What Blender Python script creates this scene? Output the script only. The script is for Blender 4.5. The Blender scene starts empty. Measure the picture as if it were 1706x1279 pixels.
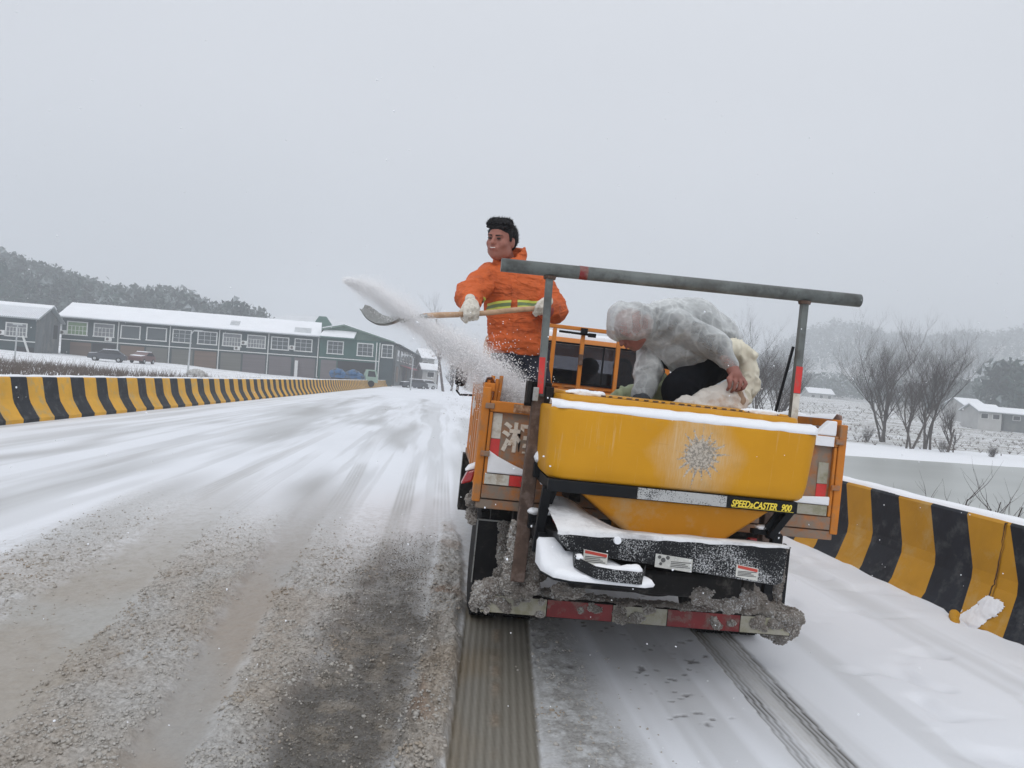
import bpy, bmesh, math, random
import numpy as np
from mathutils import Vector, Matrix, Euler

random.seed(7)
np.random.seed(7)
SC = bpy.context.scene
COL = SC.collection
R = math.radians

# ------------------------------------------------------------------ camera
EYE = 1.5
cam = bpy.data.cameras.new('camera')
cam.sensor_width = 36.0
cam.lens = 36.0 * 1281.0 / 1706.0
cam.clip_start = 0.05
cam.clip_end = 3000
camo = bpy.data.objects.new('camera', cam)
COL.objects.link(camo)


def cam_axes(roll, yaw, pitch):
    r, y, p = map(R, (roll, yaw, pitch))
    fwd = Vector((math.sin(y) * math.cos(p), math.cos(y) * math.cos(p), math.sin(p)))
    r0 = Vector((math.cos(y), -math.sin(y), 0))
    u0 = r0.cross(fwd)
    return r0 * math.cos(r) + u0 * math.sin(r), -r0 * math.sin(r) + u0 * math.cos(r), fwd


cr, cu, cf = cam_axes(4.9, 5.25, 0.22)
camo.matrix_world = Matrix(((cr.x, cu.x, -cf.x, 0), (cr.y, cu.y, -cf.y, 0), (cr.z, cu.z, -cf.z, EYE), (0, 0, 0, 1)))
SC.camera = camo

# ------------------------------------------------------------------ world: an overcast snow sky
W = bpy.data.worlds.new('World')
SC.world = W
W.use_nodes = True
nt = W.node_tree
nt.nodes.clear()
out = nt.nodes.new('ShaderNodeOutputWorld')
bg_clear = nt.nodes.new('ShaderNodeBackground')
sky = nt.nodes.new('ShaderNodeTexSky')
sky.sky_type = 'NISHITA'
sky.sun_disc = False
sky.sun_elevation = R(38)
sky.sun_rotation = R(150)
sky.dust_density = 4.0
bg_clear.inputs['Strength'].default_value = 0.05
nt.links.new(sky.outputs[0], bg_clear.inputs['Color'])
bg_cloud = nt.nodes.new('ShaderNodeBackground')
tc = nt.nodes.new('ShaderNodeTexCoord')
sep = nt.nodes.new('ShaderNodeSeparateXYZ')
nt.links.new(tc.outputs['Generated'], sep.inputs[0])
ramp = nt.nodes.new('ShaderNodeValToRGB')
ramp.color_ramp.interpolation = 'EASE'
e = ramp.color_ramp.elements
e[0].position = 0.0
e[0].color = (0.545, 0.580, 0.635, 1)
e[1].position = 1.0
e[1].color = (0.98, 1.0, 1.03, 1)
m_ = e.new(0.35)
m_.color = (0.655, 0.680, 0.730, 1)
nt.links.new(sep.outputs['Z'], ramp.inputs[0])
nz = nt.nodes.new('ShaderNodeTexNoise')
nz.inputs['Scale'].default_value = 1.1
nz.inputs['Detail'].default_value = 3
nt.links.new(tc.outputs['Generated'], nz.inputs['Vector'])
mr = nt.nodes.new('ShaderNodeMapRange')
mr.inputs['From Min'].default_value = 0.3
mr.inputs['From Max'].default_value = 0.7
mr.inputs['To Min'].default_value = 0.95
mr.inputs['To Max'].default_value = 1.05
nt.links.new(nz.outputs['Fac'], mr.inputs['Value'])
nt.links.new(ramp.outputs['Color'], bg_cloud.inputs['Color'])
nt.links.new(mr.outputs[0], bg_cloud.inputs['Strength'])
mixw = nt.nodes.new('ShaderNodeMixShader')
mixw.inputs[0].default_value = 0.93
nt.links.new(bg_clear.outputs[0], mixw.inputs[1])
nt.links.new(bg_cloud.outputs[0], mixw.inputs[2])
nt.links.new(mixw.outputs[0], out.inputs['Surface'])

sun = bpy.data.lights.new('sun', 'SUN')
sun.energy = 0.75
sun.angle = R(35)
sun.color = (1.0, 0.98, 0.95)
so = bpy.data.objects.new('sun', sun)
so.rotation_euler = Euler((R(90 - 48), 0, R(150 - 180 + 20)))
COL.objects.link(so)

vs = SC.view_settings
vs.view_transform = 'Standard'
vs.look = 'None'
vs.gamma = 1
vs.exposure = 0.10
vs.use_curve_mapping = False
SC.cycles.use_denoising = True
SC.cycles.volume_bounces = 5
SC.cycles.max_bounces = 10
SC.cycles.diffuse_bounces = 7
SC.cycles.transparent_max_bounces = 24

# ------------------------------------------------------------------ noise
def _hash(ix, iy, iz, seed):
    h = (ix * 374761393 + iy * 668265263 + iz * 2147483647 + seed * 974634777) & 0xFFFFFFFF
    h = ((h ^ (h >> 13)) * 1274126177) & 0xFFFFFFFF
    h = (h ^ (h >> 16)) & 0xFFFFFFFF
    return h.astype(np.float64) / 4294967295.0


def vn2(x, y, seed=0):
    x = np.asarray(x, float)
    y = np.asarray(y, float)
    x, y = np.broadcast_arrays(x, y)
    ix = np.floor(x).astype(np.int64)
    iy = np.floor(y).astype(np.int64)
    fx, fy = x - ix, y - iy
    fx = fx * fx * (3 - 2 * fx)
    fy = fy * fy * (3 - 2 * fy)
    z = np.zeros_like(ix)
    a = _hash(ix, iy, z, seed)
    b = _hash(ix + 1, iy, z, seed)
    c = _hash(ix, iy + 1, z, seed)
    d = _hash(ix + 1, iy + 1, z, seed)
    return (a * (1 - fx) + b * fx) * (1 - fy) + (c * (1 - fx) + d * fx) * fy


def vn3(p, seed=0):
    ip = np.floor(p).astype(np.int64)
    f = p - ip
    f = f * f * (3 - 2 * f)
    r = 0
    for dx in (0, 1):
        for dy in (0, 1):
            for dz in (0, 1):
                w = (f[:, 0] if dx else 1 - f[:, 0]) * (f[:, 1] if dy else 1 - f[:, 1]) * (f[:, 2] if dz else 1 - f[:, 2])
                r = r + w * _hash(ip[:, 0] + dx, ip[:, 1] + dy, ip[:, 2] + dz, seed)
    return r


def fb2(x, y, seed=0, o=4, gain=.5):
    s, a, t = 0, 1, 0
    for i in range(o):
        s = s + a * vn2(x * 2 ** i, y * 2 ** i, seed + i * 17)
        t += a
        a *= gain
    return s / t


def fb3(p, seed=0, o=3):
    s, a, t = 0, 1, 0
    for i in range(o):
        s = s + a * vn3(p * 2 ** i, seed + i * 17)
        t += a
        a *= .5
    return s / t


def sst(a, b, x):
    t = np.clip((np.asarray(x, float) - a) / (b - a), 0, 1)
    return t * t * (3 - 2 * t)


# ------------------------------------------------------------------ frames and objects
class Frame:
    def __init__(s, M):
        s.M = M


FW = Frame(Matrix.Identity(4))
TO = Vector((0.9, 4.2, 0))
FT = Frame(Matrix.Translation(TO) @ Matrix.Rotation(R(1.2), 4, 'Y') @ Matrix.Translation(-TO))   # the truck leans with the road
ORG = {}


def meta(o, label=None, cat=None, group=None, kind=None):
    if label:
        o['label'] = label
    if cat:
        o['category'] = cat
    if group:
        o['group'] = group
    if kind:
        o['kind'] = kind
    return o


def place(o, B, frame):
    B = Vector(B)
    o.matrix_world = frame.M @ Matrix.Translation(B)
    ORG[o.name] = B
    return o


def thing(name, label, cat, B=(0, 0, 0), frame=FW, group=None):
    o = bpy.data.objects.new(name, None)
    o.empty_display_size = .2
    COL.objects.link(o)
    place(o, B, frame)
    return meta(o, label, cat, group)


def mk(name, v, f, mat, parent=None, B=None, frame=FW, smooth=False, idx=None, bevel=0, label=None, seg=2):
    """link one mesh object; v are in frame coordinates"""
    if parent is not None:
        B = ORG[parent.name]
    elif B is None:
        B = Vector((0, 0, 0))
    B = Vector(B)
    me = bpy.data.meshes.new(name)
    v = np.asarray(v, dtype=float).reshape(-1, 3) - np.array(B)
    me.from_pydata(v.tolist(), [], f if isinstance(f, list) else f.tolist())
    mats = mat if isinstance(mat, (list, tuple)) else [mat]
    for m in mats:
        me.materials.append(m)
    if idx is not None:
        me.polygons.foreach_set('material_index', np.asarray(idx, dtype=np.int32))
    if smooth:
        me.polygons.foreach_set('use_smooth', np.ones(len(me.polygons), dtype=bool))
    me.update()
    o = bpy.data.objects.new(name, me)
    COL.objects.link(o)
    if parent is not None:
        o.parent = parent
        ORG[o.name] = B
    else:
        place(o, B, frame)
    if bevel:
        b = o.modifiers.new('bevel', 'BEVEL')
        b.width = bevel
        b.segments = seg
        b.limit_method = 'ANGLE'
        b.angle_limit = R(40)
    if label:
        o['label'] = label
    return o


def copy_tree(o, parent=None):
    c = o.copy()
    COL.objects.link(c)
    if parent is not None:
        c.parent = parent
    for ch in [x for x in bpy.data.objects if x.parent == o]:
        copy_tree(ch, c)
    return c


class MB:
    def __init__(s):
        s.v, s.f, s.i = [], [], []

    def add(s, v, f, mi=0):
        n = len(s.v)
        s.v += [tuple(p) for p in v]
        s.f += [tuple(a + n for a in q) for q in f]
        s.i += [mi] * len(f)
        return s

    def box(s, x0, x1, y0, y1, z0, z1, mi=0):
        v = [(x, y, z) for z in (z0, z1) for y in (y0, y1) for x in (x0, x1)]
        return s.add(v, [(0, 2, 3, 1), (4, 5, 7, 6), (0, 1, 5, 4), (2, 6, 7, 3), (0, 4, 6, 2), (1, 3, 7, 5)], mi)

    def hexa(s, p, mi=0):   # 8 corners, order as box
        return s.add(p, [(0, 2, 3, 1), (4, 5, 7, 6), (0, 1, 5, 4), (2, 6, 7, 3), (0, 4, 6, 2), (1, 3, 7, 5)], mi)

    def beam(s, a, b, w, h, mi=0, up=(0, 1, 0)):
        a, b = Vector(a), Vector(b)
        d = (b - a).normalized()
        u = Vector(up)
        x = d.cross(u).normalized() * w / 2
        y = x.normalized().cross(d).normalized() * h / 2
        v = [a - x - y, a + x - y, a - x + y, a + x + y, b - x - y, b + x - y, b - x + y, b + x + y]
        return s.hexa(v, mi)

    def tube(s, pts, r, n=12, mi=0, caps=True):
        pts = [Vector(p) for p in pts]
        rs = r if isinstance(r, (list, tuple)) else [r] * len(pts)
        rings = []
        up = Vector((0, 0, 1))
        d0 = (pts[1] - pts[0]).normalized()
        if abs(d0.z) > .9:
            up = Vector((0, 1, 0))
        x = d0.cross(up).normalized()
        for k, p in enumerate(pts):
            if k == 0:
                d = pts[1] - pts[0]
            elif k == len(pts) - 1:
                d = pts[-1] - pts[-2]
            else:
                d = pts[k + 1] - pts[k - 1]
            d.normalize()
            x = (x - d * x.dot(d)).normalized()
            y = d.cross(x)
            rings.append([p + (x * math.cos(2 * math.pi * i / n) + y * math.sin(2 * math.pi * i / n)) * rs[k] for i in range(n)])
        v = [q for rg in rings for q in rg]
        f = []
        for k in range(len(rings) - 1):
            for i in range(n):
                j = (i + 1) % n
                f.append((k * n + i, k * n + j, (k + 1) * n + j, (k + 1) * n + i))
        if caps:
            f.append(tuple(range(n))[::-1])
            f.append(tuple((len(rings) - 1) * n + i for i in range(n)))
        return s.add(v, f, mi)

    def prism(s, poly, axis, a, b, mi=0):
        """extrude a polygon: axis 'y': poly in (x,z); 'x': (y,z); 'z': (x,y)"""
        mp = {'y': lambda p, t: (p[0], t, p[1]), 'x': lambda p, t: (t, p[0], p[1]), 'z': lambda p, t: (p[0], p[1], t)}[axis]
        n = len(poly)
        v = [mp(p, a) for p in poly] + [mp(p, b) for p in poly]
        f = [tuple(range(n)), tuple(range(n, 2 * n))[::-1]] + [(i, i + n, (i + 1) % n + n, (i + 1) % n) for i in range(n)]
        return s.add(v, f, mi)

    def lathe(s, c, prof, axis='x', n=24, mi=0):
        """prof: list of (t along axis, radius)"""
        c = Vector(c)
        ax = {'x': (Vector((1, 0, 0)), Vector((0, 1, 0)), Vector((0, 0, 1))), 'y': (Vector((0, 1, 0)), Vector((0, 0, 1)), Vector((1, 0, 0))),
              'z': (Vector((0, 0, 1)), Vector((1, 0, 0)), Vector((0, 1, 0)))}[axis]
        v = []
        for t, r in prof:
            for i in range(n):
                a = 2 * math.pi * i / n
                v.append(c + ax[0] * t + (ax[1] * math.cos(a) + ax[2] * math.sin(a)) * r)
        f = []
        for k in range(len(prof) - 1):
            for i in range(n):
                j = (i + 1) % n
                f.append((k * n + i, k * n + j, (k + 1) * n + j, (k + 1) * n + i))
        f.append(tuple(range(n))[::-1])
        f.append(tuple((len(prof) - 1) * n + i for i in range(n)))
        return s.add(v, f, mi)

    def build(s, name, mat, parent=None, **k):
        return mk(name, s.v, s.f, mat, parent, idx=(s.i if isinstance(mat, (list, tuple)) else None), **k)


# ------------------------------------------------------------------ signed distance modelling (people, sacks, snow, slush)
class SDF:
    def __init__(s, lo, hi, res):
        s.lo = np.array(lo, float)
        s.res = res
        s.n = np.ceil((np.array(hi) - s.lo) / res).astype(int) + 1
        s.D = np.full(s.n, 0.2, dtype=np.float32)
        s.ax = [s.lo[i] + res * np.arange(s.n[i]) for i in range(3)]

    def _win(s, bmin, bmax, pad):
        sl = []
        for i in range(3):
            a = int(max(0, math.floor((bmin[i] - pad - s.lo[i]) / s.res)))
            b = int(min(s.n[i], math.ceil((bmax[i] + pad - s.lo[i]) / s.res) + 1))
            if b <= a:
                return None
            sl.append(slice(a, b))
        X = s.ax[0][sl[0]][:, None, None]
        Y = s.ax[1][sl[1]][None, :, None]
        Z = s.ax[2][sl[2]][None, None, :]
        return tuple(sl), X, Y, Z

    def _mix(s, sl, d, k, cut=False):
        D = s.D[sl]
        if cut:
            d = -d
            if k > 0:
                h = np.clip(.5 - .5 * (d - D) / k * -1, 0, 1)
                h = np.clip(.5 + .5 * (d - D) / k, 0, 1)
                s.D[sl] = (D * (1 - h) + d * h + k * h * (1 - h)).astype(np.float32)
            else:
                s.D[sl] = np.maximum(D, d)
        elif k > 0:
            h = np.clip(.5 + .5 * (D - d) / k, 0, 1)
            s.D[sl] = (D * (1 - h) + d * h - k * h * (1 - h)).astype(np.float32)
        else:
            s.D[sl] = np.minimum(D, d)

    def cap(s, a, b, ra, rb=None, k=.02, cut=False):
        rb = ra if rb is None else rb
        a, b = np.array(a, float), np.array(b, float)
        rm = max(ra, rb)
        w = s._win(np.minimum(a, b) - rm, np.maximum(a, b) + rm, max(k, .03) + 3 * s.res)
        if w is None:
            return s
        sl, X, Y, Z = w
        ba = b - a
        L2 = max(ba @ ba, 1e-9)
        t = np.clip(((X - a[0]) * ba[0] + (Y - a[1]) * ba[1] + (Z - a[2]) * ba[2]) / L2, 0, 1)
        d = np.sqrt((X - a[0] - t * ba[0]) ** 2 + (Y - a[1] - t * ba[1]) ** 2 + (Z - a[2] - t * ba[2]) ** 2) - (ra + (rb - ra) * t)
        s._mix(sl, d, k, cut)
        return s

    def chain(s, pts, rs, k=.02):
        for i in range(len(pts) - 1):
            s.cap(pts[i], pts[i + 1], rs[i], rs[i + 1], k)
        return s

    def ell(s, c, r, rot=None, k=.02, cut=False):
        c, r = np.array(c, float), np.array(r, float)
        rm = np.full(3, r.max())
        w = s._win(c - rm, c + rm, max(k, .03) + 3 * s.res)
        if w is None:
            return s
        sl, X, Y, Z = w
        X, Y, Z = X - c[0], Y - c[1], Z - c[2]
        if rot is not None:
            M = np.array(rot)
            q = [M[0, i] * X + M[1, i] * Y + M[2, i] * Z for i in range(3)]
        else:
            q = [X + 0 * Y + 0 * Z, Y + 0 * X + 0 * Z, Z + 0 * X + 0 * Y]
        k0 = np.sqrt((q[0] / r[0]) ** 2 + (q[1] / r[1]) ** 2 + (q[2] / r[2]) ** 2)
        k1 = np.sqrt((q[0] / r[0] ** 2) ** 2 + (q[1] / r[1] ** 2) ** 2 + (q[2] / r[2] ** 2) ** 2) + 1e-9
        d = k0 * (k0 - 1) / k1
        d = np.where(k0 < .2, -r.min() * .9, d)
        s._mix(sl, d, k, cut)
        return s

    def rbox(s, c, h, rr=.01, rot=None, k=.01, cut=False):
        c, h = np.array(c, float), np.array(h, float)
        rm = np.full(3, np.linalg.norm(h)) if rot is not None else h
        w = s._win(c - rm - rr, c + rm + rr, max(k, .03) + 3 * s.res)
        if w is None:
            return s
        sl, X, Y, Z = w
        X, Y, Z = X - c[0] + 0 * Y + 0 * Z, Y - c[1] + 0 * X + 0 * Z, Z - c[2] + 0 * X + 0 * Y
        if rot is not None:
            M = np.array(rot)
            X, Y, Z = [M[0, i] * X + M[1, i] * Y + M[2, i] * Z for i in range(3)]
        qx, qy, qz = abs(X) - h[0] + rr, abs(Y) - h[1] + rr, abs(Z) - h[2] + rr
        d = np.sqrt(np.maximum(qx, 0) ** 2 + np.maximum(qy, 0) ** 2 + np.maximum(qz, 0) ** 2) + np.minimum(np.maximum(qx, np.maximum(qy, qz)), 0) - rr
        s._mix(sl, d, k, cut)
        return s

    def cutplane(s, p, n):
        """remove everything on the side the normal points to"""
        X = s.ax[0][:, None, None]
        Y = s.ax[1][None, :, None]
        Z = s.ax[2][None, None, :]
        n = np.array(n, float)
        n /= np.linalg.norm(n)
        d = (X - p[0]) * n[0] + (Y - p[1]) * n[1] + (Z - p[2]) * n[2]
        s.D = np.maximum(s.D, d.astype(np.float32))
        return s

    def mesh(s):
        D = s.D.copy()
        D[0] = D[-1] = .1
        D[:, 0] = D[:, -1] = .1
        D[:, :, 0] = D[:, :, -1] = .1
        ins = D < 0
        nx, ny, nz = (np.array(D.shape) - 1)
        acc = np.zeros((nx, ny, nz, 3), dtype=np.float32)
        cnt = np.zeros((nx, ny, nz), dtype=np.int16)
        c8 = [(i, j, k) for i in (0, 1) for j in (0, 1) for k in (0, 1)]
        cor = {c: D[c[0]:c[0] + nx, c[1]:c[1] + ny, c[2]:c[2] + nz] for c in c8}
        tot = sum((cor[c] < 0).astype(np.int8) for c in c8)
        act = (tot > 0) & (tot < 8)
        ia = np.argwhere(act)
        P = np.zeros((len(ia), 3))
        N = np.zeros(len(ia))
        cv = {c: cor[c][act] for c in c8}
        for a in c8:
            for d in range(3):
                if a[d] == 1:
                    continue
                b = list(a)
                b[d] = 1
                b = tuple(b)
                va, vb = cv[a], cv[b]
                m = (va < 0) != (vb < 0)
                t = np.where(m, va / np.where(m, va - vb, 1), 0)
                q = np.tile(np.array(a, float), (len(ia), 1))
                q[:, d] += t
                P[m] += q[m]
                N[m] += 1
        P = P / N[:, None]
        V = s.lo + (ia + P) * s.res
        idm = -np.ones((nx, ny, nz), dtype=np.int64)
        idm[act] = np.arange(len(ia))
        F = []
        for d in range(3):
            u, w = (d + 1) % 3, (d + 2) % 3
            sa = [slice(0, -1)] * 3
            sb = [slice(0, -1)] * 3
            sa[d] = slice(0, -1)
            sb[d] = slice(1, None)
            A = ins[tuple([slice(0, -1) if i == d else slice(None) for i in range(3)])]
            Bm = ins[tuple([slice(1, None) if i == d else slice(None) for i in range(3)])]
            E = np.argwhere(A != Bm)
            keep = (E[:, u] > 0) & (E[:, w] > 0) & (E[:, u] < D.shape[u] - 1) & (E[:, w] < D.shape[w] - 1)
            E = E[keep]
            ori = A[E[:, 0], E[:, 1], E[:, 2]]
            du = np.zeros(3, int)
            du[u] = 1
            dw = np.zeros(3, int)
            dw[w] = 1
            q = [E - du - dw, E - dw, E, E - du]
            q = [idm[k[:, 0], k[:, 1], k[:, 2]] for k in q]
            Q = np.stack(q, 1)
            Q[~ori] = Q[~ori][:, ::-1]
            F.append(Q)
        F = np.concatenate(F)
        F = F[(F >= 0).all(1)]
        return V, F


def vnormals(V, F):
    F = np.asarray(F)
    n = np.cross(V[F[:, 2]] - V[F[:, 0]], V[F[:, 3]] - V[F[:, 1]])
    N = np.zeros_like(V)
    for i in range(4):
        np.add.at(N, F[:, i], n)
    return N / (np.linalg.norm(N, axis=1)[:, None] + 1e-12)


def wrinkle(V, F, amp, scale, seed=0, ridged=True, stretch=(1, 1, 1)):
    N = vnormals(V, F)
    p = V * np.array(stretch) / scale
    q = p + (np.stack([vn3(p * .7 + 9, seed + 5), vn3(p * .7 + 19, seed + 6), vn3(p * .7 + 29, seed + 7)], 1) - .5) * 1.6
    n = fb3(q, seed, 3)
    if ridged == 'crease':
        n = np.clip(1 - np.abs(n - .5) * 7, 0, 1) ** 1.5 - .25
    elif ridged:
        n = 1 - np.abs(n - .5) * 4
    else:
        n = (n - .5) * 2
    return V + N * (n * amp)[:, None]


def rot_to(d, up=(0, 0, 1)):
    """3x3 columns: right, forward(d), up"""
    f = np.array(d, float)
    f /= np.linalg.norm(f)
    r = np.cross(f, up)
    r /= np.linalg.norm(r)
    u = np.cross(r, f)
    return np.stack([r, f, u], 1)

# ------------------------------------------------------------------ materials
def _new(name):
    m = bpy.data.materials.new(name)
    m.use_nodes = True
    n = m.node_tree.nodes
    b = n['Principled BSDF']
    return m, m.node_tree, b


def _noise(t, scale, detail=4, rough=.55, vec=None, stretch=None):
    n = t.nodes.new('ShaderNodeTexNoise')
    n.inputs['Scale'].default_value = scale
    n.inputs['Detail'].default_value = detail
    n.inputs['Roughness'].default_value = rough
    if vec is None:
        c = t.nodes.new('ShaderNodeTexCoord')
        vec = c.outputs['Object']
    if stretch:
        mp = t.nodes.new('ShaderNodeMapping')
        mp.inputs['Scale'].default_value = stretch
        t.links.new(vec, mp.inputs['Vector'])
        vec = mp.outputs[0]
    t.links.new(vec, n.inputs['Vector'])
    return n.outputs['Fac']


def _range(t, src, a, b, c=0., d=1.):
    m = t.nodes.new('ShaderNodeMapRange')
    m.inputs['From Min'].default_value = a
    m.inputs['From Max'].default_value = b
    m.inputs['To Min'].default_value = c
    m.inputs['To Max'].default_value = d
    t.links.new(src, m.inputs['Value'])
    return m.outputs[0]


def _mix(t, fac, a, b):
    m = t.nodes.new('ShaderNodeMix')
    m.data_type = 'RGBA'
    for s, val in ((m.inputs[0], fac), (m.inputs[6], a), (m.inputs[7], b)):
        if isinstance(val, (int, float)):
            s.default_value = val
        elif isinstance(val, tuple):
            s.default_value = (*val[:3], 1)
        else:
            t.links.new(val, s)
    return m.outputs[2]


def _math(t, op, a, b):
    m = t.nodes.new('ShaderNodeMath')
    m.operation = op
    for i, val in enumerate((a, b)):
        if isinstance(val, (int, float)):
            m.inputs[i].default_value = val
        else:
            t.links.new(val, m.inputs[i])
    return m.outputs[0]


def _bump(t, b, src, strength, dist=.01):
    n = t.nodes.new('ShaderNodeBump')
    n.inputs['Strength'].default_value = strength
    n.inputs['Distance'].default_value = dist
    t.links.new(src, n.inputs['Height'])
    t.links.new(n.outputs[0], b.inputs['Normal'])
    return n


def surf(name, col, rough=.6, metal=0., var=.15, vscale=6, dirt=None, dirt_amt=.0, dscale=4, frost=0., fscale=120, fmask=2.5,
         bump=.15, bscale=60, bdist=.004, stretch=None, spec=.5, sheen=0, coat=0, frost_col=(.72, .74, .77), fvar=.12, fsoft=.04, crease=0.):
    """painted/cloth/metal surface: base colour with tonal variation, patches of dirt and speckled frost"""
    m, t, b = _new(name)
    v = _noise(t, vscale, 5, .6, stretch=stretch)
    dark = tuple(c * (1 - var) for c in col)
    lite = tuple(min(1, c * (1 + var)) for c in col)
    c = _mix(t, _range(t, v, .3, .7), dark, lite)
    r = None
    if dirt:
        n = _noise(t, dscale, 8, .68)
        k = _range(t, n, .62 - dirt_amt * .35, .72 - dirt_amt * .2)
        c = _mix(t, k, c, dirt)
    if frost > 0:
        fine = _noise(t, fscale, 3, .7)
        big = _noise(t, fmask, 3, .5)
        s = _math(t, 'ADD', fine, _range(t, big, .3, .7, -fvar, fvar))
        k = _range(t, s, .62 - frost * .25, .62 + fsoft - frost * .25)
        c = _mix(t, k, c, frost_col)
    t.links.new(c, b.inputs['Base Color'])
    b.inputs['Roughness'].default_value = rough
    b.inputs['Metallic'].default_value = metal
    b.inputs['Specular IOR Level'].default_value = spec
    if coat:
        b.inputs['Coat Weight'].default_value = coat
        b.inputs['Coat Roughness'].default_value = .15
    if sheen:
        b.inputs['Sheen Weight'].default_value = sheen
    if crease:
        q = [_range(t, _math(t, 'ABSOLUTE', _math(t, 'SUBTRACT', _noise(t, crease * k_, 2, .4, stretch=s_), .5), 0), 0., .07, 1., 0.) for k_, s_ in ((1., (1, 1, 1.9)), (2.1, (.6, .6, 1.6)))]
        hh = _math(t, 'ADD', q[0], _math(t, 'MULTIPLY', q[1], .45))
        _bump(t, b, hh, bump, bdist)
    elif bump:
        _bump(t, b, _noise(t, bscale, 4, .6, stretch=stretch), bump, bdist)
    return m


def glassy(name, col, rough=.08):
    m, t, b = _new(name)
    b.inputs['Base Color'].default_value = (*col, 1)
    b.inputs['Roughness'].default_value = rough
    b.inputs['Specular IOR Level'].default_value = .8
    return m


SNOWC = (.86, .88, .92)
M = {}
M['snow'] = surf('snow', SNOWC, .75, var=.025, vscale=3, bump=.35, bscale=35, bdist=.01, spec=.2)
M['snow_roof'] = surf('snow_roof', (.84, .86, .90), .8, var=.03, vscale=.5, bump=.2, bscale=2, bdist=.05, spec=.1)
M['slush'] = surf('slush', (.27, .25, .225), .7, var=.35, vscale=14, bump=.9, bscale=90, bdist=.012, dirt=(.13, .105, .09), dirt_amt=.55, dscale=14, frost=.16, fscale=70, frost_col=(.5, .5, .5))
M['orange'] = surf('orange_truck_paint', (.56, .19, .022), .5, spec=.3, var=.18, vscale=5, dirt=(.30, .17, .09), dirt_amt=.35, dscale=6, bump=.12, bscale=40)
M['orange_dirty'] = surf('dirty_orange_paint', (.42, .145, .03), .65, spec=.3, var=.3, vscale=8, dirt=(.24, .19, .15), dirt_amt=.75, dscale=9, bump=.25, bscale=50)
M['orange_cab'] = surf('orange_cab_paint', (.60, .205, .025), .4, spec=.3, var=.12, vscale=3, dirt=(.35, .2, .1), dirt_amt=.2, bump=.05, coat=.3)
M['rust'] = surf('rusty_steel', (.085, .052, .038), .75, var=.35, vscale=12, dirt=(.17, .12, .10), dirt_amt=.4, dscale=14, bump=.4, bscale=70)
M['pipe'] = surf('grey_painted_pipe', (.13, .145, .14), .5, var=.2, vscale=9, dirt=(.075, .08, .075), dirt_amt=.5, dscale=10, bump=.15, bscale=60)
M['hopper'] = surf('yellow_plastic', (.54, .25, .008), .45, spec=.25, var=.05, vscale=2.5, dirt=(.62, .37, .10), dirt_amt=.1, dscale=2.2, bump=.05, bscale=90, coat=.1)
M['hopper_cone'] = surf('yellow_plastic_cone', (.54, .225, .012), .45, spec=.25, var=.08, vscale=3, dirt=(.5, .3, .12), dirt_amt=.3, dscale=3, bump=.05)
M['black'] = surf('black_steel', (.007, .008, .010), .5, var=.3, vscale=9, bump=.1, bscale=50, spec=.18)
M['black_frost'] = surf('frosted_black_steel', (.010, .011, .013), .5, var=.3, vscale=9, frost=.50, fscale=190, fmask=2.6, fvar=.20, fsoft=.12, bump=.4, bscale=150, bdist=.004, spec=.2, frost_col=(.50, .51, .52))
M['black_flap'] = surf('wet_black_rubber', (.010, .010, .012), .42, var=.4, vscale=10, dirt=(.04, .038, .035), dirt_amt=.2, dscale=10, bump=.3, bscale=30, spec=.25)
M['black_dirty'] = surf('dirty_black_steel', (.014, .013, .013), .7, var=.4, vscale=10, dirt=(.085, .078, .07), dirt_amt=.25, dscale=12, bump=.5, bscale=40, spec=.2)
M['tyre'] = surf('tyre_rubber', (.012, .012, .013), .8, spec=.2, var=.3, vscale=14, dirt=(.08, .075, .07), dirt_amt=.2, dscale=12, bump=.4, bscale=60)
M['red_tape'] = surf('red_reflective_tape', (.62, .035, .03), .35, var=.15, vscale=10, dirt=(.35, .10, .07), dirt_amt=.25, dscale=14, bump=.05)
M['red_tape_dirty'] = surf('dirty_red_reflective_tape', (.20, .012, .014), .4, var=.25, vscale=10, dirt=(.18, .12, .10), dirt_amt=.35, dscale=12, bump=.2)
M['white_tape'] = surf('white_reflective_tape', (.60, .58, .52), .4, var=.12, vscale=10, dirt=(.40, .33, .25), dirt_amt=.3, dscale=14, bump=.05)
M['white_tape_dirty'] = surf('dirty_white_reflective_tape', (.42, .40, .34), .5, var=.25, vscale=12, dirt=(.26, .25, .17), dirt_amt=.6, dscale=12, bump=.4)
M['sticker'] = surf('white_sticker', (.62, .62, .58), .5, var=.06, bump=0)
M['sticker_dim'] = surf('frosted_sticker', (.50, .50, .47), .5, var=.2, vscale=25, bump=0, frost=.3, fscale=90)
M['ink'] = surf('dark_print', (.09, .09, .09), .6, var=.1, bump=0)
M['ink_red'] = surf('red_print', (.50, .06, .04), .6, var=.1, bump=0)
M['ink_yellow'] = surf('yellow_print', (.80, .62, .06), .5, var=.05, bump=0)
M['ink_white'] = surf('worn_white_print', (.68, .62, .54), .6, var=.2, vscale=30, dirt=(.45, .3, .18), dirt_amt=.3, dscale=30, bump=0)
M['glass_cab'] = glassy('dark_cab_glass', (.012, .014, .018), .05)
M['lens_red'] = glassy('red_lens', (.35, .01, .015), .2)
M['jacket'] = surf('orange_padded_cloth', (.62, .130, .036), .75, var=.14, vscale=7, dirt=(.42, .09, .03), dirt_amt=.25, dscale=5, bump=.55, crease=7., bdist=.010, spec=.3)
M['jacket_dark'] = surf('dark_red_knit', (.30, .05, .04), .9, var=.2, vscale=30, bump=.4, bscale=120)
M['strip_lime'] = surf('lime_reflective_strip', (.62, .68, .13), .4, var=.08, bump=.05)
M['strip_green'] = surf('grey_green_strip', (.16, .24, .11), .4, var=.1, bump=.05)
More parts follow.
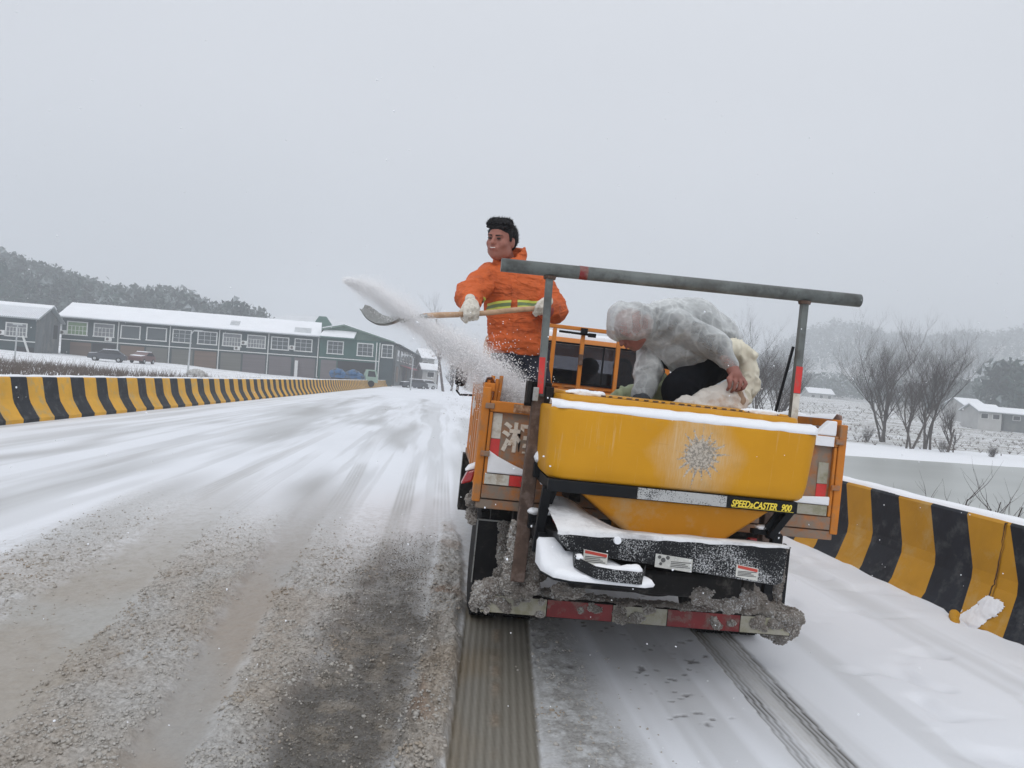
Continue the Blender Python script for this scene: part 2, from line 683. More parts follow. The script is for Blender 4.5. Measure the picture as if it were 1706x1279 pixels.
M['trousers'] = surf('navy_trousers', (.018, .021, .034), .85, var=.3, vscale=8, bump=.5, bscale=20, bdist=.008)
M['shirt'] = surf('black_sweater', (.02, .02, .025), .9, var=.2, bump=.3)
M['glove'] = surf('white_cotton_glove', (.66, .63, .56), .9, var=.15, vscale=25, dirt=(.40, .36, .30), dirt_amt=.35, dscale=22, bump=.5, bscale=120)
M['skin'] = surf('skin', (.33, .135, .10), .5, var=.12, vscale=14, bump=.05, bscale=150, spec=.4)
M['skin_red'] = surf('ruddy_skin', (.30, .125, .10), .5, var=.15, vscale=14, bump=.05, spec=.4)
M['lip'] = surf('lips', (.32, .085, .075), .45, var=.1, bump=0)
M['teeth'] = surf('teeth', (.75, .72, .66), .35, var=.02, bump=0)
M['eye'] = surf('dark_eye', (.03, .02, .018), .2, var=0, bump=0)
M['hair'] = surf('black_hair', (.008, .008, .010), .6, spec=.3, var=.4, vscale=40, bump=.8, bscale=90, stretch=(1, 1, 3))
M['wood'] = surf('worn_ash_handle', (.46, .30, .19), .6, var=.2, vscale=30, dirt=(.32, .17, .10), dirt_amt=.35, dscale=8, bump=.1, stretch=(.2, 1, 1))
M['steel'] = surf('worn_shovel_steel', (.36, .37, .36), .45, metal=.35, var=.25, vscale=14, dirt=(.13, .12, .11), dirt_amt=.3, dscale=14, bump=.2)
M['sack_white'] = surf('white_woven_sack', (.66, .62, .57), .6, var=.08, vscale=5, dirt=(.52, .36, .25), dirt_amt=.28, dscale=4.5, bump=.35, bscale=150, bdist=.003)
M['sack_cream'] = surf('cream_woven_sack', (.70, .66, .54), .6, var=.08, vscale=5, dirt=(.58, .45, .28), dirt_amt=.25, dscale=4, bump=.3, bscale=150, bdist=.003)
M['sack_green'] = surf('pale_green_woven_sack', (.30, .34, .20), .65, var=.18, vscale=8, dirt=(.40, .42, .38), dirt_amt=.3, dscale=5, bump=.5, bscale=90)
M['salt'] = surf('road_salt', (.72, .71, .70), .7, var=.15, vscale=40, dirt=(.46, .36, .30), dirt_amt=.28, dscale=7, bump=.9, bscale=110, bdist=.01)
M['conc_black'] = surf('black_barrier_paint', (.012, .015, .022), .6, spec=.25, var=.35, vscale=3, dirt=(.055, .06, .065), dirt_amt=.3, dscale=5, bump=.25, bscale=18, bdist=.01, frost=.0)
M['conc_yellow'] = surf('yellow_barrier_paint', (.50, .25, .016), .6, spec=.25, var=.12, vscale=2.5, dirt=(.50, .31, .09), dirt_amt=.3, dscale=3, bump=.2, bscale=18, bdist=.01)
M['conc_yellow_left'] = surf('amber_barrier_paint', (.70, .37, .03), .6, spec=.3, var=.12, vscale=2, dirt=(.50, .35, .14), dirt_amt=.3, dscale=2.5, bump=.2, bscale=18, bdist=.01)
M['conc'] = surf('bare_concrete', (.26, .24, .21), .85, var=.2, vscale=6, dirt=(.13, .12, .10), dirt_amt=.4, bump=.5, bscale=25, bdist=.01)
M['wall_grey'] = surf('slate_grey_render', (.034, .056, .062), .85, var=.12, vscale=.7, dirt=(.055, .075, .075), dirt_amt=.4, dscale=.5, bump=0)
M['wall_green'] = surf('bottle_green_render', (.028, .085, .074), .85, var=.12, vscale=.7, bump=0)
M['wall_gable'] = surf('pale_green_gable', (.13, .20, .165), .85, var=.1, vscale=.7, bump=0)
M['wall_side'] = surf('streaked_grey_render', (.10, .112, .115), .9, var=.3, vscale=.8, dirt=(.16, .16, .15), dirt_amt=.4, dscale=.7, bump=0, stretch=(1, 1, .25))
M['wall_pale'] = surf('pale_render', (.42, .42, .41), .85, var=.12, vscale=.6, bump=0)
M['ledge'] = surf('white_trim', (.62, .63, .62), .7, var=.06, vscale=2, bump=0)
M['pane'] = glassy('window_pane', (.045, .06, .065), .12)
M['pane_green'] = surf('green_curtained_pane', (.17, .26, .14), .25, var=.1, vscale=1.5, bump=0)
M['pane_grid'] = surf('curtained_pane', (.16, .17, .18), .3, var=.25, vscale=2, bump=0)
M['shutter_brown'] = surf('brown_roller_shutter', (.15, .10, .072), .7, var=.2, vscale=.9, bump=.3, bscale=8, stretch=(.1, .1, 4))
M['shutter_grey'] = surf('grey_roller_shutter', (.135, .135, .12), .7, var=.15, vscale=.9, bump=.3, bscale=8, stretch=(.1, .1, 4))
M['shutter_mauve'] = surf('mauve_grey_roller_shutter', (.13, .115, .12), .7, var=.15, vscale=.9, bump=.3, bscale=8, stretch=(.1, .1, 4))
M['open_dark'] = surf('unlit_shop_interior', (.018, .019, .022), .9, var=.3, bump=0)
M['corrugated'] = surf('corrugated_sheet', (.30, .33, .34), .6, var=.1, vscale=2, bump=0)
M['roof_green'] = surf('green_roof_sheet', (.09, .19, .16), .6, var=.1, vscale=1, bump=0)
M['bark'] = surf('dark_bark', (.085, .070, .062), .9, var=.3, vscale=6, bump=.4, bscale=20)
M['bark_grey'] = surf('grey_brown_bark', (.115, .095, .09), .9, var=.3, vscale=6, bump=.4, bscale=20)
M['twig'] = surf('bare_twig', (.062, .048, .044), .9, var=.25, vscale=6, bump=0)
M['weed'] = surf('dry_weed', (.11, .085, .07), .9, var=.4, vscale=3, bump=0)
M['leaf_dark'] = surf('dark_evergreen', (.022, .046, .036), .9, var=.6, vscale=.12, dirt=(.38, .42, .44), dirt_amt=.28, dscale=.06, bump=0)
M['car_dark'] = surf('dark_car_paint', (.04, .045, .055), .35, var=.1, bump=0, coat=.5)
M['car_red'] = surf('dull_red_car_paint', (.12, .055, .05), .4, var=.1, bump=0, coat=.4)
M['car_white'] = surf('white_car_paint', (.55, .57, .58), .4, var=.1, bump=0)
M['car_blue'] = surf('blue_paint', (.03, .13, .30), .5, var=.4, vscale=2, dirt=(.06, .07, .08), dirt_amt=.5, dscale=2, bump=0)
M['car_green'] = surf('pale_green_cab_paint', (.26, .36, .30), .5, var=.1, bump=0)
M['pole'] = surf('galvanised_pole', (.42, .44, .45), .5, var=.1, bump=0)
M['pole_dark'] = surf('dark_wooden_pole', (.10, .09, .085), .8, var=.1, bump=0)
M['heap'] = surf('snow_covered_heap', (.45, .45, .44), .8, var=.3, vscale=2, dirt=(.2, .18, .16), dirt_amt=.4, dscale=3, bump=0)
M['red_cloth'] = surf('faded_red_awning', (.30, .08, .10), .8, var=.2, vscale=1, bump=0)


def raincoat_mat():
    m, t, b = _new('translucent_raincoat_plastic')
    n = _noise(t, 5, 3, .5, stretch=(1, 1, .6))
    c = _mix(t, _range(t, n, .35, .68), (.50, .525, .53), (.68, .705, .71))
    t.links.new(c, b.inputs['Base Color'])
    b.inputs['Roughness'].default_value = .24
    b.inputs['Specular IOR Level'].default_value = .8
    lw = t.nodes.new('ShaderNodeLayerWeight')
    lw.inputs['Blend'].default_value = .35
    w = _math(t, 'ADD', _range(t, lw.outputs['Facing'], 0., .85, .36, .97), _range(t, n, .35, .7, -.06, .10))
    tr = t.nodes.new('ShaderNodeBsdfTransparent')
    ms = t.nodes.new('ShaderNodeMixShader')
    o = t.nodes['Material Output']
    t.links.new(w, ms.inputs[0])
    t.links.new(tr.outputs[0], ms.inputs[1])
    t.links.new(b.outputs[0], ms.inputs[2])
    t.links.new(ms.outputs[0], o.inputs['Surface'])
    rg = _math(t, 'ABSOLUTE', _math(t, 'SUBTRACT', _noise(t, 11, 2, .45, stretch=(1, 1, .55)), .5), 0)
    rg2 = _math(t, 'ABSOLUTE', _math(t, 'SUBTRACT', _noise(t, 24, 2, .5, stretch=(.5, 1, 1)), .5), 0)
    hgt = _math(t, 'ADD', _range(t, rg, 0., .06, 1., 0.), _math(t, 'MULTIPLY', _range(t, rg2, 0., .06, 1., 0.), .5))
    _bump(t, b, hgt, .30, .008)
    w2 = _math(t, 'ADD', w, _math(t, 'MULTIPLY', hgt, .16))  # crease highlights put into the opacity: plastic is paler along each fold line
    t.links.new(w2, ms.inputs[0])
    return m


M['raincoat'] = raincoat_mat()


def frosty_hopper():
    """yellow plastic with a patch of blown salt dust and a starburst of grey slush where the logo is buried"""
    m, t, b = _new('dusted_yellow_plastic')
    tc = t.nodes.new('ShaderNodeTexCoord')
    sp = t.nodes.new('ShaderNodeSeparateXYZ')
    t.links.new(tc.outputs['Object'], sp.inputs[0])
    v = _noise(t, 3, 4, .6)
    c = _mix(t, _range(t, v, .3, .7), (.55, .255, .007), (.62, .295, .010))
    # object origin is the spreader base at x 1.13, z .35
    n2 = _noise(t, 5, 5, .6)
    gx = _math(t, 'ABSOLUTE', _math(t, 'SUBTRACT', sp.outputs['X'], .06), 0)
    gz = _math(t, 'ABSOLUTE', _math(t, 'SUBTRACT', sp.outputs['Z'], .91), 0)
    d = _math(t, 'ADD', gx, _math(t, 'MULTIPLY', gz, .55))
    k = _range(t, _math(t, 'ADD', d, _range(t, n2, .3, .7, -.04, .04)), .12, .26, .62, 0.)
    streak = _noise(t, 60, 3, .6, stretch=(3, 1, .25))
    k = _math(t, 'MULTIPLY', k, _range(t, streak, .3, .65, .45, 1.))
    c = _mix(t, k, c, (.62, .47, .30))
    # starburst
    px = _math(t, 'SUBTRACT', sp.outputs['X'], .075)
    pz = _math(t, 'SUBTRACT', sp.outputs['Z'], .915)
    ang = _math(t, 'ARCTAN2', pz, px)
    rad = _math(t, 'SQRT', _math(t, 'ADD', _math(t, 'MULTIPLY', px, px), _math(t, 'MULTIPLY', pz, pz)), 0)
    ray = _math(t, 'SINE', _math(t, 'MULTIPLY', ang, 17.), 0)
    ray = _math(t, 'MULTIPLY', _range(t, ray, .3, 1., 0., .045), _range(t, _noise(t, 9, 2, .5), .35, .65, .3, 1.4))
    edge = _math(t, 'ADD', ray, .082)
    fine = _noise(t, 110, 3, .75)
    f = _math(t, 'ADD', _math(t, 'SUBTRACT', edge, rad), _range(t, fine, .3, .7, -.03, .03))
    kk = _range(t, f, -.002, .014)
    gcol = _mix(t, _range(t, _noise(t, 85, 3, .7), .42, .58), (.20, .20, .19), (.50, .47, .42))
    c = _mix(t, _math(t, 'MULTIPLY', kk, .9), c, gcol)
    run = _noise(t, 26, 4, .65, stretch=(2.2, 1, .10))
    c = _mix(t, _range(t, run, .60, .74, 0., .28), c, (.70, .56, .36))
    scr = _noise(t, 90, 2, .5, stretch=(.06, 1, 1.5))
    c = _mix(t, _range(t, scr, .70, .74, 0., .25), c, (.45, .22, .03))
    grime = _noise(t, 7, 6, .7)
    c = _mix(t, _range(t, grime, .56, .72, 0., .30), c, (.42, .27, .10))
    t.links.new(c, b.inputs['Base Color'])
    b.inputs['Roughness'].default_value = .5
    b.inputs['Specular IOR Level'].default_value = .25
    _bump(t, b, fine, .06, .003)
    return m


M['hopper_front'] = frosty_hopper()


def road_mat():
    m, t, b = _new('road_snow_slush')
    a = t.nodes.new('ShaderNodeAttribute')
    a.attribute_name = 'tone'
    w = t.nodes.new('ShaderNodeAttribute')
    w.attribute_name = 'wet'
    s = t.nodes.new('ShaderNodeAttribute')
    s.attribute_name = 'grit'
    n = _noise(t, 55, 5, .7)
    fine = _noise(t, 260, 3, .7)
    c = a.outputs['Color']
    mul = t.nodes.new('ShaderNodeMix')
    mul.data_type = 'RGBA'
    mul.blend_type = 'MULTIPLY'
    t.links.new(s.outputs['Fac'], mul.inputs[0])
    t.links.new(c, mul.inputs[6])
    g = _mix(t, _range(t, n, .3, .62), (.34, .32, .29), (1.18, 1.18, 1.18))
    t.links.new(g, mul.inputs[7])
    sparkle = _math(t, 'MULTIPLY', _range(t, fine, .66, .70, 0., .35), s.outputs['Fac'])
    c = _mix(t, sparkle, mul.outputs[2], (.6, .6, .6))
    t.links.new(c, b.inputs['Base Color'])
    b.inputs['Specular IOR Level'].default_value = .35
    t.links.new(_range(t, w.outputs['Fac'], 0., 1., .8, .20), b.inputs['Roughness'])
    bn = _bump(t, b, n, .4, .008)
    t.links.new(_range(t, s.outputs['Fac'], 0, 1, .12, .8), bn.inputs['Strength'])
    return m


M['road'] = road_mat()


def field_mat():
    m, t, b = _new('snowy_field')
    a = t.nodes.new('ShaderNodeAttribute')
    a.attribute_name = 'rough_grass'
    n = _noise(t, .55, 8, .72, stretch=(.22, 1.6, 1))
    n2 = _noise(t, 3.5, 6, .75, stretch=(.35, 1.2, 1))
    s = _math(t, 'ADD', _math(t, 'MULTIPLY', n, .5), _math(t, 'MULTIPLY', n2, .5))
    s = _math(t, 'ADD', s, _range(t, a.outputs['Fac'], 0, 1, -.2, .05))
    k = _range(t, s, .50, .60)
    g = _mix(t, _range(t, _noise(t, .3, 3, .5), .35, .65), (.16, .13, .10), (.20, .20, .16))
    c = _mix(t, k, (.84, .86, .90), g)
    t.links.new(c, b.inputs['Base Color'])
    b.inputs['Roughness'].default_value = .85
    _bump(t, b, n2, .5, .1)
    return m


M['field'] = field_mat()


def water_mat():
    m, t, b = _new('pond_water')
    n = _noise(t, .05, 3, .5, stretch=(1, 3, 1))
    c = _mix(t, _range(t, n, .35, .65), (.36, .375, .36), (.42, .435, .42))
    t.links.new(c, b.inputs['Base Color'])
    b.inputs['Roughness'].default_value = .32
    b.inputs['Specular IOR Level'].default_value = .4
    _bump(t, b, _noise(t, 1.2, 4, .6, stretch=(1, 2, 1)), .10, .05)
    return m


M['water'] = water_mat()


def cab_glass():
    """dark glass: mirrors the pale sky and lets a little of the cab through"""
    m, t, b = _new('cab_window_glass')
    b.inputs['Base Color'].default_value = (.02, .022, .028, 1)
    b.inputs['Roughness'].default_value = .04
    b.inputs['Specular IOR Level'].default_value = .55
    tr = t.nodes.new('ShaderNodeBsdfTransparent')
    tr.inputs['Color'].default_value = (.62, .62, .66, 1)
    ms = t.nodes.new('ShaderNodeMixShader')
    ms.inputs[0].default_value = .45
    t.links.new(tr.outputs[0], ms.inputs[1])
    t.links.new(b.outputs[0], ms.inputs[2])
    t.links.new(ms.outputs[0], t.nodes['Material Output'].inputs['Surface'])
    return m


M['cab_window_glass'] = cab_glass()

# ------------------------------------------------------------------ picture-plane helpers used once to survey real distances
def ray(px, py):
    return cr * ((px - 853.) / 1281.) - cu * ((py - 639.5) / 1281.) + cf


def at_dist(px, py, D):
    return Vector((0, 0, EYE)) + ray(px, py) * D


def at_height(px, py, z):
    d = ray(px, py)
    return Vector((0, 0, EYE)) + d * ((z - EYE) / d.z)


# ------------------------------------------------------------------ terrain
def ridge_of(pts):
    """(azimuth, elevation) pairs of a skyline surveyed from the road"""
    az, el = [], []
    for x, y in pts:
        d = ray(x, y)
        az.append(math.atan2(d.x, d.y))
        el.append(d.z / math.hypot(d.x, d.y))
    return np.array(az), np.array(el)


LH = ridge_of([(-500, 460), (-250, 445), (-60, 452), (0, 471), (30, 482), (60, 491), (110, 507), (160, 522), (185, 533), (230, 530), (290, 531), (325, 540), (345, 558), (362, 570), (420, 598), (520, 610), (620, 626)])
LH2 = ridge_of([(300, 606), (370, 590), (388, 578), (402, 568), (428, 574), (446, 590), (480, 580), (540, 600), (600, 616), (640, 628)])
FHL = ridge_of([(300, 600), (380, 560), (430, 536), (480, 528), (530, 531), (580, 540), (640, 575), (700, 630)])
RH = ridge_of([(1150, 668), (1250, 640), (1320, 600), (1345, 586), (1390, 573), (1430, 582), (1480, 596), (1547, 601), (1600, 594), (1660, 597), (1706, 588), (1800, 575), (2000, 570), (2300, 600)])


def hill(az, r, rd, w, h):
    el = np.interp(az, rd[0], rd[1], left=0, right=0)
    top = np.maximum(el * h + EYE, 0)
    return top * np.exp(-((r - h) / w) ** 2)


shore_a, shore_b = at_height(1400, 758, -1.5), at_height(1706, 779, -1.5)
sh_d = (shore_b - shore_a).normalized()
sh_n = Vector((-sh_d.y, sh_d.x, 0))          # points away from the camera, over the far bank


def terrain_z(X, Y):
    X = np.asarray(X, float)
    Y = np.asarray(Y, float)
    r = np.hypot(X, Y)
    az = np.arctan2(X, Y)
    z = np.full(r.shape, -.12)
    # right of the road: embankment, pond, far bank and a field that climbs to the houses
    sd = (X - shore_a.x) * sh_n.x + (Y - shore_a.y) * sh_n.y
    bank = -1.5 + .42 * sst(-.6, 3.5, sd + .5 * (fb2(X / 4, Y / 4, 3) - .5)) + .10 * (fb2(X / 3, Y / 3, 4) - .5) * sst(0, 2, sd)
    bank = bank + 4.6 * sst(18, 150, sd) + 5.0 * sst(130, 300, sd)
    bank = np.where(sd < 0, -1.5 - .6 * sst(0, -2, sd), bank)
    right = sst(4.4, 7.6, X)
    z = z * (1 - right) + bank * right
    z = z + .05 * (fb2(X / 2.5, Y / 2.5, 8) - .5) * sst(-9, -11, X)
    # ground rises gently towards the shops
    z = z + np.where(X < -9, .004 * np.clip(Y - 60, 0, 200), 0)
    z = z + hill(az, r, LH, 150, 400) + hill(az, r, LH2, 70, 260) * .9 + hill(az, r, FHL, 160, 760) + hill(az, r, RH, 200, 830)
    return z


def nonuni(segs):
    o = []
    for a, b, st in segs:
        n = max(1, int(round((b - a) / st)))
        o += list(a + (b - a) * np.arange(n) / n)
    o.append(segs[-1][1])
    return np.array(o)


def grid_faces(nr, nc):
    i = np.arange(nr - 1)[:, None] * nc + np.arange(nc - 1)[None, :]
    return np.stack([i, i + 1, i + nc + 1, i + nc], -1).reshape(-1, 4)


def fast_mesh(name, V, F, mats, attrs=None, smooth=True, idx=None, B=(0, 0, 0), frame=FW, parent=None):
    V = np.asarray(V, dtype=np.float32)
    if parent is not None:
        B = ORG[parent.name]
    V = V - np.array(B, dtype=np.float32)
    F = np.asarray(F, dtype=np.int32)
    me = bpy.data.meshes.new(name)
    k = F.shape[1]
    me.vertices.add(len(V))
    me.vertices.foreach_set('co', V.ravel())
    me.loops.add(F.size)
    me.loops.foreach_set('vertex_index', F.ravel())
    me.polygons.add(len(F))
    me.polygons.foreach_set('loop_start', np.arange(len(F), dtype=np.int32) * k)
    me.polygons.foreach_set('loop_total', np.full(len(F), k, dtype=np.int32))
    for m in (mats if isinstance(mats, (list, tuple)) else [mats]):
        me.materials.append(m)
    if idx is not None:
        me.polygons.foreach_set('material_index', np.asarray(idx, dtype=np.int32))
    me.update(calc_edges=True)
    me.polygons.foreach_set('use_smooth', np.full(len(F), smooth, dtype=bool))
    for an, av in (attrs or {}).items():
        av = np.asarray(av, dtype=np.float32)
        if av.ndim == 2:
            at = me.attributes.new(an, 'FLOAT_COLOR', 'POINT')
            at.data.foreach_set('color', np.concatenate([av, np.ones((len(av), 1), np.float32)], 1).ravel())
        else:
            at = me.attributes.new(an, 'FLOAT', 'POINT')
            at.data.foreach_set('value', av)
    o = bpy.data.objects.new(name, me)
    COL.objects.link(o)
    if parent is not None:
        o.parent = parent
        ORG[o.name] = Vector(B)
    else:
        place(o, B, frame)
    return o


xs = nonuni([(-760, -300, 20), (-300, -80, 8), (-80, -7, 1.5), (-7, 4, 2), (4, 20, .8), (20, 90, 1.6), (90, 300, 8), (300, 900, 22)])
ys = nonuni([(-30, 0, 5), (0, 100, 1.4), (100, 200, 4), (200, 560, 12), (560, 950, 20)])
GX, GY = np.meshgrid(xs, ys)
GZ = terrain_z(GX, GY)
GZ = np.where((GX > -8.6) & (GX < 4.4), -.12, GZ)
V = np.stack([GX, GY, GZ], -1).reshape(-1, 3)
sdv = (V[:, 0] - shore_a.x) * sh_n.x + (V[:, 1] - shore_a.y) * sh_n.y
rg = np.where(V[:, 0] > 4, sst(6, 16, sdv), sst(-9.5, -12, V[:, 0]) * .75)
rg = np.where((V[:, 0] < 0) & (V[:, 1] > 140), .9, rg)
meta(fast_mesh('snowy_ground', V, grid_faces(len(ys), len(xs)), M['field'], {'rough_grass': rg}), kind='structure')

p = [(5.2, -5), (130, -5), (130, 130), (5.2, 130)]
mw = MB()
mw.add([(x, y, -1.5) for x, y in p], [(0, 1, 2, 3)])
meta(mw.build('pond_water', M['water']), kind='structure')

# ------------------------------------------------------------------ the road: packed snow, wheel tracks, ridges of thrown slush
rx = nonuni([(-8.9, -3.2, .05), (-3.2, 2.3, .0125), (2.3, 4.9, .035)])
ry = [2.2]
while ry[-1] < 420:
    y = ry[-1]
    ry.append(y + min(8., max(.0115, .0036 * y) if y < 9 else (.0036 * y + .02 * (y - 9))))
ry = np.array(ry)
X, Y = np.meshgrid(rx, ry)
X = X.ravel()
Y = Y.ravel()
wob = lambda s, a=.07, f=1.1: a * (fb2(Y * f, Y * 0 + s * 7.3, s, 3) - .5) * 2 + .035 * (fb2(X * 7, Y * 7, s + 1, 3) - .5) * 2
Yc = np.minimum(Y, 14)
E = lambda a, b: a + b * (Yc - 3)


def band(l, r, s, soft=.05, a=.05):
    w1, w2 = wob(s, a), wob(s + 50, a)
    return sst(-soft, soft, X - (l + w1)) * sst(-soft, soft, (r + w2) - X)


nearD = sst(9.8, 4.8, Y + 1.2 * (fb2(X * 1.2, Y * .6, 5) - .5) * 2)            # how much slush this stretch has
tl, trr = .14 + .068 * (Y - 3), .525 + .093 * (Y - 3) * .95
tl = np.where(Y > 5.1, .283, tl)
trr = np.where(Y > 5.1, .72, trr)
dark = band(E(-.62, .075), E(-.04, .03), 1, .13, .13) * sst(8.2, 5.0, Y)
t2 = band(E(-1.05, -.07), E(-.80, -.055), 2, .05, .04) * sst(11, 6.5, Y)
t3 = band(E(-2.15, -.06), E(-1.52, -.10), 3, .08, .06) * sst(13, 7, Y)
trk = sst(0, .012, X - tl) * sst(0, .012, trr - X) * (Y < 5.2)
clA = band(E(-.02, .03), np.where(Y > 3, tl - .01, .1), 4, .03, .03) * sst(9, 5.5, Y)
clB = band(E(-.82, -.055), E(-.60, .075), 6, .06, .05) * sst(8.5, 5.4, Y)
cl3 = band(E(-1.54, -.10), E(-1.05, -.07), 7, .06, .05) * sst(9, 5.6, Y)
cl4 = band(E(-2.6, -.12), E(-2.15, -.06), 8, .12, .08) * sst(11, 6, Y)
rl, rr_ = 1.625 + .068 * (Y - 3), 1.90 + .065 * (Y - 3)
rtrk = sst(0, .012, X - rl) * sst(0, .012, rr_ - X) * (Y < 5.4)
mid = band(.60 + 0 * Y, E(.93, -.02), 9, .12, .10) * (Y < 9)
# colours (what lies there: packed snow, grey slush, tan slush, wet asphalt)
SN = np.array([.765, .79, .84])
IC = np.array([.47, .48, .49])
GS = np.array([.36, .35, .33])
TS = np.array([.30, .25, .195])
AS = np.array([.078, .071, .062])
col = np.tile(SN, (len(X), 1))
wet = np.full(len(X), .15)
grit = np.full(len(X), .02)
h = .018 + .012 * (fb2(X * .8, Y * .35, 11) - .5)


def lay(k, c, w=None, g=None):
    global col, wet, grit
    k = np.clip(k, 0, 1)
    col = col * (1 - k[:, None]) + np.asarray(c) * k[:, None]
    if w is not None:
        wet = wet * (1 - k) + w * k
    if g is not None:
        grit = grit * (1 - k) + g * k


# polished grey patches, drawn out along the road
for sx, sy, sd_, am, th in ((.8, .07, 21, .65, .54), (2.2, .10, 31, .50, .53), (6.5, .16, 37, .35, .52)):
    k = sst(th, th + .16, fb2(X * sx + .25 * fb2(X, Y * .3, 9), Y * sy, sd_, 4))
    lay(k * am * sst(4.35, 3., X) * sst(70, 20, Y), IC, .5, .03)
for lx, ly0, ly1, wd, s in ((-4.0, 5.5, 13, .22, 41), (-2.75, 5, 11.5, .28, 43), (-5.6, 8, 22, .22, 45), (-1.35, 8, 13, .32, 47), (-.75, 15, 27, .35, 48), (-3.4, 14, 30, .4, 51), (-.15, 6.5, 11, .1, 55), (-2.2, 22, 40, .5, 57), (-4.6, 24, 60, .5, 58), (-1.0, 30, 60, .35, 59)):
    c0 = lx + .45 * (fb2(Y * .25, Y * 0, s, 2) - .5) * 2
    k = np.exp(-((X - c0) / wd) ** 2) * sst(ly0, ly0 + 2, Y) * sst(ly1, ly1 - 3, Y) * sst(.25, .6, fb2(X * 2.6, Y * .18, s + 1, 4))
    lay(k * .62, [.34, .34, .335], .6, .05)
# old tyre prints: fine parallel lines in the packed snow
for c0, dx_, y0_, y1_, s_ in ((-.30, -.010, 5.6, 15, 131), (-1.95, -.02, 7.0, 16, 133), (-2.55, .0, 8, 22, 135), (-.95, -.035, 8, 24, 137), (.12, .0, 5.8, 14, 139), (-4.3, -.01, 9, 26, 141)):
    cx_ = c0 + dx_ * (Y - 6) + .05 * (fb2(Y * .3, Y * 0, s_, 2) - .5)
    d_ = (X - cx_) / .11
    k = sst(1.1, .85, np.abs(d_)) * sst(y0_, y0_ + 1.5, Y) * sst(y1_, y1_ - 4, Y) * (.35 + .65 * sst(.35, .6, fb2(X * 1.5, Y * .5, s_ + 1, 3)))
    lay(k * .30, [.50, .50, .50], .4, .05)
    lay(k * (.5 + .5 * np.cos(d_ * 2 * np.pi * 2.5)) * .45 * sst(18, 9, Y), [.33, .33, .33], .5, .05)
# snow with thrown grains, coarse near the tracks
gr = fb2(X * 26, Y * 20, 61, 3)
lay(nearD * sst(-3.4, -2.5, X) * sst(.8, .3, X) * .8 * sst(.40, .62, gr), [.46, .45, .44], .3, .7)
lay(nearD * sst(-3.2, -2.4, X) * sst(.6, .2, X) * .36, [.58, .575, .565], .25, .6)
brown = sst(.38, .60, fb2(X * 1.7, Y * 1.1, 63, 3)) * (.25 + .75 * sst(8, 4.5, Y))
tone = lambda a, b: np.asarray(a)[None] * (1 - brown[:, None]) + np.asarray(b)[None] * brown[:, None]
lump = fb2(X * 13 + fb2(X * 9, Y * 9, 70, 2), Y * 12, 71, 4)
lump2 = fb2(X * 34, Y * 30, 73, 3)
bil = (1 - np.abs(lump - .5) * 2.6) * .62 + .38 * (1 - np.abs(lump2 - .5) * 2.2)
pile = np.clip(clA * 1.15 + clB * .8 + cl3 * .8 + cl4 * .5, 0, 1.15)
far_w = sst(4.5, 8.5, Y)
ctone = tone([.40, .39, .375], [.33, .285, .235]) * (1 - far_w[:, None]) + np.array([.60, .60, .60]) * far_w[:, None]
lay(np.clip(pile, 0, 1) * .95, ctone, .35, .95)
lay(clA * sst(.5, .7, fb2(X * 5, Y * 3, 75, 2)) * .7, [.30, .20, .14], .35, .9)
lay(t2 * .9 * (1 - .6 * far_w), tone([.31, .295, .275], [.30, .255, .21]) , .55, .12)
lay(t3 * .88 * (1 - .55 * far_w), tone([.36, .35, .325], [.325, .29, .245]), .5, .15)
wetp = sst(.40, .66, fb2(X * 5, Y * 2.0, 81, 4) + .12 * sst(-.62, -.25, X) * sst(7, 4, Y))
lay(dark * .95, tone([.165, .155, .142], [.14, .125, .108]), .65, .6)
lay(dark * wetp * sst(7, 4.4, Y) * .7, AS, .8, .8)
lay(dark * sst(.5, .68, fb2(X * 11, Y * 8, 88, 3)) * .55, tone([.33, .32, .30], [.28, .24, .19]), .4, .9)
h += (pile + .4 * clA) * (.050 * bil) + .012 * nearD * sst(-3.2, -2.4, X) * sst(.6, .2, X) * (gr - .5)
h -= (t2 + t3) * .012 * (1 - far_w * .7) + dark * .010
h += dark * (1 - wetp) * .010 * bil
h += .012 * sst(.60, .80, lump) * (dark + t2 * .3 + t3 * .3)
# between the truck's wheels
lay(mid * .8, [.30, .295, .285], .35, .8)
lay(mid * sst(.45, .6, gr) * .6, [.60, .62, .64], .2, .5)
spk = sst(.70, .76, fb2(X * 22, Y * 24, 83, 2)) * sst(.5, .62, fb2(X * 3, Y * 3, 84, 2)) * (X > .55) * (X < 1.75)
lay(spk * .75, [.17, .165, .17], .4, .3)
h += mid * .012 * bil - spk * .006
# truck tyre prints: bare wet road under nine tread ribs, slush squeezed up between the twin tyres
u = np.clip((X - tl) / (trr - tl), 0, 1)
rib = .5 + .5 * np.cos(u * 2 * np.pi * 11)
gap = np.exp(-((u - .5) / .055) ** 2) * sst(.35, .6, fb2(Y * 5, Y * 0, 91, 3))
lay(trk, tone([.155, .142, .118], [.16, .128, .085]), .6, .15)
lay(trk * rib * (1 - gap) * .62, tone([.29, .275, .24], [.29, .24, .175]), .4, .1)
lay(trk * gap * .8, [.26, .21, .16], .4, .9)
h = np.where(trk > .5, .004 + .0045 * rib + gap * .012 * bil, h)
v_ = np.clip((X - rl) / (rr_ - rl), 0, 1)
rib2 = .5 + .5 * np.cos(v_ * 2 * np.pi * 10)
keep = sst(.26, .42, v_) * sst(.74, .58, v_)
wear = sst(.3, .62, fb2(X * 3, Y * 1.6, 95, 3))
k = rtrk * (1 - keep) * (.30 + .70 * sst(.35, .75, 1 - rib2)) * (.65 + .35 * wear)
lay(k, tone([.11, .105, .095], [.17, .15, .10]), .5, .1)
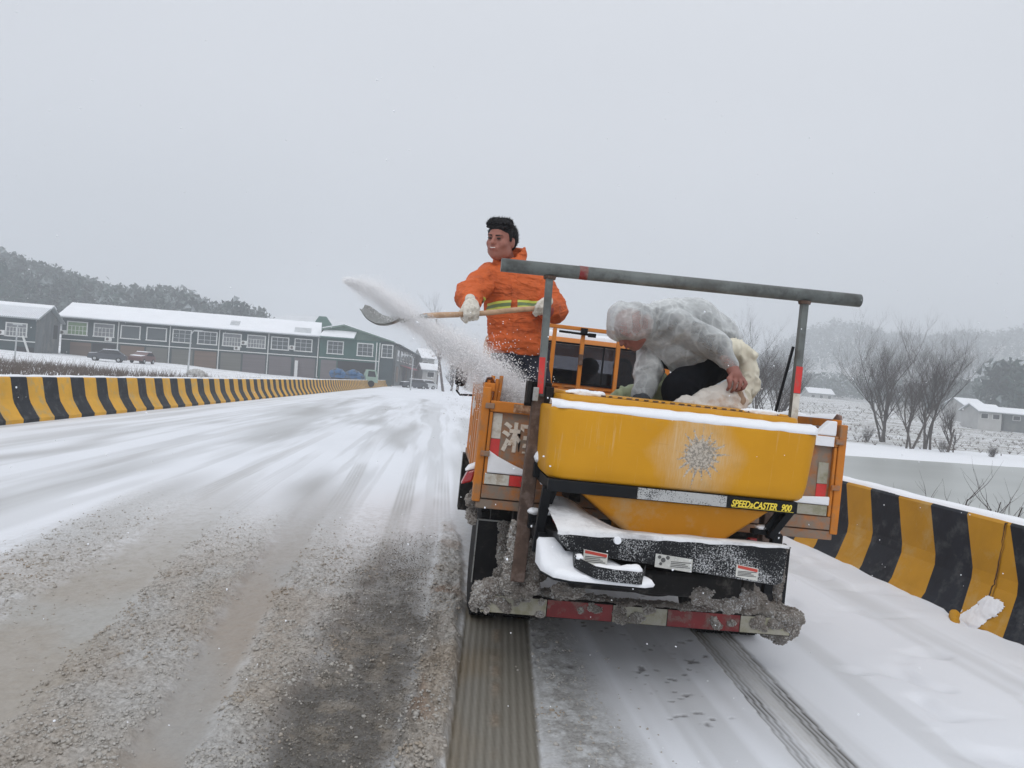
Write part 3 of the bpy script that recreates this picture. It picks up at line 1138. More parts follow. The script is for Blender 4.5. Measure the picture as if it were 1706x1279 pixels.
lay(rtrk * keep * .22 + rtrk * keep * sst(.6, .9, 1 - rib2) * .3, [.55, .54, .52], .3, .2)
h = np.where(rtrk > .5, h - .012 + .004 * rib2, h)
# the verge on the right: clean snow with soft dents, banked against the barrier
cln = sst(2.1, 2.5, X)
h += cln * (.018 + .05 * sst(3.0, 4.05, X) * (.6 + .8 * fb2(Y * 1.3, Y * 0, 97, 3)) + .02 * (fb2(X * 2.6, Y * 2.0, 98, 3) - .5))
dent = sst(.60, .8, fb2(X * 3.2, Y * 2.6, 99, 2)) * cln
h -= dent * .04
lay(dent * .12, [.62, .64, .68])
h -= sst(-7.4, -7.9, X) * .03
lay(sst(-7.75, -8.0, X) * sst(.4, .6, fb2(X * 6, Y * 2, 101, 3)) * .35, [.45, .42, .38])
h += .004 * (fb2(X * 6, Y * 3, 103, 3) - .5)
colv = np.clip(col * (1 + .10 * (fb2(X * 1.1, Y * .5, 105, 4) - .5)[:, None]), 0, .9)
V = np.stack([X, Y, h], 1)
meta(fast_mesh('snow_covered_road', V, grid_faces(len(ry), len(rx)), M['road'], {'tone': colv, 'wet': wet, 'grit': grit}), kind='structure')


def road_h(x, y):
    i = np.clip(np.searchsorted(ry, y), 0, len(ry) - 1)
    j = np.clip(np.searchsorted(rx, x), 0, len(rx) - 1)
    return h[i * len(rx) + j]


# loose slush crumbs: nobody could count them
def lumps(name, pts, rad, mat, seed, squash=.8, parent=None, kind='stuff', frame=FW, label=None, cat=None):
    t_ = (1 + 5 ** .5) / 2
    iv = np.array([(-1, t_, 0), (1, t_, 0), (-1, -t_, 0), (1, -t_, 0), (0, -1, t_), (0, 1, t_), (0, -1, -t_), (0, 1, -t_), (t_, 0, -1), (t_, 0, 1), (-t_, 0, -1), (-t_, 0, 1)]) / math.hypot(1, t_)
    jf = np.array([(0, 11, 5), (0, 5, 1), (0, 1, 7), (0, 7, 10), (0, 10, 11), (1, 5, 9), (5, 11, 4), (11, 10, 2), (10, 7, 6), (7, 1, 8), (3, 9, 4), (3, 4, 2), (3, 2, 6), (3, 6, 8), (3, 8, 9), (4, 9, 5), (2, 4, 11), (6, 2, 10), (8, 6, 7), (9, 8, 1)])
    rs = np.random.RandomState(seed)
    n = len(pts)
    s = rs.uniform(.72, 1.2, (n, 12, 1)) * iv[None]
    s = s * (rs.uniform(.7, 1.3, (n, 1, 3)) * np.array([1, 1, squash])) * np.asarray(rad).reshape(n, 1, 1)
    a = rs.uniform(0, 6.28, n)
    ca, sa = np.cos(a)[:, None], np.sin(a)[:, None]
    xx = s[:, :, 0] * ca - s[:, :, 1] * sa
    yy = s[:, :, 0] * sa + s[:, :, 1] * ca
    s = np.stack([xx, yy, s[:, :, 2]], 2)
    V = (np.asarray(pts)[:, None] + s).reshape(-1, 3)
    F = (jf[None] + (np.arange(n) * 12)[:, None, None]).reshape(-1, 3)
    o = fast_mesh(name, V, F, mat, smooth=True, parent=parent, frame=frame)
    return meta(o, label, cat, kind=kind)


rs = np.random.RandomState(3)
NC = 170000
cand_x = rs.uniform(-3.2, 1.1, NC)
cand_y = 2.5 + rs.uniform(0, 1, NC) ** 1.5 * 7.5
ii = np.clip(np.searchsorted(ry, cand_y), 0, len(ry) - 1) * len(rx) + np.clip(np.searchsorted(rx, cand_x), 0, len(rx) - 1)
wgt = np.clip(pile[ii] * 1.0 + dark[ii] * (1 - wetp[ii]) * .35 + .03 * nearD[ii] + mid[ii] * .15, 0, 1) * sst(9, 4, cand_y) * (1 - trk[ii] * .97)
ok = rs.uniform(0, 1, NC) < wgt * .85 * sst(.35, .62, lump[ii])
lx_, ly_ = cand_x[ok][:27000], cand_y[ok][:27000]
ii = ii[ok][:27000]
rad = rs.uniform(.003, .0085, len(lx_)) * (.8 + 1.1 * rs.uniform(0, 1, len(lx_)) ** 6)
crumb = surf('slush_crumb', (.42, .405, .38), .6, var=.15, vscale=30, dirt=(.32, .265, .205), dirt_amt=.4, dscale=1.6, bump=.5, bscale=150)
lumps('slush_crumbs', np.stack([lx_, ly_, h[ii] + rad * .15], 1), rad, crumb, 4)

# grit and broken ice in the wet wheel lane
gx = rs.uniform(-.75, .10, 60000)
gy_ = 2.5 + rs.uniform(0, 1, 60000) ** 1.4 * 5
ii = np.clip(np.searchsorted(ry, gy_), 0, len(ry) - 1) * len(rx) + np.clip(np.searchsorted(rx, gx), 0, len(rx) - 1)
ok = rs.uniform(0, 1, 60000) < dark[ii] * (.35 + .65 * sst(.35, .65, fb2(gx * 6, gy_ * 5, 120, 3)))
gx, gy_, ii = gx[ok][:20000], gy_[ok][:20000], ii[ok][:20000]
rad = rs.uniform(.0015, .0048, len(gx)) * (.8 + .9 * rs.uniform(0, 1, len(gx)) ** 5)
grit_m = surf('wet_grit', (.15, .137, .118), .45, var=.3, vscale=40, dirt=(.31, .29, .26), dirt_amt=.35, dscale=7, bump=.3, bscale=150)
lumps('wet_grit', np.stack([gx, gy_, h[ii] + rad * .2], 1), rad, grit_m, 14)

# ------------------------------------------------------------------ striped concrete barriers
def barrier(name, label, x0, sgn, top, bounds, first_yellow, ymat, wj=.008, slant=0., group=None, cap_w=.2):
    """profile from the toe at the road outwards; sgn=+1: the wall rises away to +x"""
    prof = [(0, -.05), (0, .07), (.05, .13), (.175, .34), (.20, .42), (.235, top - .02), (.255, top), (.255 + cap_w - .02, top), (.255 + cap_w, top - .03), (.255 + cap_w + .12, -.3)]
    if sgn < 0:
        prof = [(0, -.05), (0, .06), (.06, .13), (.20, .35), (.235, .44), (.315, top - .02), (.335, top), (.335 + cap_w - .02, top), (.335 + cap_w, top - .03), (.335 + cap_w + .12, -.3)]
    px_ = prof[6][0]
    t = thing(name, label, 'barrier', (x0, bounds[0], 0), group=group)
    rs = np.random.RandomState(5 if sgn > 0 else 6)
    cols = []
    for k, y in enumerate(bounds):
        cols.append([y - slant * (top - max(0, prof[i][1])) * (1 if i < 7 else 0) + rs.uniform(-wj, wj) * (1 if 0 < i < 7 else 0) for i in range(len(prof))])
    V, F, I = [], [], []
    np_ = len(prof)

    def ring(c, off=0):
        V.extend([(x0 + sgn * (prof[i][0]) + (sgn * off if i < 7 else 0), c[i], prof[i][1] - (off if 5 <= i < 8 else 0)) for i in range(np_)])
    for k in range(len(bounds) - 1):
        n = len(V)
        ring(cols[k])
        ring(cols[k + 1])
        yel = (k % 2 == 0) == first_yellow
        for i in range(np_ - 1):
            q = (n + i, n + i + 1, n + np_ + i + 1, n + np_ + i)
            F.append(q if sgn < 0 else q[::-1])
            I.append((0 if yel else 1) if i < 7 else 2)
    b = mk('concrete_wall', V, F, [ymat, M['conc_black'], M['conc']], t, idx=I)
    # settled snow along the top, its outer edge uneven
    ys_ = np.concatenate([np.arange(bounds[0], min(bounds[-1], 30), .11), np.arange(30, max(bounds[-1], 30.1), 1.)])
    ys_ = ys_[ys_ <= bounds[-1]]
    V, F = [], []
    for y in ys_:
        a = float(vn2(y * 1.7, 0, 5)) * .6 + float(vn2(y * 7, 0, 6)) * .4
        fr = px_ + .02 + .035 * (a - .3) * (1.6 if sgn > 0 else 1) - .02
        th = .012 + .020 * a
        V += [(x0 + sgn * fr, y, top - .002), (x0 + sgn * (fr + .02), y, top + th * .8), (x0 + sgn * (px_ + cap_w * .5), y, top + th * 1.5), (x0 + sgn * (px_ + cap_w - .01), y, top + th), (x0 + sgn * (px_ + .005 + cap_w), y, top - .03)]
    for k in range(len(ys_) - 1):
        for i in range(4):
            q = (k * 5 + i, k * 5 + i + 1, k * 5 + 5 + i + 1, k * 5 + 5 + i)
            F.append(q if sgn < 0 else q[::-1])
    mk('snow_cap', V, F, M['snow'], t, smooth=True)
    return t


LB = [15.77, 16.37, 16.98, 17.6, 18.2, 18.85, 19.48, 20.07, 20.72, 21.31, 22.03, 22.61]
lb = [LB[0] - .61 * k for k in range(26, 0, -1)] + LB
while lb[-1] < 150:
    lb.append(lb[-1] + .66 + .02 * math.sin(len(lb) * 1.7))
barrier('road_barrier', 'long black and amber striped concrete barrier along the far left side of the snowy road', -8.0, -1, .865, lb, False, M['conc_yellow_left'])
RB = [4.35, 4.81, 5.27, 5.73, 6.18, 6.64, 7.11, 7.55]
rb = [RB[0] - .46 * k for k in range(6, 0, -1)] + RB
while rb[-1] < 60:
    rb.append(rb[-1] + .45)
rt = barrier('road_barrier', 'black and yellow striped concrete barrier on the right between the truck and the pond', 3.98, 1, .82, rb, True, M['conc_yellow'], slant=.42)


def crack_strip():
    """the jagged open joint that runs down the nearest yellow stripe, with the mortar knocked out along it"""
    pts = [(5.300, .815, .236), (5.305, .70, .229), (5.292, .60, .220), (5.306, .52, .210), (5.300, .42, .200), (5.285, .34, .175), (5.262, .26, .127), (5.25, .20, .092), (5.245, .14, .055), (5.25, .09, .018)]
    m = MB()
    rs = np.random.RandomState(2)
    v, f = [], []
    fine = []
    for a, b in zip(pts[:-1], pts[1:]):
        for k in range(4):
            t = k / 4
            fine.append([a[i] + (b[i] - a[i]) * t for i in range(3)])
    fine.append(list(pts[-1]))
    for k, (y, z, dx) in enumerate(fine):
        y += rs.uniform(-.008, .008)
        w = rs.uniform(.004, .009) + (.008 if z < .35 else 0)
        x = 3.98 + dx - .002
        v += [(x - .004, y - w, z), (x + .02, y, z), (x - .004, y + w, z), (x - .0045, y - w - .006, z), (x - .0045, y + w + .005, z)]
    for k in range(len(fine) - 1):
        a, b = k * 5, k * 5 + 5
        f += [(a, a + 1, b + 1, b), (a + 1, a + 2, b + 2, b + 1), (a + 3, a, b, b + 3), (a + 2, a + 4, b + 4, b + 2)]
    mi = []
    for k in range(len(fine) - 1):
        mi += [0, 0, 1, 1]
    mk('cracked_joint', v, f, [M['open_dark'], M['conc_edge']], rt, idx=mi)


M['conc_edge'] = surf('chipped_orange_brown_edge', (.26, .12, .03), .8, var=.3, vscale=30, bump=.3)
crack_strip()
# snow splashed on that stripe, and a knocked-off lump of striped concrete under it
gy, gz_ = np.linspace(4.98, 5.50, 75), np.linspace(.03, .40, 55)
fx_ = np.interp(gz_, [0, .07, .13, .34, .42, .82], [0, 0, .05, .175, .20, .235])
YY, ZZ = np.meshgrid(gy, gz_)
cy_ = 5.30 - (ZZ - .05) * .45
mk_ = .62 - ((YY - cy_) / .17) ** 2 - ((ZZ - .12) / .21) ** 2 + 1.1 * (fb2(YY * 16, ZZ * 16, 5, 4) - .5)
off = .004 + .028 * np.clip(mk_, 0, 1) + .006 * fb2(YY * 40, ZZ * 40, 6, 2)
XX = 3.98 + np.interp(ZZ, [0, .07, .13, .34, .42, .82], [0, 0, .05, .175, .20, .235]) - np.where(mk_ > 0, off, -.004)
F = grid_faces(55, 75)
okm = (mk_.ravel()[F] > -.02).all(1)
mk('thrown_snow', np.stack([XX, YY, ZZ], -1).reshape(-1, 3), F[okm].tolist(), M['snow'], rt, smooth=True)
S = SDF((3.7, 5.15, -.03), (4.0, 5.5, .2), .006)
S.cap((3.85, 5.27, .085), (3.90, 5.34, .105), .026, .036, k=.01)
S.cap((3.83, 5.24, .065), (3.88, 5.30, .075), .024, .032, k=.01)
Vv, Ff = S.mesh()
Vv = wrinkle(Vv, Ff, .008, .03, 5, False)
meta(mk('concrete_chunk', Vv, Ff, M['conc_yellow'], None, (3.86, 5.3, 0), smooth=True), 'broken lump of yellow painted concrete half buried in snow below the cracked barrier', 'rubble')

# ------------------------------------------------------------------ the shop row on the left
A0 = at_dist(103, 564, 105.)
A1 = at_dist(529, 595, 105. * 1.08)
bd = Vector((A1.x - A0.x, A1.y - A0.y, 0))
blen = bd.length
bang = math.atan2(bd.y, bd.x)
base0 = Vector((A0.x, A0.y, A0.z - 3.05))
FB = Frame(Matrix.Translation(base0) @ Matrix.Rotation(bang, 4, 'Z') @ Matrix.Rotation(-R(1.1), 4, 'Y'))
FBI = FB.M.inverted()


def on_row(px, py, yoff=0.):
    """where a sight line meets the plane of the row's front"""
    o = FBI @ Vector((0, 0, EYE))
    d = (FBI.to_3x3() @ ray(px, py))
    return o + d * ((yoff - o.y) / d.y)


def window(parent, x0, x1, z0, z1, y=0., pane='pane', bars=0, fr=.14):
    m = MB()
    m.box(x0 - fr, x1 + fr, y - .09, y + .02, z1, z1 + fr)
    m.box(x0 - fr * 1.4, x1 + fr * 1.4, y - .14, y + .02, z0 - fr, z0)
    m.box(x0 - fr, x0, y - .08, y + .02, z0, z1)
    m.box(x1, x1 + fr, y - .08, y + .02, z0, z1)
    w = m.build('window', M['ledge'], parent)
    g = MB().box(x0, x1, y - .012, y + .01, z0, z1).build('pane', M[pane], w)
    if bars:
        b = MB()
        for i in range(1, bars):
            x = x0 + (x1 - x0) * i / bars
            b.box(x - .03, x + .03, y - .05, y - .02, z0, z1 - (.45 if bars > 3 else 0))
        for z in (z0 + (z1 - z0) * .33, z0 + (z1 - z0) * .70):
            b.box(x0, x1, y - .055, y - .022, z - .025, z + .025)
        b.build('window_bars', M['ledge'] if bars > 3 else M['pole'], w)
    return w


def air_unit(parent, x, z, y=0.):
    m = MB()
    m.box(x - .42, x + .42, y - .36, y - .02, z - .3, z + .3)
    a = m.build('air_conditioner', M['ledge'], parent, bevel=.03)
    MB().lathe((x - .08, y - .38, z), [(0, .2), (.02, .2)], 'y', 14).build('fan_grille', M['pole_dark'], a)


def downpipe(parent, x, z0, z1, y=0.):
    MB().tube([(x, y - .1, z0), (x, y - .1, z1)], .075, 6).build('downpipe', M['ledge'], parent)


row = thing('shop_building', 'long two-storey slate grey shop row with a snow-covered roof and ten white-framed windows', 'building', (0, 0, 0), FB)
L_ = on_row(530, 595).x
MB().box(0, L_, 0, 11, -.6, 6.05).build('wall', M['wall_grey'], row)
m = MB()
m.prism([(-.75, 5.92), (-.75, 6.10), (5.5, 8.35), (11.7, 6.1), (11.7, 5.92), (5.5, 8.15)], 'x', -.5, L_ + .25)
rf = m.build('roof', M['corrugated'], row)
V, F = [], []
nx_, ny_ = 120, 12
for j in range(ny_ + 1):
    for i in range(nx_ + 1):
        x, t = -.48 + (L_ + .7) * i / nx_, j / ny_
        y = -.78 + 6.3 * t
        V.append((x, y, 6.115 + (y + .75) * .36 + .07 + .05 * float(vn2(x * .7, y, 7)) - (.075 if (33 < i * L_ / nx_ and 0) else 0)))
n = len(V)
F = grid_faces(ny_ + 1, nx_ + 1).tolist()
V += [(x, y, z - .14) for x, y, z in V[:nx_ + 1]]
F += [[i, n + i, n + i + 1, i + 1] for i in range(nx_)]
sn = mk('roof_snow', V, F, M['snow_roof'], rf, smooth=False)
bare = MB()
xa = on_row(382, 545).x
for cx, w, za, zb in ((on_row(390, 545).x, 1.3, 1.5, 3.6), (on_row(505, 553).x, 2.4, .6, 2.9)):
    nn = int(w / .16)
    for k in range(nn):
        x = cx - w / 2 + k * w / nn
        bare.prism([(-.75 + za, 6.115 + za * .36 + .125), (-.75 + zb, 6.115 + zb * .36 + .125), (-.75 + zb, 6.115 + zb * .36 + .14), (-.75 + za, 6.115 + za * .36 + .14)], 'x', x, x + .07)
meta(bare.build('bare_roof_corrugations', M['corrugated'], rf), kind='stuff')
MB().box(-.05, L_, -.16, .0, 2.95, 3.08).build('floor_ledge', M['ledge'], row)
wins = [(111, 146), (155.5, 190.7), (200.8, 234.5), (244, 278.5), (287.6, 320), (329.6, 363), (371.5, 403.5), (412.6, 444), (452.7, 483), (491.7, 522)]
kinds = [('pane_green', 5), ('pane_grid', 5), ('pane', 0), ('pane', 0), ('pane', 3), ('pane', 3), ('pane_grid', 6), ('pane_grid', 6), ('pane', 3), ('pane', 3)]
for (a, b), (pn, br) in zip(wins, kinds):
    xa_, xb_ = on_row(a, 550).x + .16, on_row(b, 555).x - .16
    window(row, xa_, xb_, 3.78, 5.42, pane=pn, bars=br)
for px, py in ((196, 575), (282, 580), (364, 585), (446, 590), (529, 597)):
    downpipe(row, on_row(px, py).x, 0, 5.9)
for px, py in ((105.5, 553.5), (181, 565), (395, 580), (406.5, 571), (487, 579)):
    q = on_row(px, py)
    air_unit(row, q.x, q.z)
sh = [(116, 151, 'shutter_brown'), (153, 192, 'open_dark'), (200, 240, 'shutter_brown'), (243, 279, 'shutter_grey'), (286, 321, 'shutter_grey'), (324, 361, 'shutter_brown'),
      (368, 402, 'shutter_grey'), (405, 443, 'shutter_mauve'), (449, 486, 'shutter_mauve'), (491, 526, 'shutter_mauve')]
for a, b, mt in sh:
    x0_, x1_ = on_row(a, 590).x, on_row(b, 590).x
    m = MB().box(x0_, x1_, -.05 if mt != 'open_dark' else -.015, .01, -.3, 2.72)
    s_ = m.build('roller_shutter' if mt != 'open_dark' else 'shop_doorway', M[mt], row)
    if mt != 'open_dark':
        mm = MB()
        for k in range(13):
            mm.box(x0_ + .04, x1_ - .04, -.075, -.052, .02 + k * .21, .02 + k * .21 + .13)
        mm.build('shutter_slats', M[mt], s_)
MB().box(on_row(492, 610).x - .1, on_row(492, 610).x + .35, -.5, -.2, -.3, 2.3).build('white_column', M['ledge'], row)

# the neighbour with a green gable
x0_, x1_ = L_ + .12, on_row(655, 600).x
gb = thing('shop_building', 'bottle green shop with a wide low gable, right of the long grey row', 'building', (x0_, 0, 0), FB)
xc = on_row(632, 600).x
MB().box(x0_, xc, -.25, 10, -.8, 6.0).build('wall', M['wall_green'], gb)
MB().box(xc + .01, x1_, -.1, 10, -.8, 5.9).build('side_bay', M['wall_grey'], gb)
pk = on_row(573, 541)
xr = on_row(652, 573)
MB().prism([(x0_ + .5, 6.02), (xr.x, 6.02), (xr.x, 6.1), (pk.x, pk.z - .2), (x0_ + .5, pk.z - .9)], 'y', .3, 9.5).build('gable', M['wall_gable'], gb)
rg_ = MB()
rg_.prism([(x0_ + .2, pk.z - .98), (pk.x, pk.z - .18), (xr.x + .4, 5.95), (xr.x + .4, 6.15), (pk.x, pk.z + .05), (x0_ + .2, pk.z - .75)], 'y', -.3, 9.8)
rfg = rg_.build('roof', M['wall_gable'], gb)
sn_ = MB().prism([(x0_ + .2, pk.z - .74), (pk.x, pk.z + .06), (xr.x + .4, 6.16), (xr.x + .4, 6.26), (pk.x, pk.z + .2), (x0_ + .2, pk.z - .62)], 'y', -.32, 9.9).build('roof_snow', M['snow_roof'], rfg)
ax = on_row(594, 560).x
m = MB().hexa([(x0_ - .1, -1.1, 6.0), (ax - .4, -1.1, 6.0), (x0_ + .5, .25, 6.0), (ax, .25, 6.0), (x0_ - .1, -1.1, 6.12), (ax - .4, -1.1, 6.12), (x0_ + .5, .25, 7.05), (ax, .25, 7.05)])
lt = m.build('lean_to_roof', M['roof_green'], gb)
MB().hexa([(x0_ - .1, -1.15, 6.13), (ax - .4, -1.15, 6.13), (x0_ + .5, .22, 7.06), (ax, .22, 7.06), (x0_ - .1, -1.15, 6.26), (ax - .4, -1.15, 6.26), (x0_ + .5, .22, 7.2), (ax, .22, 7.2)]).build('lean_to_snow', M['snow_roof'], lt)
for a, b in ((545, 571.5), (595, 621)):
    window(gb, on_row(a, 580).x + .1, on_row(b, 585).x - .1, 3.75, 5.45, y=-.25, pane='pane', bars=3)
window(gb, on_row(636.5, 590).x, on_row(654, 590).x - .1, 3.75, 5.5, y=-.1, bars=2)
MB().box(x0_, xc, -.4, -.25, 2.95, 3.08).build('floor_ledge', M['ledge'], gb)
MB().box(on_row(534, 610).x, on_row(560, 610).x, -.3, -.24, -.3, 2.7).build('roller_shutter', M['shutter_mauve'], gb)
MB().box(on_row(562, 610).x, on_row(625, 610).x, -.28, -.24, -.3, 2.7).build('shop_doorway', M['open_dark'], gb)
for px in (626, 631):
    downpipe(gb, on_row(px, 600).x, -.3, 5.8, y=-.25)

# a taller green-roofed building looking over the joint
gk = thing('house', 'green-roofed house showing above the joint of the grey and green shops', 'house', (L_ - .5, 16, 0), FB)
q = on_row(520, 545, 16.)
q2 = on_row(549, 528, 16.)
MB().box(q.x + .3, q2.x + .8, 16, 24, 0, q.z - .5).build('wall', M['wall_green'], gk)
MB().prism([(q.x - .6, q.z - .8), (q.x + 1., q2.z), (q2.x - .5, q2.z), (q2.x + 2.2, q.z - 1.6), (q2.x + 2.2, q.z - 2), (q.x - .6, q.z - 1.2)], 'y', 15.6, 24).build('roof', M['roof_green'], gk)

# far row turning away along the road
fr_ = thing('shop_building', 'hazy grey shop row running away down the road past the green shop', 'building', (x1_ + .2, 0, 0), FB)
qa, qb = at_dist(657, 628, 127.), at_dist(697, 634, 195.)
la, lb_ = FBI @ qa, FBI @ qb
dv = Vector((lb_.x - la.x, lb_.y - la.y, 0)).normalized()
nv = Vector((-dv.y, dv.x, 0))
Lf = (Vector((lb_.x, lb_.y, 0)) - Vector((la.x, la.y, 0))).length


def rowpt(s, o, z):
    return Vector((la.x, la.y, 0)) + dv * s + nv * o + Vector((0, 0, z))


def rowbox(m, s0, s1, o0, o1, z0, z1):
    return m.hexa([rowpt(s, o, z) for z in (z0, z1) for o in (o0, o1) for s in (s0, s1)])


rowbox(MB(), 0, Lf, 0, 9, -1, 6.0).build('wall', M['wall_side'], fr_)
m = MB()
m.hexa([rowpt(-.4, -.8, 5.95), rowpt(Lf + .4, -.8, 5.95), rowpt(-.4, 4.5, 7.6), rowpt(Lf + .4, 4.5, 7.6), rowpt(-.4, -.8, 6.15), rowpt(Lf + .4, -.8, 6.15), rowpt(-.4, 4.5, 7.8), rowpt(Lf + .4, 4.5, 7.8)])
r_ = m.build('roof', M['wall_grey'], fr_)
m = MB()
m.hexa([rowpt(.4, -.6, 6.16), rowpt(Lf + .4, -.6, 6.16), rowpt(.4, 4.5, 7.81), rowpt(Lf + .4, 4.5, 7.81), rowpt(.4, -.6, 6.34), rowpt(Lf + .4, -.6, 6.34), rowpt(.4, 4.5, 8.0), rowpt(Lf + .4, 4.5, 8.0)])
m.build('roof_snow', M['snow_roof'], r_)
for k in range(9):
    s0 = 2.5 + k * (Lf - 5) / 9
    w = rowbox(MB(), s0 - .15, s0 + 3.2, -.08, .02, 3.55, 5.45).build('window', M['ledge'], fr_)
    rowbox(MB(), s0 + .05, s0 + 3.0, -.12, -.09, 3.72, 5.28).build('pane', M['pane'], w)
    rowbox(MB(), s0 - .2, s0 + 3.6, -.08, .02, .0, 2.6).build('roller_shutter', M[('shutter_brown', 'shutter_grey', 'open_dark')[k % 3]], fr_)
m = MB()
m.hexa([rowpt(9, -2.2, 2.3), rowpt(42, -2.2, 2.3), rowpt(9, -.1, 2.9), rowpt(42, -.1, 2.9), rowpt(9, -2.2, 2.5), rowpt(42, -2.2, 2.5), rowpt(9, -.1, 3.), rowpt(42, -.1, 3.)])
m.build('awning', M['red_cloth'], fr_)

# left building with a corrugated roof
g0 = at_dist(58, 575, 95.)
FL = Frame(Matrix.Translation(Vector((g0.x, g0.y, g0.z - 2.3))) @ Matrix.Rotation(bang - .02, 4, 'Z') @ Matrix.Rotation(-R(.6), 4, 'Y'))
FLI = FL.M.inverted()


def on_left(px, py):
    o = FLI @ Vector((0, 0, EYE))
    d = (FLI.to_3x3() @ ray(px, py))
    return o + d * (-o.y / d.y)


lf = thing('shop_building', 'grey house at the left edge with frosted corrugated roof and blank end wall', 'building', (0, 0, 0), FL)
ze = on_left(58, 531).z
MB().prism([(0, -1), (0, ze - .05), (4.2, ze + 1.6), (8.4, ze + .1), (8.4, -1)], 'x', -22, 0).build('wall', M['wall_grey'], lf)
MB().prism([(.02, -1), (.02, ze - .15), (4.2, ze + 1.5), (8.38, ze), (8.38, -1)], 'x', .003, .06).build('end_wall', M['wall_side'], lf)
rl_ = MB().prism([(-.6, ze - .12), (-.6, ze + .02), (4.2, ze + 1.95), (9, ze + .02), (9, ze - .12), (4.2, ze + 1.78)], 'x', -22, .5).build('roof', M['corrugated'], lf)
MB().prism([(3.2, ze + 1.56), (4.2, ze + 1.97), (5.2, ze + 1.58), (5.2, ze + 1.68), (4.2, ze + 2.08), (3.2, ze + 1.66)], 'x', -22, .52).build('ridge_snow', M['snow_roof'], rl_)
m = MB()
for k in range(100):
    x = -21.9 + k * .224
    m.prism([(-.6, ze + .03), (3.3, ze + 1.6), (3.3, ze + 1.68), (-.6, ze + .11)], 'x', x, x + .135)
meta(m.build('roof_corrugations', M['snow_roof'], rl_), kind='stuff')
window(lf, on_left(11, 550).x, on_left(43.5, 550).x, on_left(25, 559).z, on_left(25, 539).z, pane='pane_grid', bars=6)
window(lf, on_left(-40, 550).x, on_left(-8, 550).x, on_left(25, 559).z, on_left(25, 539).z, pane='pane')
air_unit(lf, on_left(3, 553).x, on_left(3, 553.5).z)
MB().box(-22, .05, -.15, 0, on_left(20, 567).z - .06, on_left(20, 567).z + .06).build('floor_ledge', M['ledge'], lf)
MB().tube([(-1.3, -.2, on_left(48, 560).z), (-.6, -.25, 1.5), (-.1, -.25, .2)], .13, 8).build('drain_pipe', M['ledge'], lf)
MB().box(on_left(24, 590).x, on_left(56, 590).x, -.02, .01, -.5, 2.).build('shop_doorway', M['open_dark'], lf)
MB().box(.07, .11, 6.0, 7.4, ze - 2.2, ze - .4).build('end_window', M['open_dark'], lf)


# ------------------------------------------------------------------ street poles
def pole(name, label, cat, px, pyb, D, H, r=.09, arms=(), mat='pole', lamp=None):
    q = at_dist(px, pyb, D)
    z0 = float(terrain_z(q.x, q.y)) - .1
    t = thing(name, label, cat, (q.x, q.y, z0))
    top = z0 + H
    MB().tube([(q.x, q.y, z0), (q.x, q.y, top)], [r, r * .7], 8).build('pole', M[mat], t)
    for (dx, dz, ln) in arms:
        MB().beam((q.x - ln + dx, q.y, top + dz), (q.x + ln + dx, q.y, top + dz), .1, .1).build('crossarm', M[mat], t)
    if lamp:
        MB().tube([(q.x, q.y, top - .1), (q.x + lamp * .5, q.y - .1, top + .25), (q.x + lamp, q.y - .2, top + .3)], .06, 6).build('lamp_arm', M[mat], t)
        MB().box(q.x + lamp - .1, q.x + lamp + .7 * (1 if lamp > 0 else -1), q.y - .4, q.y, top + .22, top + .38).build('lamp_head', M[mat], t)
    return t


t = pole('street_lamp', 'short grey street lamp with twin upright tips before the leftmost house', 'street lamp', 22.5, 620, 62, 3.1, .07, arms=((0, -.02, .35),))
pole('street_lamp', 'white street lamp standing before the brown shutters of the long grey row', 'street lamp', 313, 620, 80, 4.1, .10, lamp=.5)
pole('street_lamp', 'far white street lamp at the end of the striped barrier', 'street lamp', 684.5, 640, 95, 4.2, .09, lamp=-.6)
pole('utility_pole', 'dark utility pole with two crossarms beside the row of bare roadside trees', 'utility pole', 728, 640, 140, 7.6, .13, arms=((0, -.5, .9), (0, -1.6, .9)), mat='pole_dark')
pole('utility_pole', 'thin pale post before the corner of the green shop', 'post', 625.5, 620, 98, 3.6, .07)
wq = [at_dist(600, 596, 60), at_dist(660, 604, 62)]


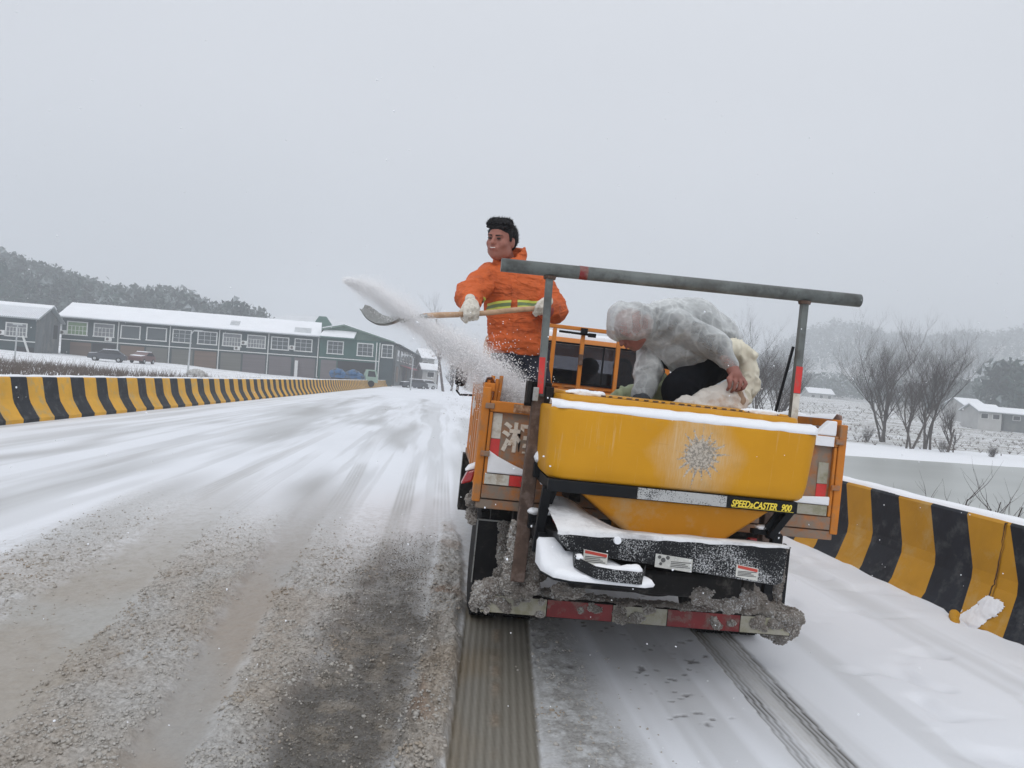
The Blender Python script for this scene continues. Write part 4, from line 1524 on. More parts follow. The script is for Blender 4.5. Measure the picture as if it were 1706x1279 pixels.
# ------------------------------------------------------------------ parked vehicles by the shops
def small_car(label, px, py, D, yaw, mat, snow=True, L=4.1, name='parked_car', cat='car'):
    q = at_dist(px, py, D)
    z0 = float(terrain_z(q.x, q.y))
    t = thing(name, label, cat, (0, 0, 0), Frame(Matrix.Translation((q.x, q.y, z0)) @ Matrix.Rotation(yaw, 4, 'Z')))
    prof = [(-L / 2, .3), (-L / 2, .75), (-L / 2 + .15, .9), (-L / 2 + .95, .98), (-L / 2 + 1.6, 1.42), (L / 2 - 1.0, 1.45), (L / 2 - .25, .98), (L / 2, .85), (L / 2, .3)]
    MB().prism(prof, 'y', -.82, .82).build('body', M[mat], t, bevel=.06)
    gl = [(-L / 2 + 1.08, 1.0), (-L / 2 + 1.64, 1.36), (L / 2 - 1.06, 1.38), (L / 2 - .45, 1.0)]
    MB().prism(gl, 'y', -.835, .835).build('side_windows', M['glass_cab'], t)
    for sx in (-1, 1):
        for sy in (-1, 1):
            w = MB().lathe((sx * L * .31, sy * .74, .31), [(-.1, .31), (.1, .31)], 'y', 14).build('wheel', M['tyre'], t)
            MB().lathe((sx * L * .31, sy * .85, .31), [(-.01, .17), (.01, .17)], 'y', 10).build('rim', M['pole'], w)
    if snow:
        MB().prism([(-L / 2 + 1.5, 1.43), (L / 2 - .95, 1.46), (L / 2 - 1.05, 1.54), (-L / 2 + 1.65, 1.52)], 'y', -.7, .7).build('roof_snow', M['snow'], t, bevel=.03)
        MB().prism([(-L / 2 + .1, .91), (-L / 2 + .95, 1.0), (-L / 2 + .95, 1.05), (-L / 2 + .15, .97)], 'y', -.72, .72).build('bonnet_snow', M['snow'], t, bevel=.02)
    return t


small_car('dark snow-topped car parked before the open doorway at the left end of the grey row', 178, 611, 92, bang + .1, 'car_dark')
small_car('small dull red car with snow on its roof before the brown shutter', 236, 613, 96, bang + 1.3, 'car_red', L=3.6)
small_car('pale car parked far off before the end of the shop row', 707, 636, 125, bang + .5, 'car_white')
small_car('dark distant car half hidden by the far end of the striped barrier', 690, 634, 118, bang + .3, 'car_dark')


def three_wheeler():
    q = at_dist(590, 624, 88)
    z0 = float(terrain_z(q.x, q.y)) + .1
    t = thing('farm_truck', 'blue and pale green farm truck with a loaded bed parked before the green shop', 'truck', (0, 0, 0), Frame(Matrix.Translation((q.x, q.y, z0)) @ Matrix.Rotation(bang + .05, 4, 'Z')))
    m = MB()
    m.prism([(1.3, .5), (1.15, 1.3), (1.35, 1.95), (2.35, 1.95), (2.6, 1.2), (2.65, .5)], 'y', -.8, .8)
    c = m.build('cab', M['car_green'], t, bevel=.05)
    MB().prism([(1.45, 1.15), (1.5, 1.8), (2.2, 1.8), (2.4, 1.15)], 'y', -.815, .815).build('cab_window', M['glass_cab'], c)
    MB().box(-2.6, 1.1, -.85, .85, .55, .75).build('bed', M['car_dark'], t)
    MB().box(-2.6, 1.1, -.9, -.85, .75, 1.1).build('side_board', M['car_blue'], t)
    S = SDF((-2.8, -1.1, .5), (1.2, 1.1, 2.1), .09)
    for k in range(9):
        S.ell((-2.3 + k * .36, random.uniform(-.3, .3), 1.15 + .2 * math.sin(k * 1.3)), (.45, .55, .42), k=.1)
    Vv, Ff = S.mesh()
    Vv = wrinkle(Vv, Ff, .09, .35, 3)
    mk('tarpaulin_load', Vv, Ff, M['car_blue'], t, smooth=True)
    for x in (-1.6, 1.9):
        for y in (-.75, .75):
            MB().lathe((x, y, .35), [(-.12, .38), (.12, .38)], 'y', 14).build('wheel', M['tyre'], t)


three_wheeler()
# snow-covered heap
q = at_dist(327, 625, 70)
S = SDF((-1.3, -.9, -.3), (1.3, .9, 1.0), .07)
S.ell((0, 0, 0), (.95, .6, .62), k=.1).ell((.45, 0, .0), (.5, .5, .4), k=.1)
Vv, Ff = S.mesh()
Vv = wrinkle(Vv, Ff, .07, .3, 9, False)
o = mk('gravel_heap', Vv, Ff, M['heap'], None, (0, 0, 0), Frame(Matrix.Translation((q.x, q.y, float(terrain_z(q.x, q.y))))), smooth=True)
meta(o, 'rounded heap of snowy gravel behind the left barrier beside a white street lamp', 'heap')


# ------------------------------------------------------------------ small far houses
def house(label, pxl, pxr, pyb, D, hw, depth, rise, ang, wall, wins=2, group=None, snowroof=True):
    q = at_dist((pxl + pxr) / 2, pyb, D)
    w = (pxr - pxl) * D / 1281.
    t = thing('house', label, 'house', (0, 0, 0), Frame(Matrix.Translation((q.x, q.y, q.z)) @ Matrix.Rotation(ang, 4, 'Z')), group=group)
    MB().prism([(0, -4), (0, hw), (depth / 2, hw + rise), (depth, hw), (depth, -4)], 'x', -w / 2, w / 2).build('wall', M[wall], t)
    r = MB().prism([(-.5, hw - .1), (-.5, hw + .05), (depth / 2, hw + rise + .2), (depth + .5, hw + .05), (depth + .5, hw - .1), (depth / 2, hw + rise)], 'x', -w / 2 - .4, w / 2 + .4).build('roof', M['corrugated'], t)
    MB().prism([(-.55, hw + .06), (depth / 2, hw + rise + .21), (depth + .5, hw + .06), (depth + .5, hw + .22), (depth / 2, hw + rise + .4), (-.55, hw + .2)], 'x', -w / 2 - .42, w / 2 + .42).build('roof_snow', M['snow_roof'], r)
    for k in range(wins):
        x = -w / 2 + w * (k + .5) / wins
        f = MB().box(x - .75, x + .75, -.07, .01, hw * .35 - .1, hw * .8 + .1).build('window', M['ledge'], t)
        MB().box(x - .62, x + .62, -.1, -.075, hw * .35, hw * .8).build('pane', M['open_dark'], f)
    return t


house('small white-roofed house seen far down the road left of the bare trees', 701, 722, 627, 175, 4.0, 7, 2.0, bang + .15, 'wall_pale', 2)
house('low pale shed with a snowy roof under the far roadside trees', 703, 730, 634, 150, 2.0, 5, 1.0, bang + .05, 'wall_pale', 1)
house('long low farmhouse with a snow-white roof across the pond at the right edge', 1630, 1668, 703, 150, 1.9, 6, 1.25, -.12, 'wall_pale', 2)
house('taller rear farmhouse roof rising behind the low farmhouse across the pond', 1604, 1640, 694, 170, 2.3, 7, 1.4, -.05, 'wall_pale', 3)
house('grey shed with a snowy roof right of the low farmhouse', 1674, 1712, 705, 152, 1.7, 5, .9, -.2, 'wall_side', 1)
house('faint white-roofed house in the haze beyond the fields behind the gantry post', 1347, 1388, 668, 300, 2.8, 8, 2.0, -.1, 'wall_pale', 3)


# ------------------------------------------------------------------ bare trees
def bare_tree(name, label, base, H, seed, spread=.5, trunks=1, mat='bark', lean=(0, 0), depth=5, cat='tree', group=None, r0=None, fork=.25, cone=.55, twig='twig', nsub=(3, 5), parts=True):
    rs = random.Random(seed)
    x, y, z = base
    t = thing(name, label, cat, (x, y, z), group=group)
    tk, br = MB(), MB()
    r0 = r0 or H * .0145

    def grow(p, d, L, r, lev):
        n = 4 if lev < 2 else 3
        pts, rr = [p.copy()], [r]
        q, dd = p.copy(), d.copy()
        for k in range(n):
            dd = (dd + Vector((rs.gauss(0, .10), rs.gauss(0, .10), rs.gauss(0, .05) + (.07 if lev > 0 else .02)))).normalized()
            q = q + dd * L / n
            pts.append(q.copy())
            rr.append(r * (1 - .55 * (k + 1) / n))
        (tk if lev == 0 else br).tube(pts, rr, 7 if lev == 0 else (5 if lev == 1 else 3), caps=False)
        if lev >= depth:
            return
        k = rs.randint(*nsub) + (1 if lev == 0 else 0)
        for i in range(k):
            f = rs.uniform(fork if lev == 0 else .2, 1.0)
            j = min(n - 1, int(f * n))
            pp = pts[j].lerp(pts[j + 1], f * n - j)
            a = rs.uniform(0, 6.283)
            out_ = Vector((math.cos(a), math.sin(a), 0))
            nd = (dd * (1 - cone) + out_ * cone * rs.uniform(.6, 1.2) + Vector((0, 0, .35))).normalized()
            grow(pp, nd, L * rs.uniform(.45, .72) * (1 if lev else spread * 1.4), rr[j] * rs.uniform(.45, .65), lev + 1)
        if lev > 0:
            grow(pts[-1], dd, L * .6, rr[-1] * .8, lev + 1)

    for k in range(trunks):
        a = rs.uniform(0, 6.28)
        off = Vector((math.cos(a), math.sin(a), 0)) * (.25 * H / 8 if trunks > 1 else 0)
        d = Vector((lean[0] + (rs.gauss(0, .16) if trunks > 1 else 0), lean[1], 1)).normalized()
        grow(Vector((x, y, z - .3)) + off, d, H * (.55 if depth > 3 else .5) * rs.uniform(.85, 1.1), r0 * rs.uniform(.7, 1), 0)
    if parts:
        tk.build('trunk', M[mat], t, smooth=True)
        br.build('branches', M[twig], t)
    return t


def gz(px, py, D):
    q = at_dist(px, py, D)
    return (q.x, q.y, float(terrain_z(q.x, q.y)))


def tree_px(label, px, pyb, pyt, D, seed, name='bare_tree', **k):
    x, y, z = gz(px, pyb, D)
    H = (pyb - pyt) * D / 1281.
    return bare_tree(name, label, (x, y, z), H, seed, **k)


tree_px('tall slim bare tree rising above the thrown snow down the road', 740, 640, 425, 110, 3, mat='bark_grey', spread=.42, depth=5, lean=(-.10, 0), fork=.3)
tg = 'bare roadside trees down the road'
for i, (px, t_, D, s, lb2) in enumerate(((752, 575, 125, 5, 'leafless roadside tree just right of the tall slim one'), (764, 582, 140, 8, 'leafless hazy roadside tree in the middle of the far clump'), (776, 592, 160, 11, 'faintest roadside tree, nearest the truck mirror'))):
    tree_px(lb2, px, 640, t_, D, s, mat='bark_grey', spread=.5, depth=5, group=tg, r0=.22)
tr_g = 'bare trees on the far bank of the pond'
tree_px('broad many-stemmed bare tree on the far bank, left of the cluster', 1468, 733, 560, 84, 21, trunks=4, spread=.78, depth=5, group=tr_g, fork=.2, cone=.5, nsub=(4, 5))
tree_px('straight thin bare tree at the left of the far bank cluster', 1509, 752, 575, 72, 24, trunks=1, spread=.45, depth=5, group=tr_g)
tree_px('leaning forked bare tree in the middle of the far bank cluster', 1518, 751, 572, 72, 27, trunks=2, lean=(.18, 0), spread=.7, depth=5, group=tr_g, nsub=(4, 5))
tree_px('bushy bare tree at the right of the far bank cluster', 1545, 750, 578, 74, 29, trunks=3, lean=(.10, 0), spread=.74, depth=5, group=tr_g, nsub=(4, 5))
tree_px('small crooked tree leaning right over the snow before the farmhouse', 1576, 754, 668, 70, 33, trunks=1, lean=(.62, 0), spread=.75, depth=4, group=tr_g, fork=.35, r0=.16)
tree_px('small bare sapling beside the crooked tree', 1588, 748, 690, 71, 36, trunks=1, lean=(-.2, 0), spread=.5, depth=3, group=tr_g, r0=.08)
tree_px('bare tree right behind the bent worker and his white sack', 1262, 712, 540, 62, 41, trunks=3, spread=.74, depth=5, group=tr_g, nsub=(4, 5), mat='bark_grey')
tree_px('bare tree between the white sack and the right gantry post', 1297, 712, 556, 66, 43, trunks=2, spread=.74, depth=5, group=tr_g, nsub=(4, 5), mat='bark_grey')
sh_g = 'leafless shrubs on the far bank'
for i, (px, pb, pt, D, s, lb2) in enumerate(((1444, 737, 700, 80, 51, 'leafless shrub at the foot of the broad bare tree'), (1570, 757, 722, 69, 52, 'leafless shrub at the foot of the crooked tree'), (1652, 764, 735, 68, 53, 'lone leafless shrub by the water at the right edge'),
                                      (1335, 722, 690, 70, 54, 'leafless shrub beside the white base of the right gantry post'))):
    tree_px(lb2, px, pb, pt, D, s, name='bare_shrub', trunks=7, spread=.7, depth=3, cat='shrub', group=sh_g, r0=.035, cone=.6)
# twigs poking over the right barrier
tw_g = 'bare twigs behind the right barrier'
for i, (px, pyb, pt, s, D, lb2) in enumerate(((1590, 862, 792, 61, 6.6, 'spreading bare bush poking over the middle of the right barrier'), (1660, 862, 795, 66, 6.4, 'bare twig bush poking over the right barrier near the photo edge'), (1515, 815, 788, 68, 8.4, 'small bare twig poking over the right barrier nearest the truck'))):
    rr_y = ray(px, pyb)
    q = Vector((0, 0, EYE)) + rr_y * (5.0 / rr_y.x)
    D = 5.0 / rr_y.x
    bare_tree('twig_bush', lb2, (q.x, q.y, .3), max(.4, (q.z - .3 + (pyb - pt) * D / 1281.) * 2.1), s, trunks=7 if i < 2 else 3, lean=(0, 0), depth=2, cat='shrub', group=tw_g, r0=.012, cone=.65, nsub=(1, 2), spread=.45, fork=.5)

# left verge shrubs and dry weeds
for px, pb, pt, D, s, lb2 in ((4, 632, 602, 24, 71, 'dark leafless shrub over the left barrier at the photo edge'), (160, 626, 606, 32, 73, 'low bare shrub behind the left barrier before the dark car')):
    tree_px(lb2, px, pb + 8, pt, D, s, name='bare_shrub', trunks=9, spread=.7, depth=3, cat='shrub', group='shrubs behind the left barrier', r0=.02, cone=.6)
rs = np.random.RandomState(12)
m = MB()
n_w = 5200
wx = rs.uniform(-34, -9.2, n_w)
wy = rs.uniform(20, 62, n_w)
az_ = np.arctan2(wx, wy)
okw = vn2(wx * .25, wy * .25, 4) > .30
for x, y in zip(wx[okw], wy[okw]):
    z = float(terrain_z(x, y))
    for k in range(5):
        a = rs.uniform(0, 6.28)
        hh = rs.uniform(.15, .60) * (1.7 if rs.rand() < .15 else 1)
        dx, dy = math.cos(a) * hh * .5, math.sin(a) * hh * .5
        w = .014
        m.add([(x - w, y, z - .05), (x + w, y, z - .05), (x + dx, y + dy, z + hh)], [(0, 1, 2)])
meta(m.build('dry_weeds', M['weed']), kind='stuff')
# tufts and snow-capped clods scattered over the field beyond the pond
rs = np.random.RandomState(15)
n_t = 5200
tx = rs.uniform(8, 150, n_t)
ty = rs.uniform(40, 190, n_t)
sdv = (tx - shore_a.x) * sh_n.x + (ty - shore_a.y) * sh_n.y
okt = (sdv > 5) & (rs.rand(n_t) < sst(3, 22, sdv)) & (fb2(tx * .12, ty * .35, 77, 3) > .46)
tx, ty = tx[okt], ty[okt]
tz = terrain_z(tx, ty)
m = MB()
for x, y, z in zip(tx, ty, tz):
    for k in range(5):
        a = rs.uniform(0, 6.28)
        hh = rs.uniform(.15, .5)
        m.add([(x - .04, y, z - .05), (x + .04, y, z - .05), (x + math.cos(a) * hh * .9, y + math.sin(a) * hh * .5, z + hh)], [(0, 1, 2)])
meta(m.build('field_stubble', M['weed']), kind='stuff')


# ------------------------------------------------------------------ woods on the hills: trees that read as one mass
def wood(name, az0, az1, r0, r1, n, seed, hmin, hmax, need=None, mat='leaf_dark', per=26, conif=.35):
    rs = np.random.RandomState(seed)
    az = rs.uniform(az0, az1, n)
    rr = np.sqrt(rs.uniform(r0 ** 2, r1 ** 2, n))
    X, Y = rr * np.sin(az), rr * np.cos(az)
    Z = terrain_z(X, Y)
    V, F = [], []
    cnt = 0
    for x, y, z in zip(X, Y, Z):
        if need and z < need:
            continue
        H = rs.uniform(hmin, hmax)
        co = rs.rand() < conif
        k = per
        t = rs.uniform(.12, 1, k)
        if co:
            rad = H * .24 * (1.03 - t)
        else:
            rad = H * .34 * np.sqrt(np.clip(1 - ((t - .55) / .5) ** 2, .05, 1))
        a = rs.uniform(0, 6.28, k)
        ro = rad * np.sqrt(rs.uniform(.1, 1, k))
        c = np.stack([x + ro * np.cos(a), y + ro * np.sin(a), z + H * t], 1)
        s = H * rs.uniform(.07, .15, (k, 1, 1))
        tri = rs.normal(0, 1, (k, 3, 3))
        tri /= np.linalg.norm(tri, axis=2, keepdims=True)
        q = c[:, None] + tri * s
        V.append(q.reshape(-1, 3))
        cnt += k
    V = np.concatenate(V)
    F = np.arange(len(V)).reshape(-1, 3)
    return meta(fast_mesh(name, V, F, M[mat], smooth=False), kind='stuff')


wood('hill_wood', math.atan2(*ray(-260, 560).xy), math.atan2(*ray(400, 600).xy), 215, 470, 3800, 5, 5, 12.5, need=5, per=30, conif=.5)
wood('hill_wood', math.atan2(*ray(376, 600).xy), math.atan2(*ray(446, 610).xy), 225, 300, 90, 6, 5, 10, need=4, per=44, conif=.1)
wood('far_hill_wood', math.atan2(*ray(1130, 660).xy), math.atan2(*ray(1900, 660).xy), 610, 900, 3600, 7, 9, 16, need=16, per=18)
wood('field_edge_wood', math.atan2(*ray(1655, 680).xy), math.atan2(*ray(1850, 680).xy), 205, 270, 170, 8, 8, 15, per=60, conif=.2)
wood('field_edge_wood', math.atan2(*ray(1550, 680).xy), math.atan2(*ray(1700, 680).xy), 300, 380, 260, 9, 7, 12, per=36, conif=.2)
wood('field_edge_wood', math.atan2(*ray(1180, 680).xy), math.atan2(*ray(1560, 680).xy), 330, 430, 420, 10, 6, 11, per=30, conif=.1)
ev = [(1672, 690, 603, 215, 81, 'tall rounded evergreen behind the farmhouses at the right'), (1697, 695, 640, 190, 82, 'dense low evergreen at the right edge beside the grey shed')]
for px, pb, pt, D, sd_, lb2 in ev:
    q = at_dist(px, pb, D)
    zt = float(terrain_z(q.x, q.y))
    H = max(6, (at_dist(px, pt, D).z - zt))
    t = thing('evergreen_tree', lb2, 'tree', (q.x, q.y, zt), group='evergreens behind the farmhouses')
    MB().tube([(q.x, q.y, zt - .5), (q.x, q.y, zt + H * .6)], [H * .03, H * .015], 6).build('trunk', M['bark'], t)
    rs = np.random.RandomState(sd_)
    k = 700
    tt = rs.uniform(.1, 1, k)
    rad = H * .30 * np.sqrt(np.clip(1 - ((tt - .5) / .55) ** 2, .03, 1)) * (.75 + .5 * vn2(tt * 6, tt * 0, 3))
    a = rs.uniform(0, 6.28, k)
    ro = rad * np.sqrt(rs.uniform(.2, 1, k))
    c = np.stack([q.x + ro * np.cos(a), q.y + ro * np.sin(a), zt + H * tt], 1)
    tri = rs.normal(0, 1, (k, 3, 3))
    tri /= np.linalg.norm(tri, axis=2, keepdims=True)
    Vq = (c[:, None] + tri * H * rs.uniform(.03, .07, (k, 1, 1))).reshape(-1, 3)
    fast_mesh('crown', Vq, np.arange(len(Vq)).reshape(-1, 3), M['leaf_dark'], smooth=False, parent=t)

# ------------------------------------------------------------------ the truck (all in the truck's own leaning frame: x across, y forward, z up)
TB = (1.24, 4.2, 0)
truck = thing('dropside_truck', 'small orange crew-cab dropside truck seen from behind, spattered with slush', 'truck', TB, FT)
XL, XR, YR, YF = .215, 2.27, 4.2, 7.05


def P(mb, name, mat, parent=truck, **k):
    return mb.build(name, M[mat] if isinstance(mat, str) else mat, parent, **k)


# bed
P(MB().box(XL + .04, XR - .04, YR + .02, YF, .86, .90), 'bed_floor', 'orange_dirty')
for s, x in ((1, XL), (-1, XR)):
    m = MB()
    a, b = sorted((x, x + s * .035))
    tp = .055 if s > 0 else 0.
    m.hexa([(a, YR + .03, .88), (b, YR + .03, .88), (a + tp, YF, .88), (b + tp, YF, .88), (a, YR + .03, 1.45), (b, YR + .03, 1.45), (a + tp, YF, 1.45), (b + tp, YF, 1.45)])
    w = P(m, 'side_wall', 'orange', bevel=.004)
    a, b = sorted((x - s * .008, x + s * .052))
    P(MB().hexa([(a, YR + .03, 1.452), (b, YR + .03, 1.452), (a + tp, YF, 1.452), (b + tp, YF, 1.452), (a, YR + .03, 1.5), (b, YR + .03, 1.5), (a + tp, YF, 1.5), (b + tp, YF, 1.5)]), 'top_rail', 'orange', w, bevel=.006)
    for k in range(6):
        y = YR + .35 + k * .48
        o_x = tp * (y - YR) / (YF - YR)
        a, b = sorted((x - s * .006 + o_x, x + s * .004 + o_x))
        P(MB().box(a, b, y, y + .07, .90, 1.45), 'side_rib', 'orange', w, bevel=.003)
    # corner post and hinge hardware
    a, b = sorted((x - s * .015, x + s * .030))
    P(MB().box(a, b, YR - .03, YR + .028, .85, 1.475), 'corner_post', 'orange', bevel=.006)
    for z in (1.10, 1.36):
        a, b = sorted((x + s * .005, x + s * .055))
        P(MB().box(a, b, YR - .045, YR - .032, z, z + .03), 'hinge', 'orange_dirty', bevel=.004)
    # snow on the sloped tops
    V, F = [], []
    for k in range(60):
        y = YR + .03 + (YF - YR - .06) * k / 59
        t_ = .012 + .03 * float(vn2(y * 5, s * 3, 8))
        xo = x + tp * (y - YR) / (YF - YR)
        V += [(xo - s * .01, y, 1.50), (xo, y, 1.50 + t_ * .8), (xo + s * .03, y, 1.5 + t_), (xo + s * .052, y, 1.5)]
    F = [q for k in range(59) for q in [(k * 4 + i, k * 4 + i + 1, k * 4 + 5 + i, k * 4 + 4 + i) for i in range(3)]]
    mk('rail_snow', V, F if s > 0 else [q[::-1] for q in F], M['snow'], truck, smooth=True)
# fanned latch rods at the left rear corner
m = MB()
for k, (x, z) in enumerate(((.232, 1.515), (.255, 1.54), (.282, 1.525), (.305, 1.545))):
    m.tube([(x - .01, YR + .05 + .03 * k, 1.35), (x, YR + .06 + .03 * k, z)], .0115, 6)
P(m, 'latch_rods', 'orange')
# snow drifted against the inside of the left wall
S = SDF((.24, 4.25, .88), (.9, 6.6, 1.6), .02)
S.chain([(.28, 4.45, 1.25), (.30, 5.4, 1.35), (.30, 6.4, 1.3)], [.11, .10, .1], k=.05)
S.chain([(.36, 4.4, .98), (.5, 5.2, 1.0), (.4, 6.4, .98)], [.16, .18, .16], k=.1)
Vv, Ff = S.mesh()
Vv = wrinkle(Vv, Ff, .018, .08, 13, False)
meta(mk('salt_heap', Vv, Ff, M['salt'], None, (.36, 4.4, .9), FT, smooth=True), 'heap of dirty white road salt lying against the left wall inside the truck bed', 'salt')

# tailgate
gate = P(MB().box(XL + .033, XR - .033, YR, YR + .022, .87, 1.40), 'tailgate', 'orange_dirty')
m = MB()
m.box(XL + .033, XR - .033, YR - .028, YR - .002, 1.345, 1.405)
P(m, 'tailgate_top_rail', 'orange', gate, bevel=.005)
m = MB()
m.box(XL + .033, XR - .033, YR - .028, YR - .002, .872, .945)
P(m, 'tailgate_bottom_rail', 'orange_dirty', gate, bevel=.005)
for x0_, x1_ in ((XL + .034, XL + .052), (XR - .052, XR - .034), (.60, .64), (1.82, 1.86)):
    P(MB().box(x0_, x1_, YR - .026, YR - .001, .947, 1.343), 'tailgate_stile', 'orange', gate, bevel=.004)
P(MB().box(XL + .16, XL + .36, YR - .031, YR - .0285, 1.352, 1.398), 'scuffed_paint_patch', surf('flaking_white_paint', (.42, .27, .17), .8, var=.4, vscale=40, dirt=(.2, .08, .03), dirt_amt=.7, dscale=30, bump=.3), gate)
P(MB().box(XL + .056, XL + .106, YR - .004, YR - .0012, 1.20, 1.338), 'reflective_tape', 'white_tape', gate)
P(MB().box(XL + .056, XL + .106, YR - .004, YR - .0012, 1.055, 1.197), 'reflective_tape', 'red_tape', gate)
P(MB().box(XL + .042, XL + .175, YR - .034, YR - .031, .952, 1.008), 'reflective_tape', 'white_tape', gate)
P(MB().box(XL + .177, XL + .262, YR - .034, YR - .031, .952, 1.008), 'reflective_tape', 'red_tape', gate)
P(MB().box(XR - .125, XR - .065, YR - .005, YR - .0012, 1.13, 1.25), 'reflective_tape', 'white_tape_dirty', gate)
P(MB().box(XR - .125, XR - .065, YR - .005, YR - .0012, 1.02, 1.127), 'reflective_tape', 'red_tape', gate)
P(MB().box(XR - .25, XR - .065, YR - .034, YR - .029, .952, 1.008), 'reflective_tape', 'white_tape_dirty', gate)
# snow lodged on the inner ledge of the gate, sloping down to the right
for nm, pts in (('gate_snow', [(XL + .04, 1.01), (XL + .30, 1.01), (XL + .30, 1.03), (XL + .2, 1.062), (XL + .10, 1.105), (XL + .04, 1.14)]),
                ('gate_snow', [(XR - .34, 1.01), (XR - .04, 1.01), (XR - .04, 1.06), (XR - .2, 1.05), (XR - .34, 1.02)])):
    P(MB().prism(pts, 'y', YR - .024, YR - .006), nm, 'snow', gate, bevel=.008)
P(MB().prism([(XR - .17, 1.405), (XR - .05, 1.405), (XR - .05, 1.49), (XR - .09, 1.49)], 'y', YR - .03, YR + .03), 'gate_snow', 'snow', gate, bevel=.008)
P(MB().box(XR - .17, XR - .06, YR - .032, YR - .0285, 1.345, 1.40), 'gate_snow', 'snow', gate, bevel=.004)


def text(s, parent, x, z, y, size, mat, shear=0., bold=0., name='lettering', align='LEFT', th=.0015, sx=1.):
    cu_ = bpy.data.curves.new(name, 'FONT')
    cu_.body = s
    cu_.size = size
    cu_.shear = shear
    cu_.offset = bold
    cu_.align_x = align
    cu_.extrude = th
    ob = bpy.data.objects.new(name, cu_)
    COL.objects.link(ob)
    bpy.context.view_layer.update()
    dg = bpy.context.evaluated_depsgraph_get()
    me = bpy.data.meshes.new_from_object(ob.evaluated_get(dg))
    bpy.data.objects.remove(ob)
    v = [(x + p.co.x * sx, y - p.co.z, z + p.co.y) for p in me.vertices]
    f = [tuple(q.vertices) for q in me.polygons]
    return mk(name, v, f, M[mat], parent)


text('湘', gate, XL + .112, 1.150, YR - .004, .170, 'ink_white', bold=.0045, name='painted_character')

# rear beam, frame and underbody
P(MB().box(XL + .01, XR - .01, YR - .02, YR + .05, .815, .866), 'rear_beam', 'orange_dirty', bevel=.005)
for x in (.82, 1.62):
    P(MB().box(x - .035, x + .035, 4.1, 9.6, .60, .74), 'chassis_rail', 'black_dirty')
P(MB().box(.45, 2.03, 4.3, 4.38, .62, .80), 'cross_member', 'black_dirty')
P(MB().box(.35, 2.13, 4.62, 4.68, .50, .80), 'mud_board', 'black_dirty')
m = MB().tube([(.35, 5.05, .40), (2.13, 5.05, .40)], .06, 10)
m.lathe((1.22, 5.05, .40), [(-.18, .07), (-.12, .14), (.12, .14), (.18, .07)], 'x', 16)
P(m, 'rear_axle', 'black_dirty', smooth=True)
P(MB().lathe((1.22, 4.75, .66), [(-.09, .30), (-.07, .34), (.07, .34), (.09, .30)], 'z', 28), 'spare_wheel', 'tyre')
P(MB().box(XL + .02, XR - .02, 6.9, 7.1, .35, .85), 'front_underbody', 'black_dirty')


def wheel(x, y, w, r=.37):
    m = MB().lathe((x, y, r), [(-w / 2, r * .62), (-w / 2, r * .9), (-w / 2 + .02, r - .004), (-w / 2 + .05, r), (w / 2 - .05, r), (w / 2 - .02, r - .004), (w / 2, r * .9), (w / 2, r * .62)], 'x', 40)
    t = P(m, 'wheel', 'tyre')
    tr = MB()
    for k in range(40):
        a = 2 * math.pi * k / 40
        for o in (-.3, .0, .3):
            c = Vector((x + o * w, y + math.cos(a + o) * r, r + math.sin(a + o) * r))
            n = Vector((0, math.cos(a + o), math.sin(a + o)))
            tn = Vector((0, -n.z, n.y))
            q = [c + Vector((sx * w * .11, 0, 0)) + tn * sy * .018 + n * sz * .008 for sz in (-1, 1) for sy in (-1, 1) for sx in (-1, 1)]
            tr.hexa(q)
    meta(P(tr, 'tread_blocks', 'tyre', t), kind='stuff')
    P(MB().lathe((x, y, r), [(-w * .3, r * .6), (w * .3, r * .6)], 'x', 24), 'rim', 'black_dirty', t)


for x in (.385, .61, 1.88, 2.10):
    wheel(x, 5.05, .19)
for x in (.52, 2.04):
    wheel(x, 8.35, .20)

# mud flaps with bright bound edges, and their frozen slush
for x0_, x1_ in ((.265, .485), (1.96, 2.18)):
    f = P(MB().box(x0_, x1_, 4.50, 4.515, .325, .70), 'mud_flap', 'black_flap')
    P(MB().box(x0_, x0_ + .006, 4.492, 4.499, .33, .70).box(x0_, x1_, 4.492, 4.499, .694, .702), 'flap_edging', 'steel', f)
# under-run bar with reflective tape
bar = P(MB().box(.285, 2.0, 4.03, 4.075, .296, .395), 'underrun_bar', 'black_dirty', bevel=.006)
for x0_, x1_, mt in ((.30, .645, 'white_tape_dirty'), (.65, 1.0, 'red_tape_dirty'), (1.005, 1.30, 'white_tape_dirty'), (1.305, 1.705, 'red_tape_dirty'), (1.71, 1.99, 'white_tape_dirty')):
    P(MB().box(x0_, x1_, 4.024, 4.0285, .302, .39), 'reflective_tape', mt, bar)
for x in (.55, 1.75):
    P(MB().box(x - .03, x + .03, 4.06, 4.14, .38, .64), 'bar_bracket', 'black_dirty')
# left tail lamp sticking out
lp_ = P(MB().prism([(.135, .925), (.195, .945), (.21, 1.02), (.165, 1.0)], 'y', 4.24, 4.33), 'side_lamp', 'lens_red', bevel=.01)
P(MB().prism([(.15, 1.0), (.205, 1.018), (.21, 1.05), (.17, 1.03)], 'y', 4.235, 4.335), 'lamp_snow', 'snow', lp_, bevel=.008)
tl_ = P(MB().box(.56, .72, 4.14, 4.19, .70, .79), 'tail_lamp', 'lens_red', bevel=.01)
P(MB().box(1.76, 1.9, 4.14, 4.19, .70, .79), 'tail_lamp', 'lens_red', bevel=.01)


crumb_grey = surf('slush_grain', (.40, .38, .355), .65, var=.2, vscale=30, dirt=(.17, .145, .125), dirt_amt=.5, dscale=9, bump=.3, bscale=150)


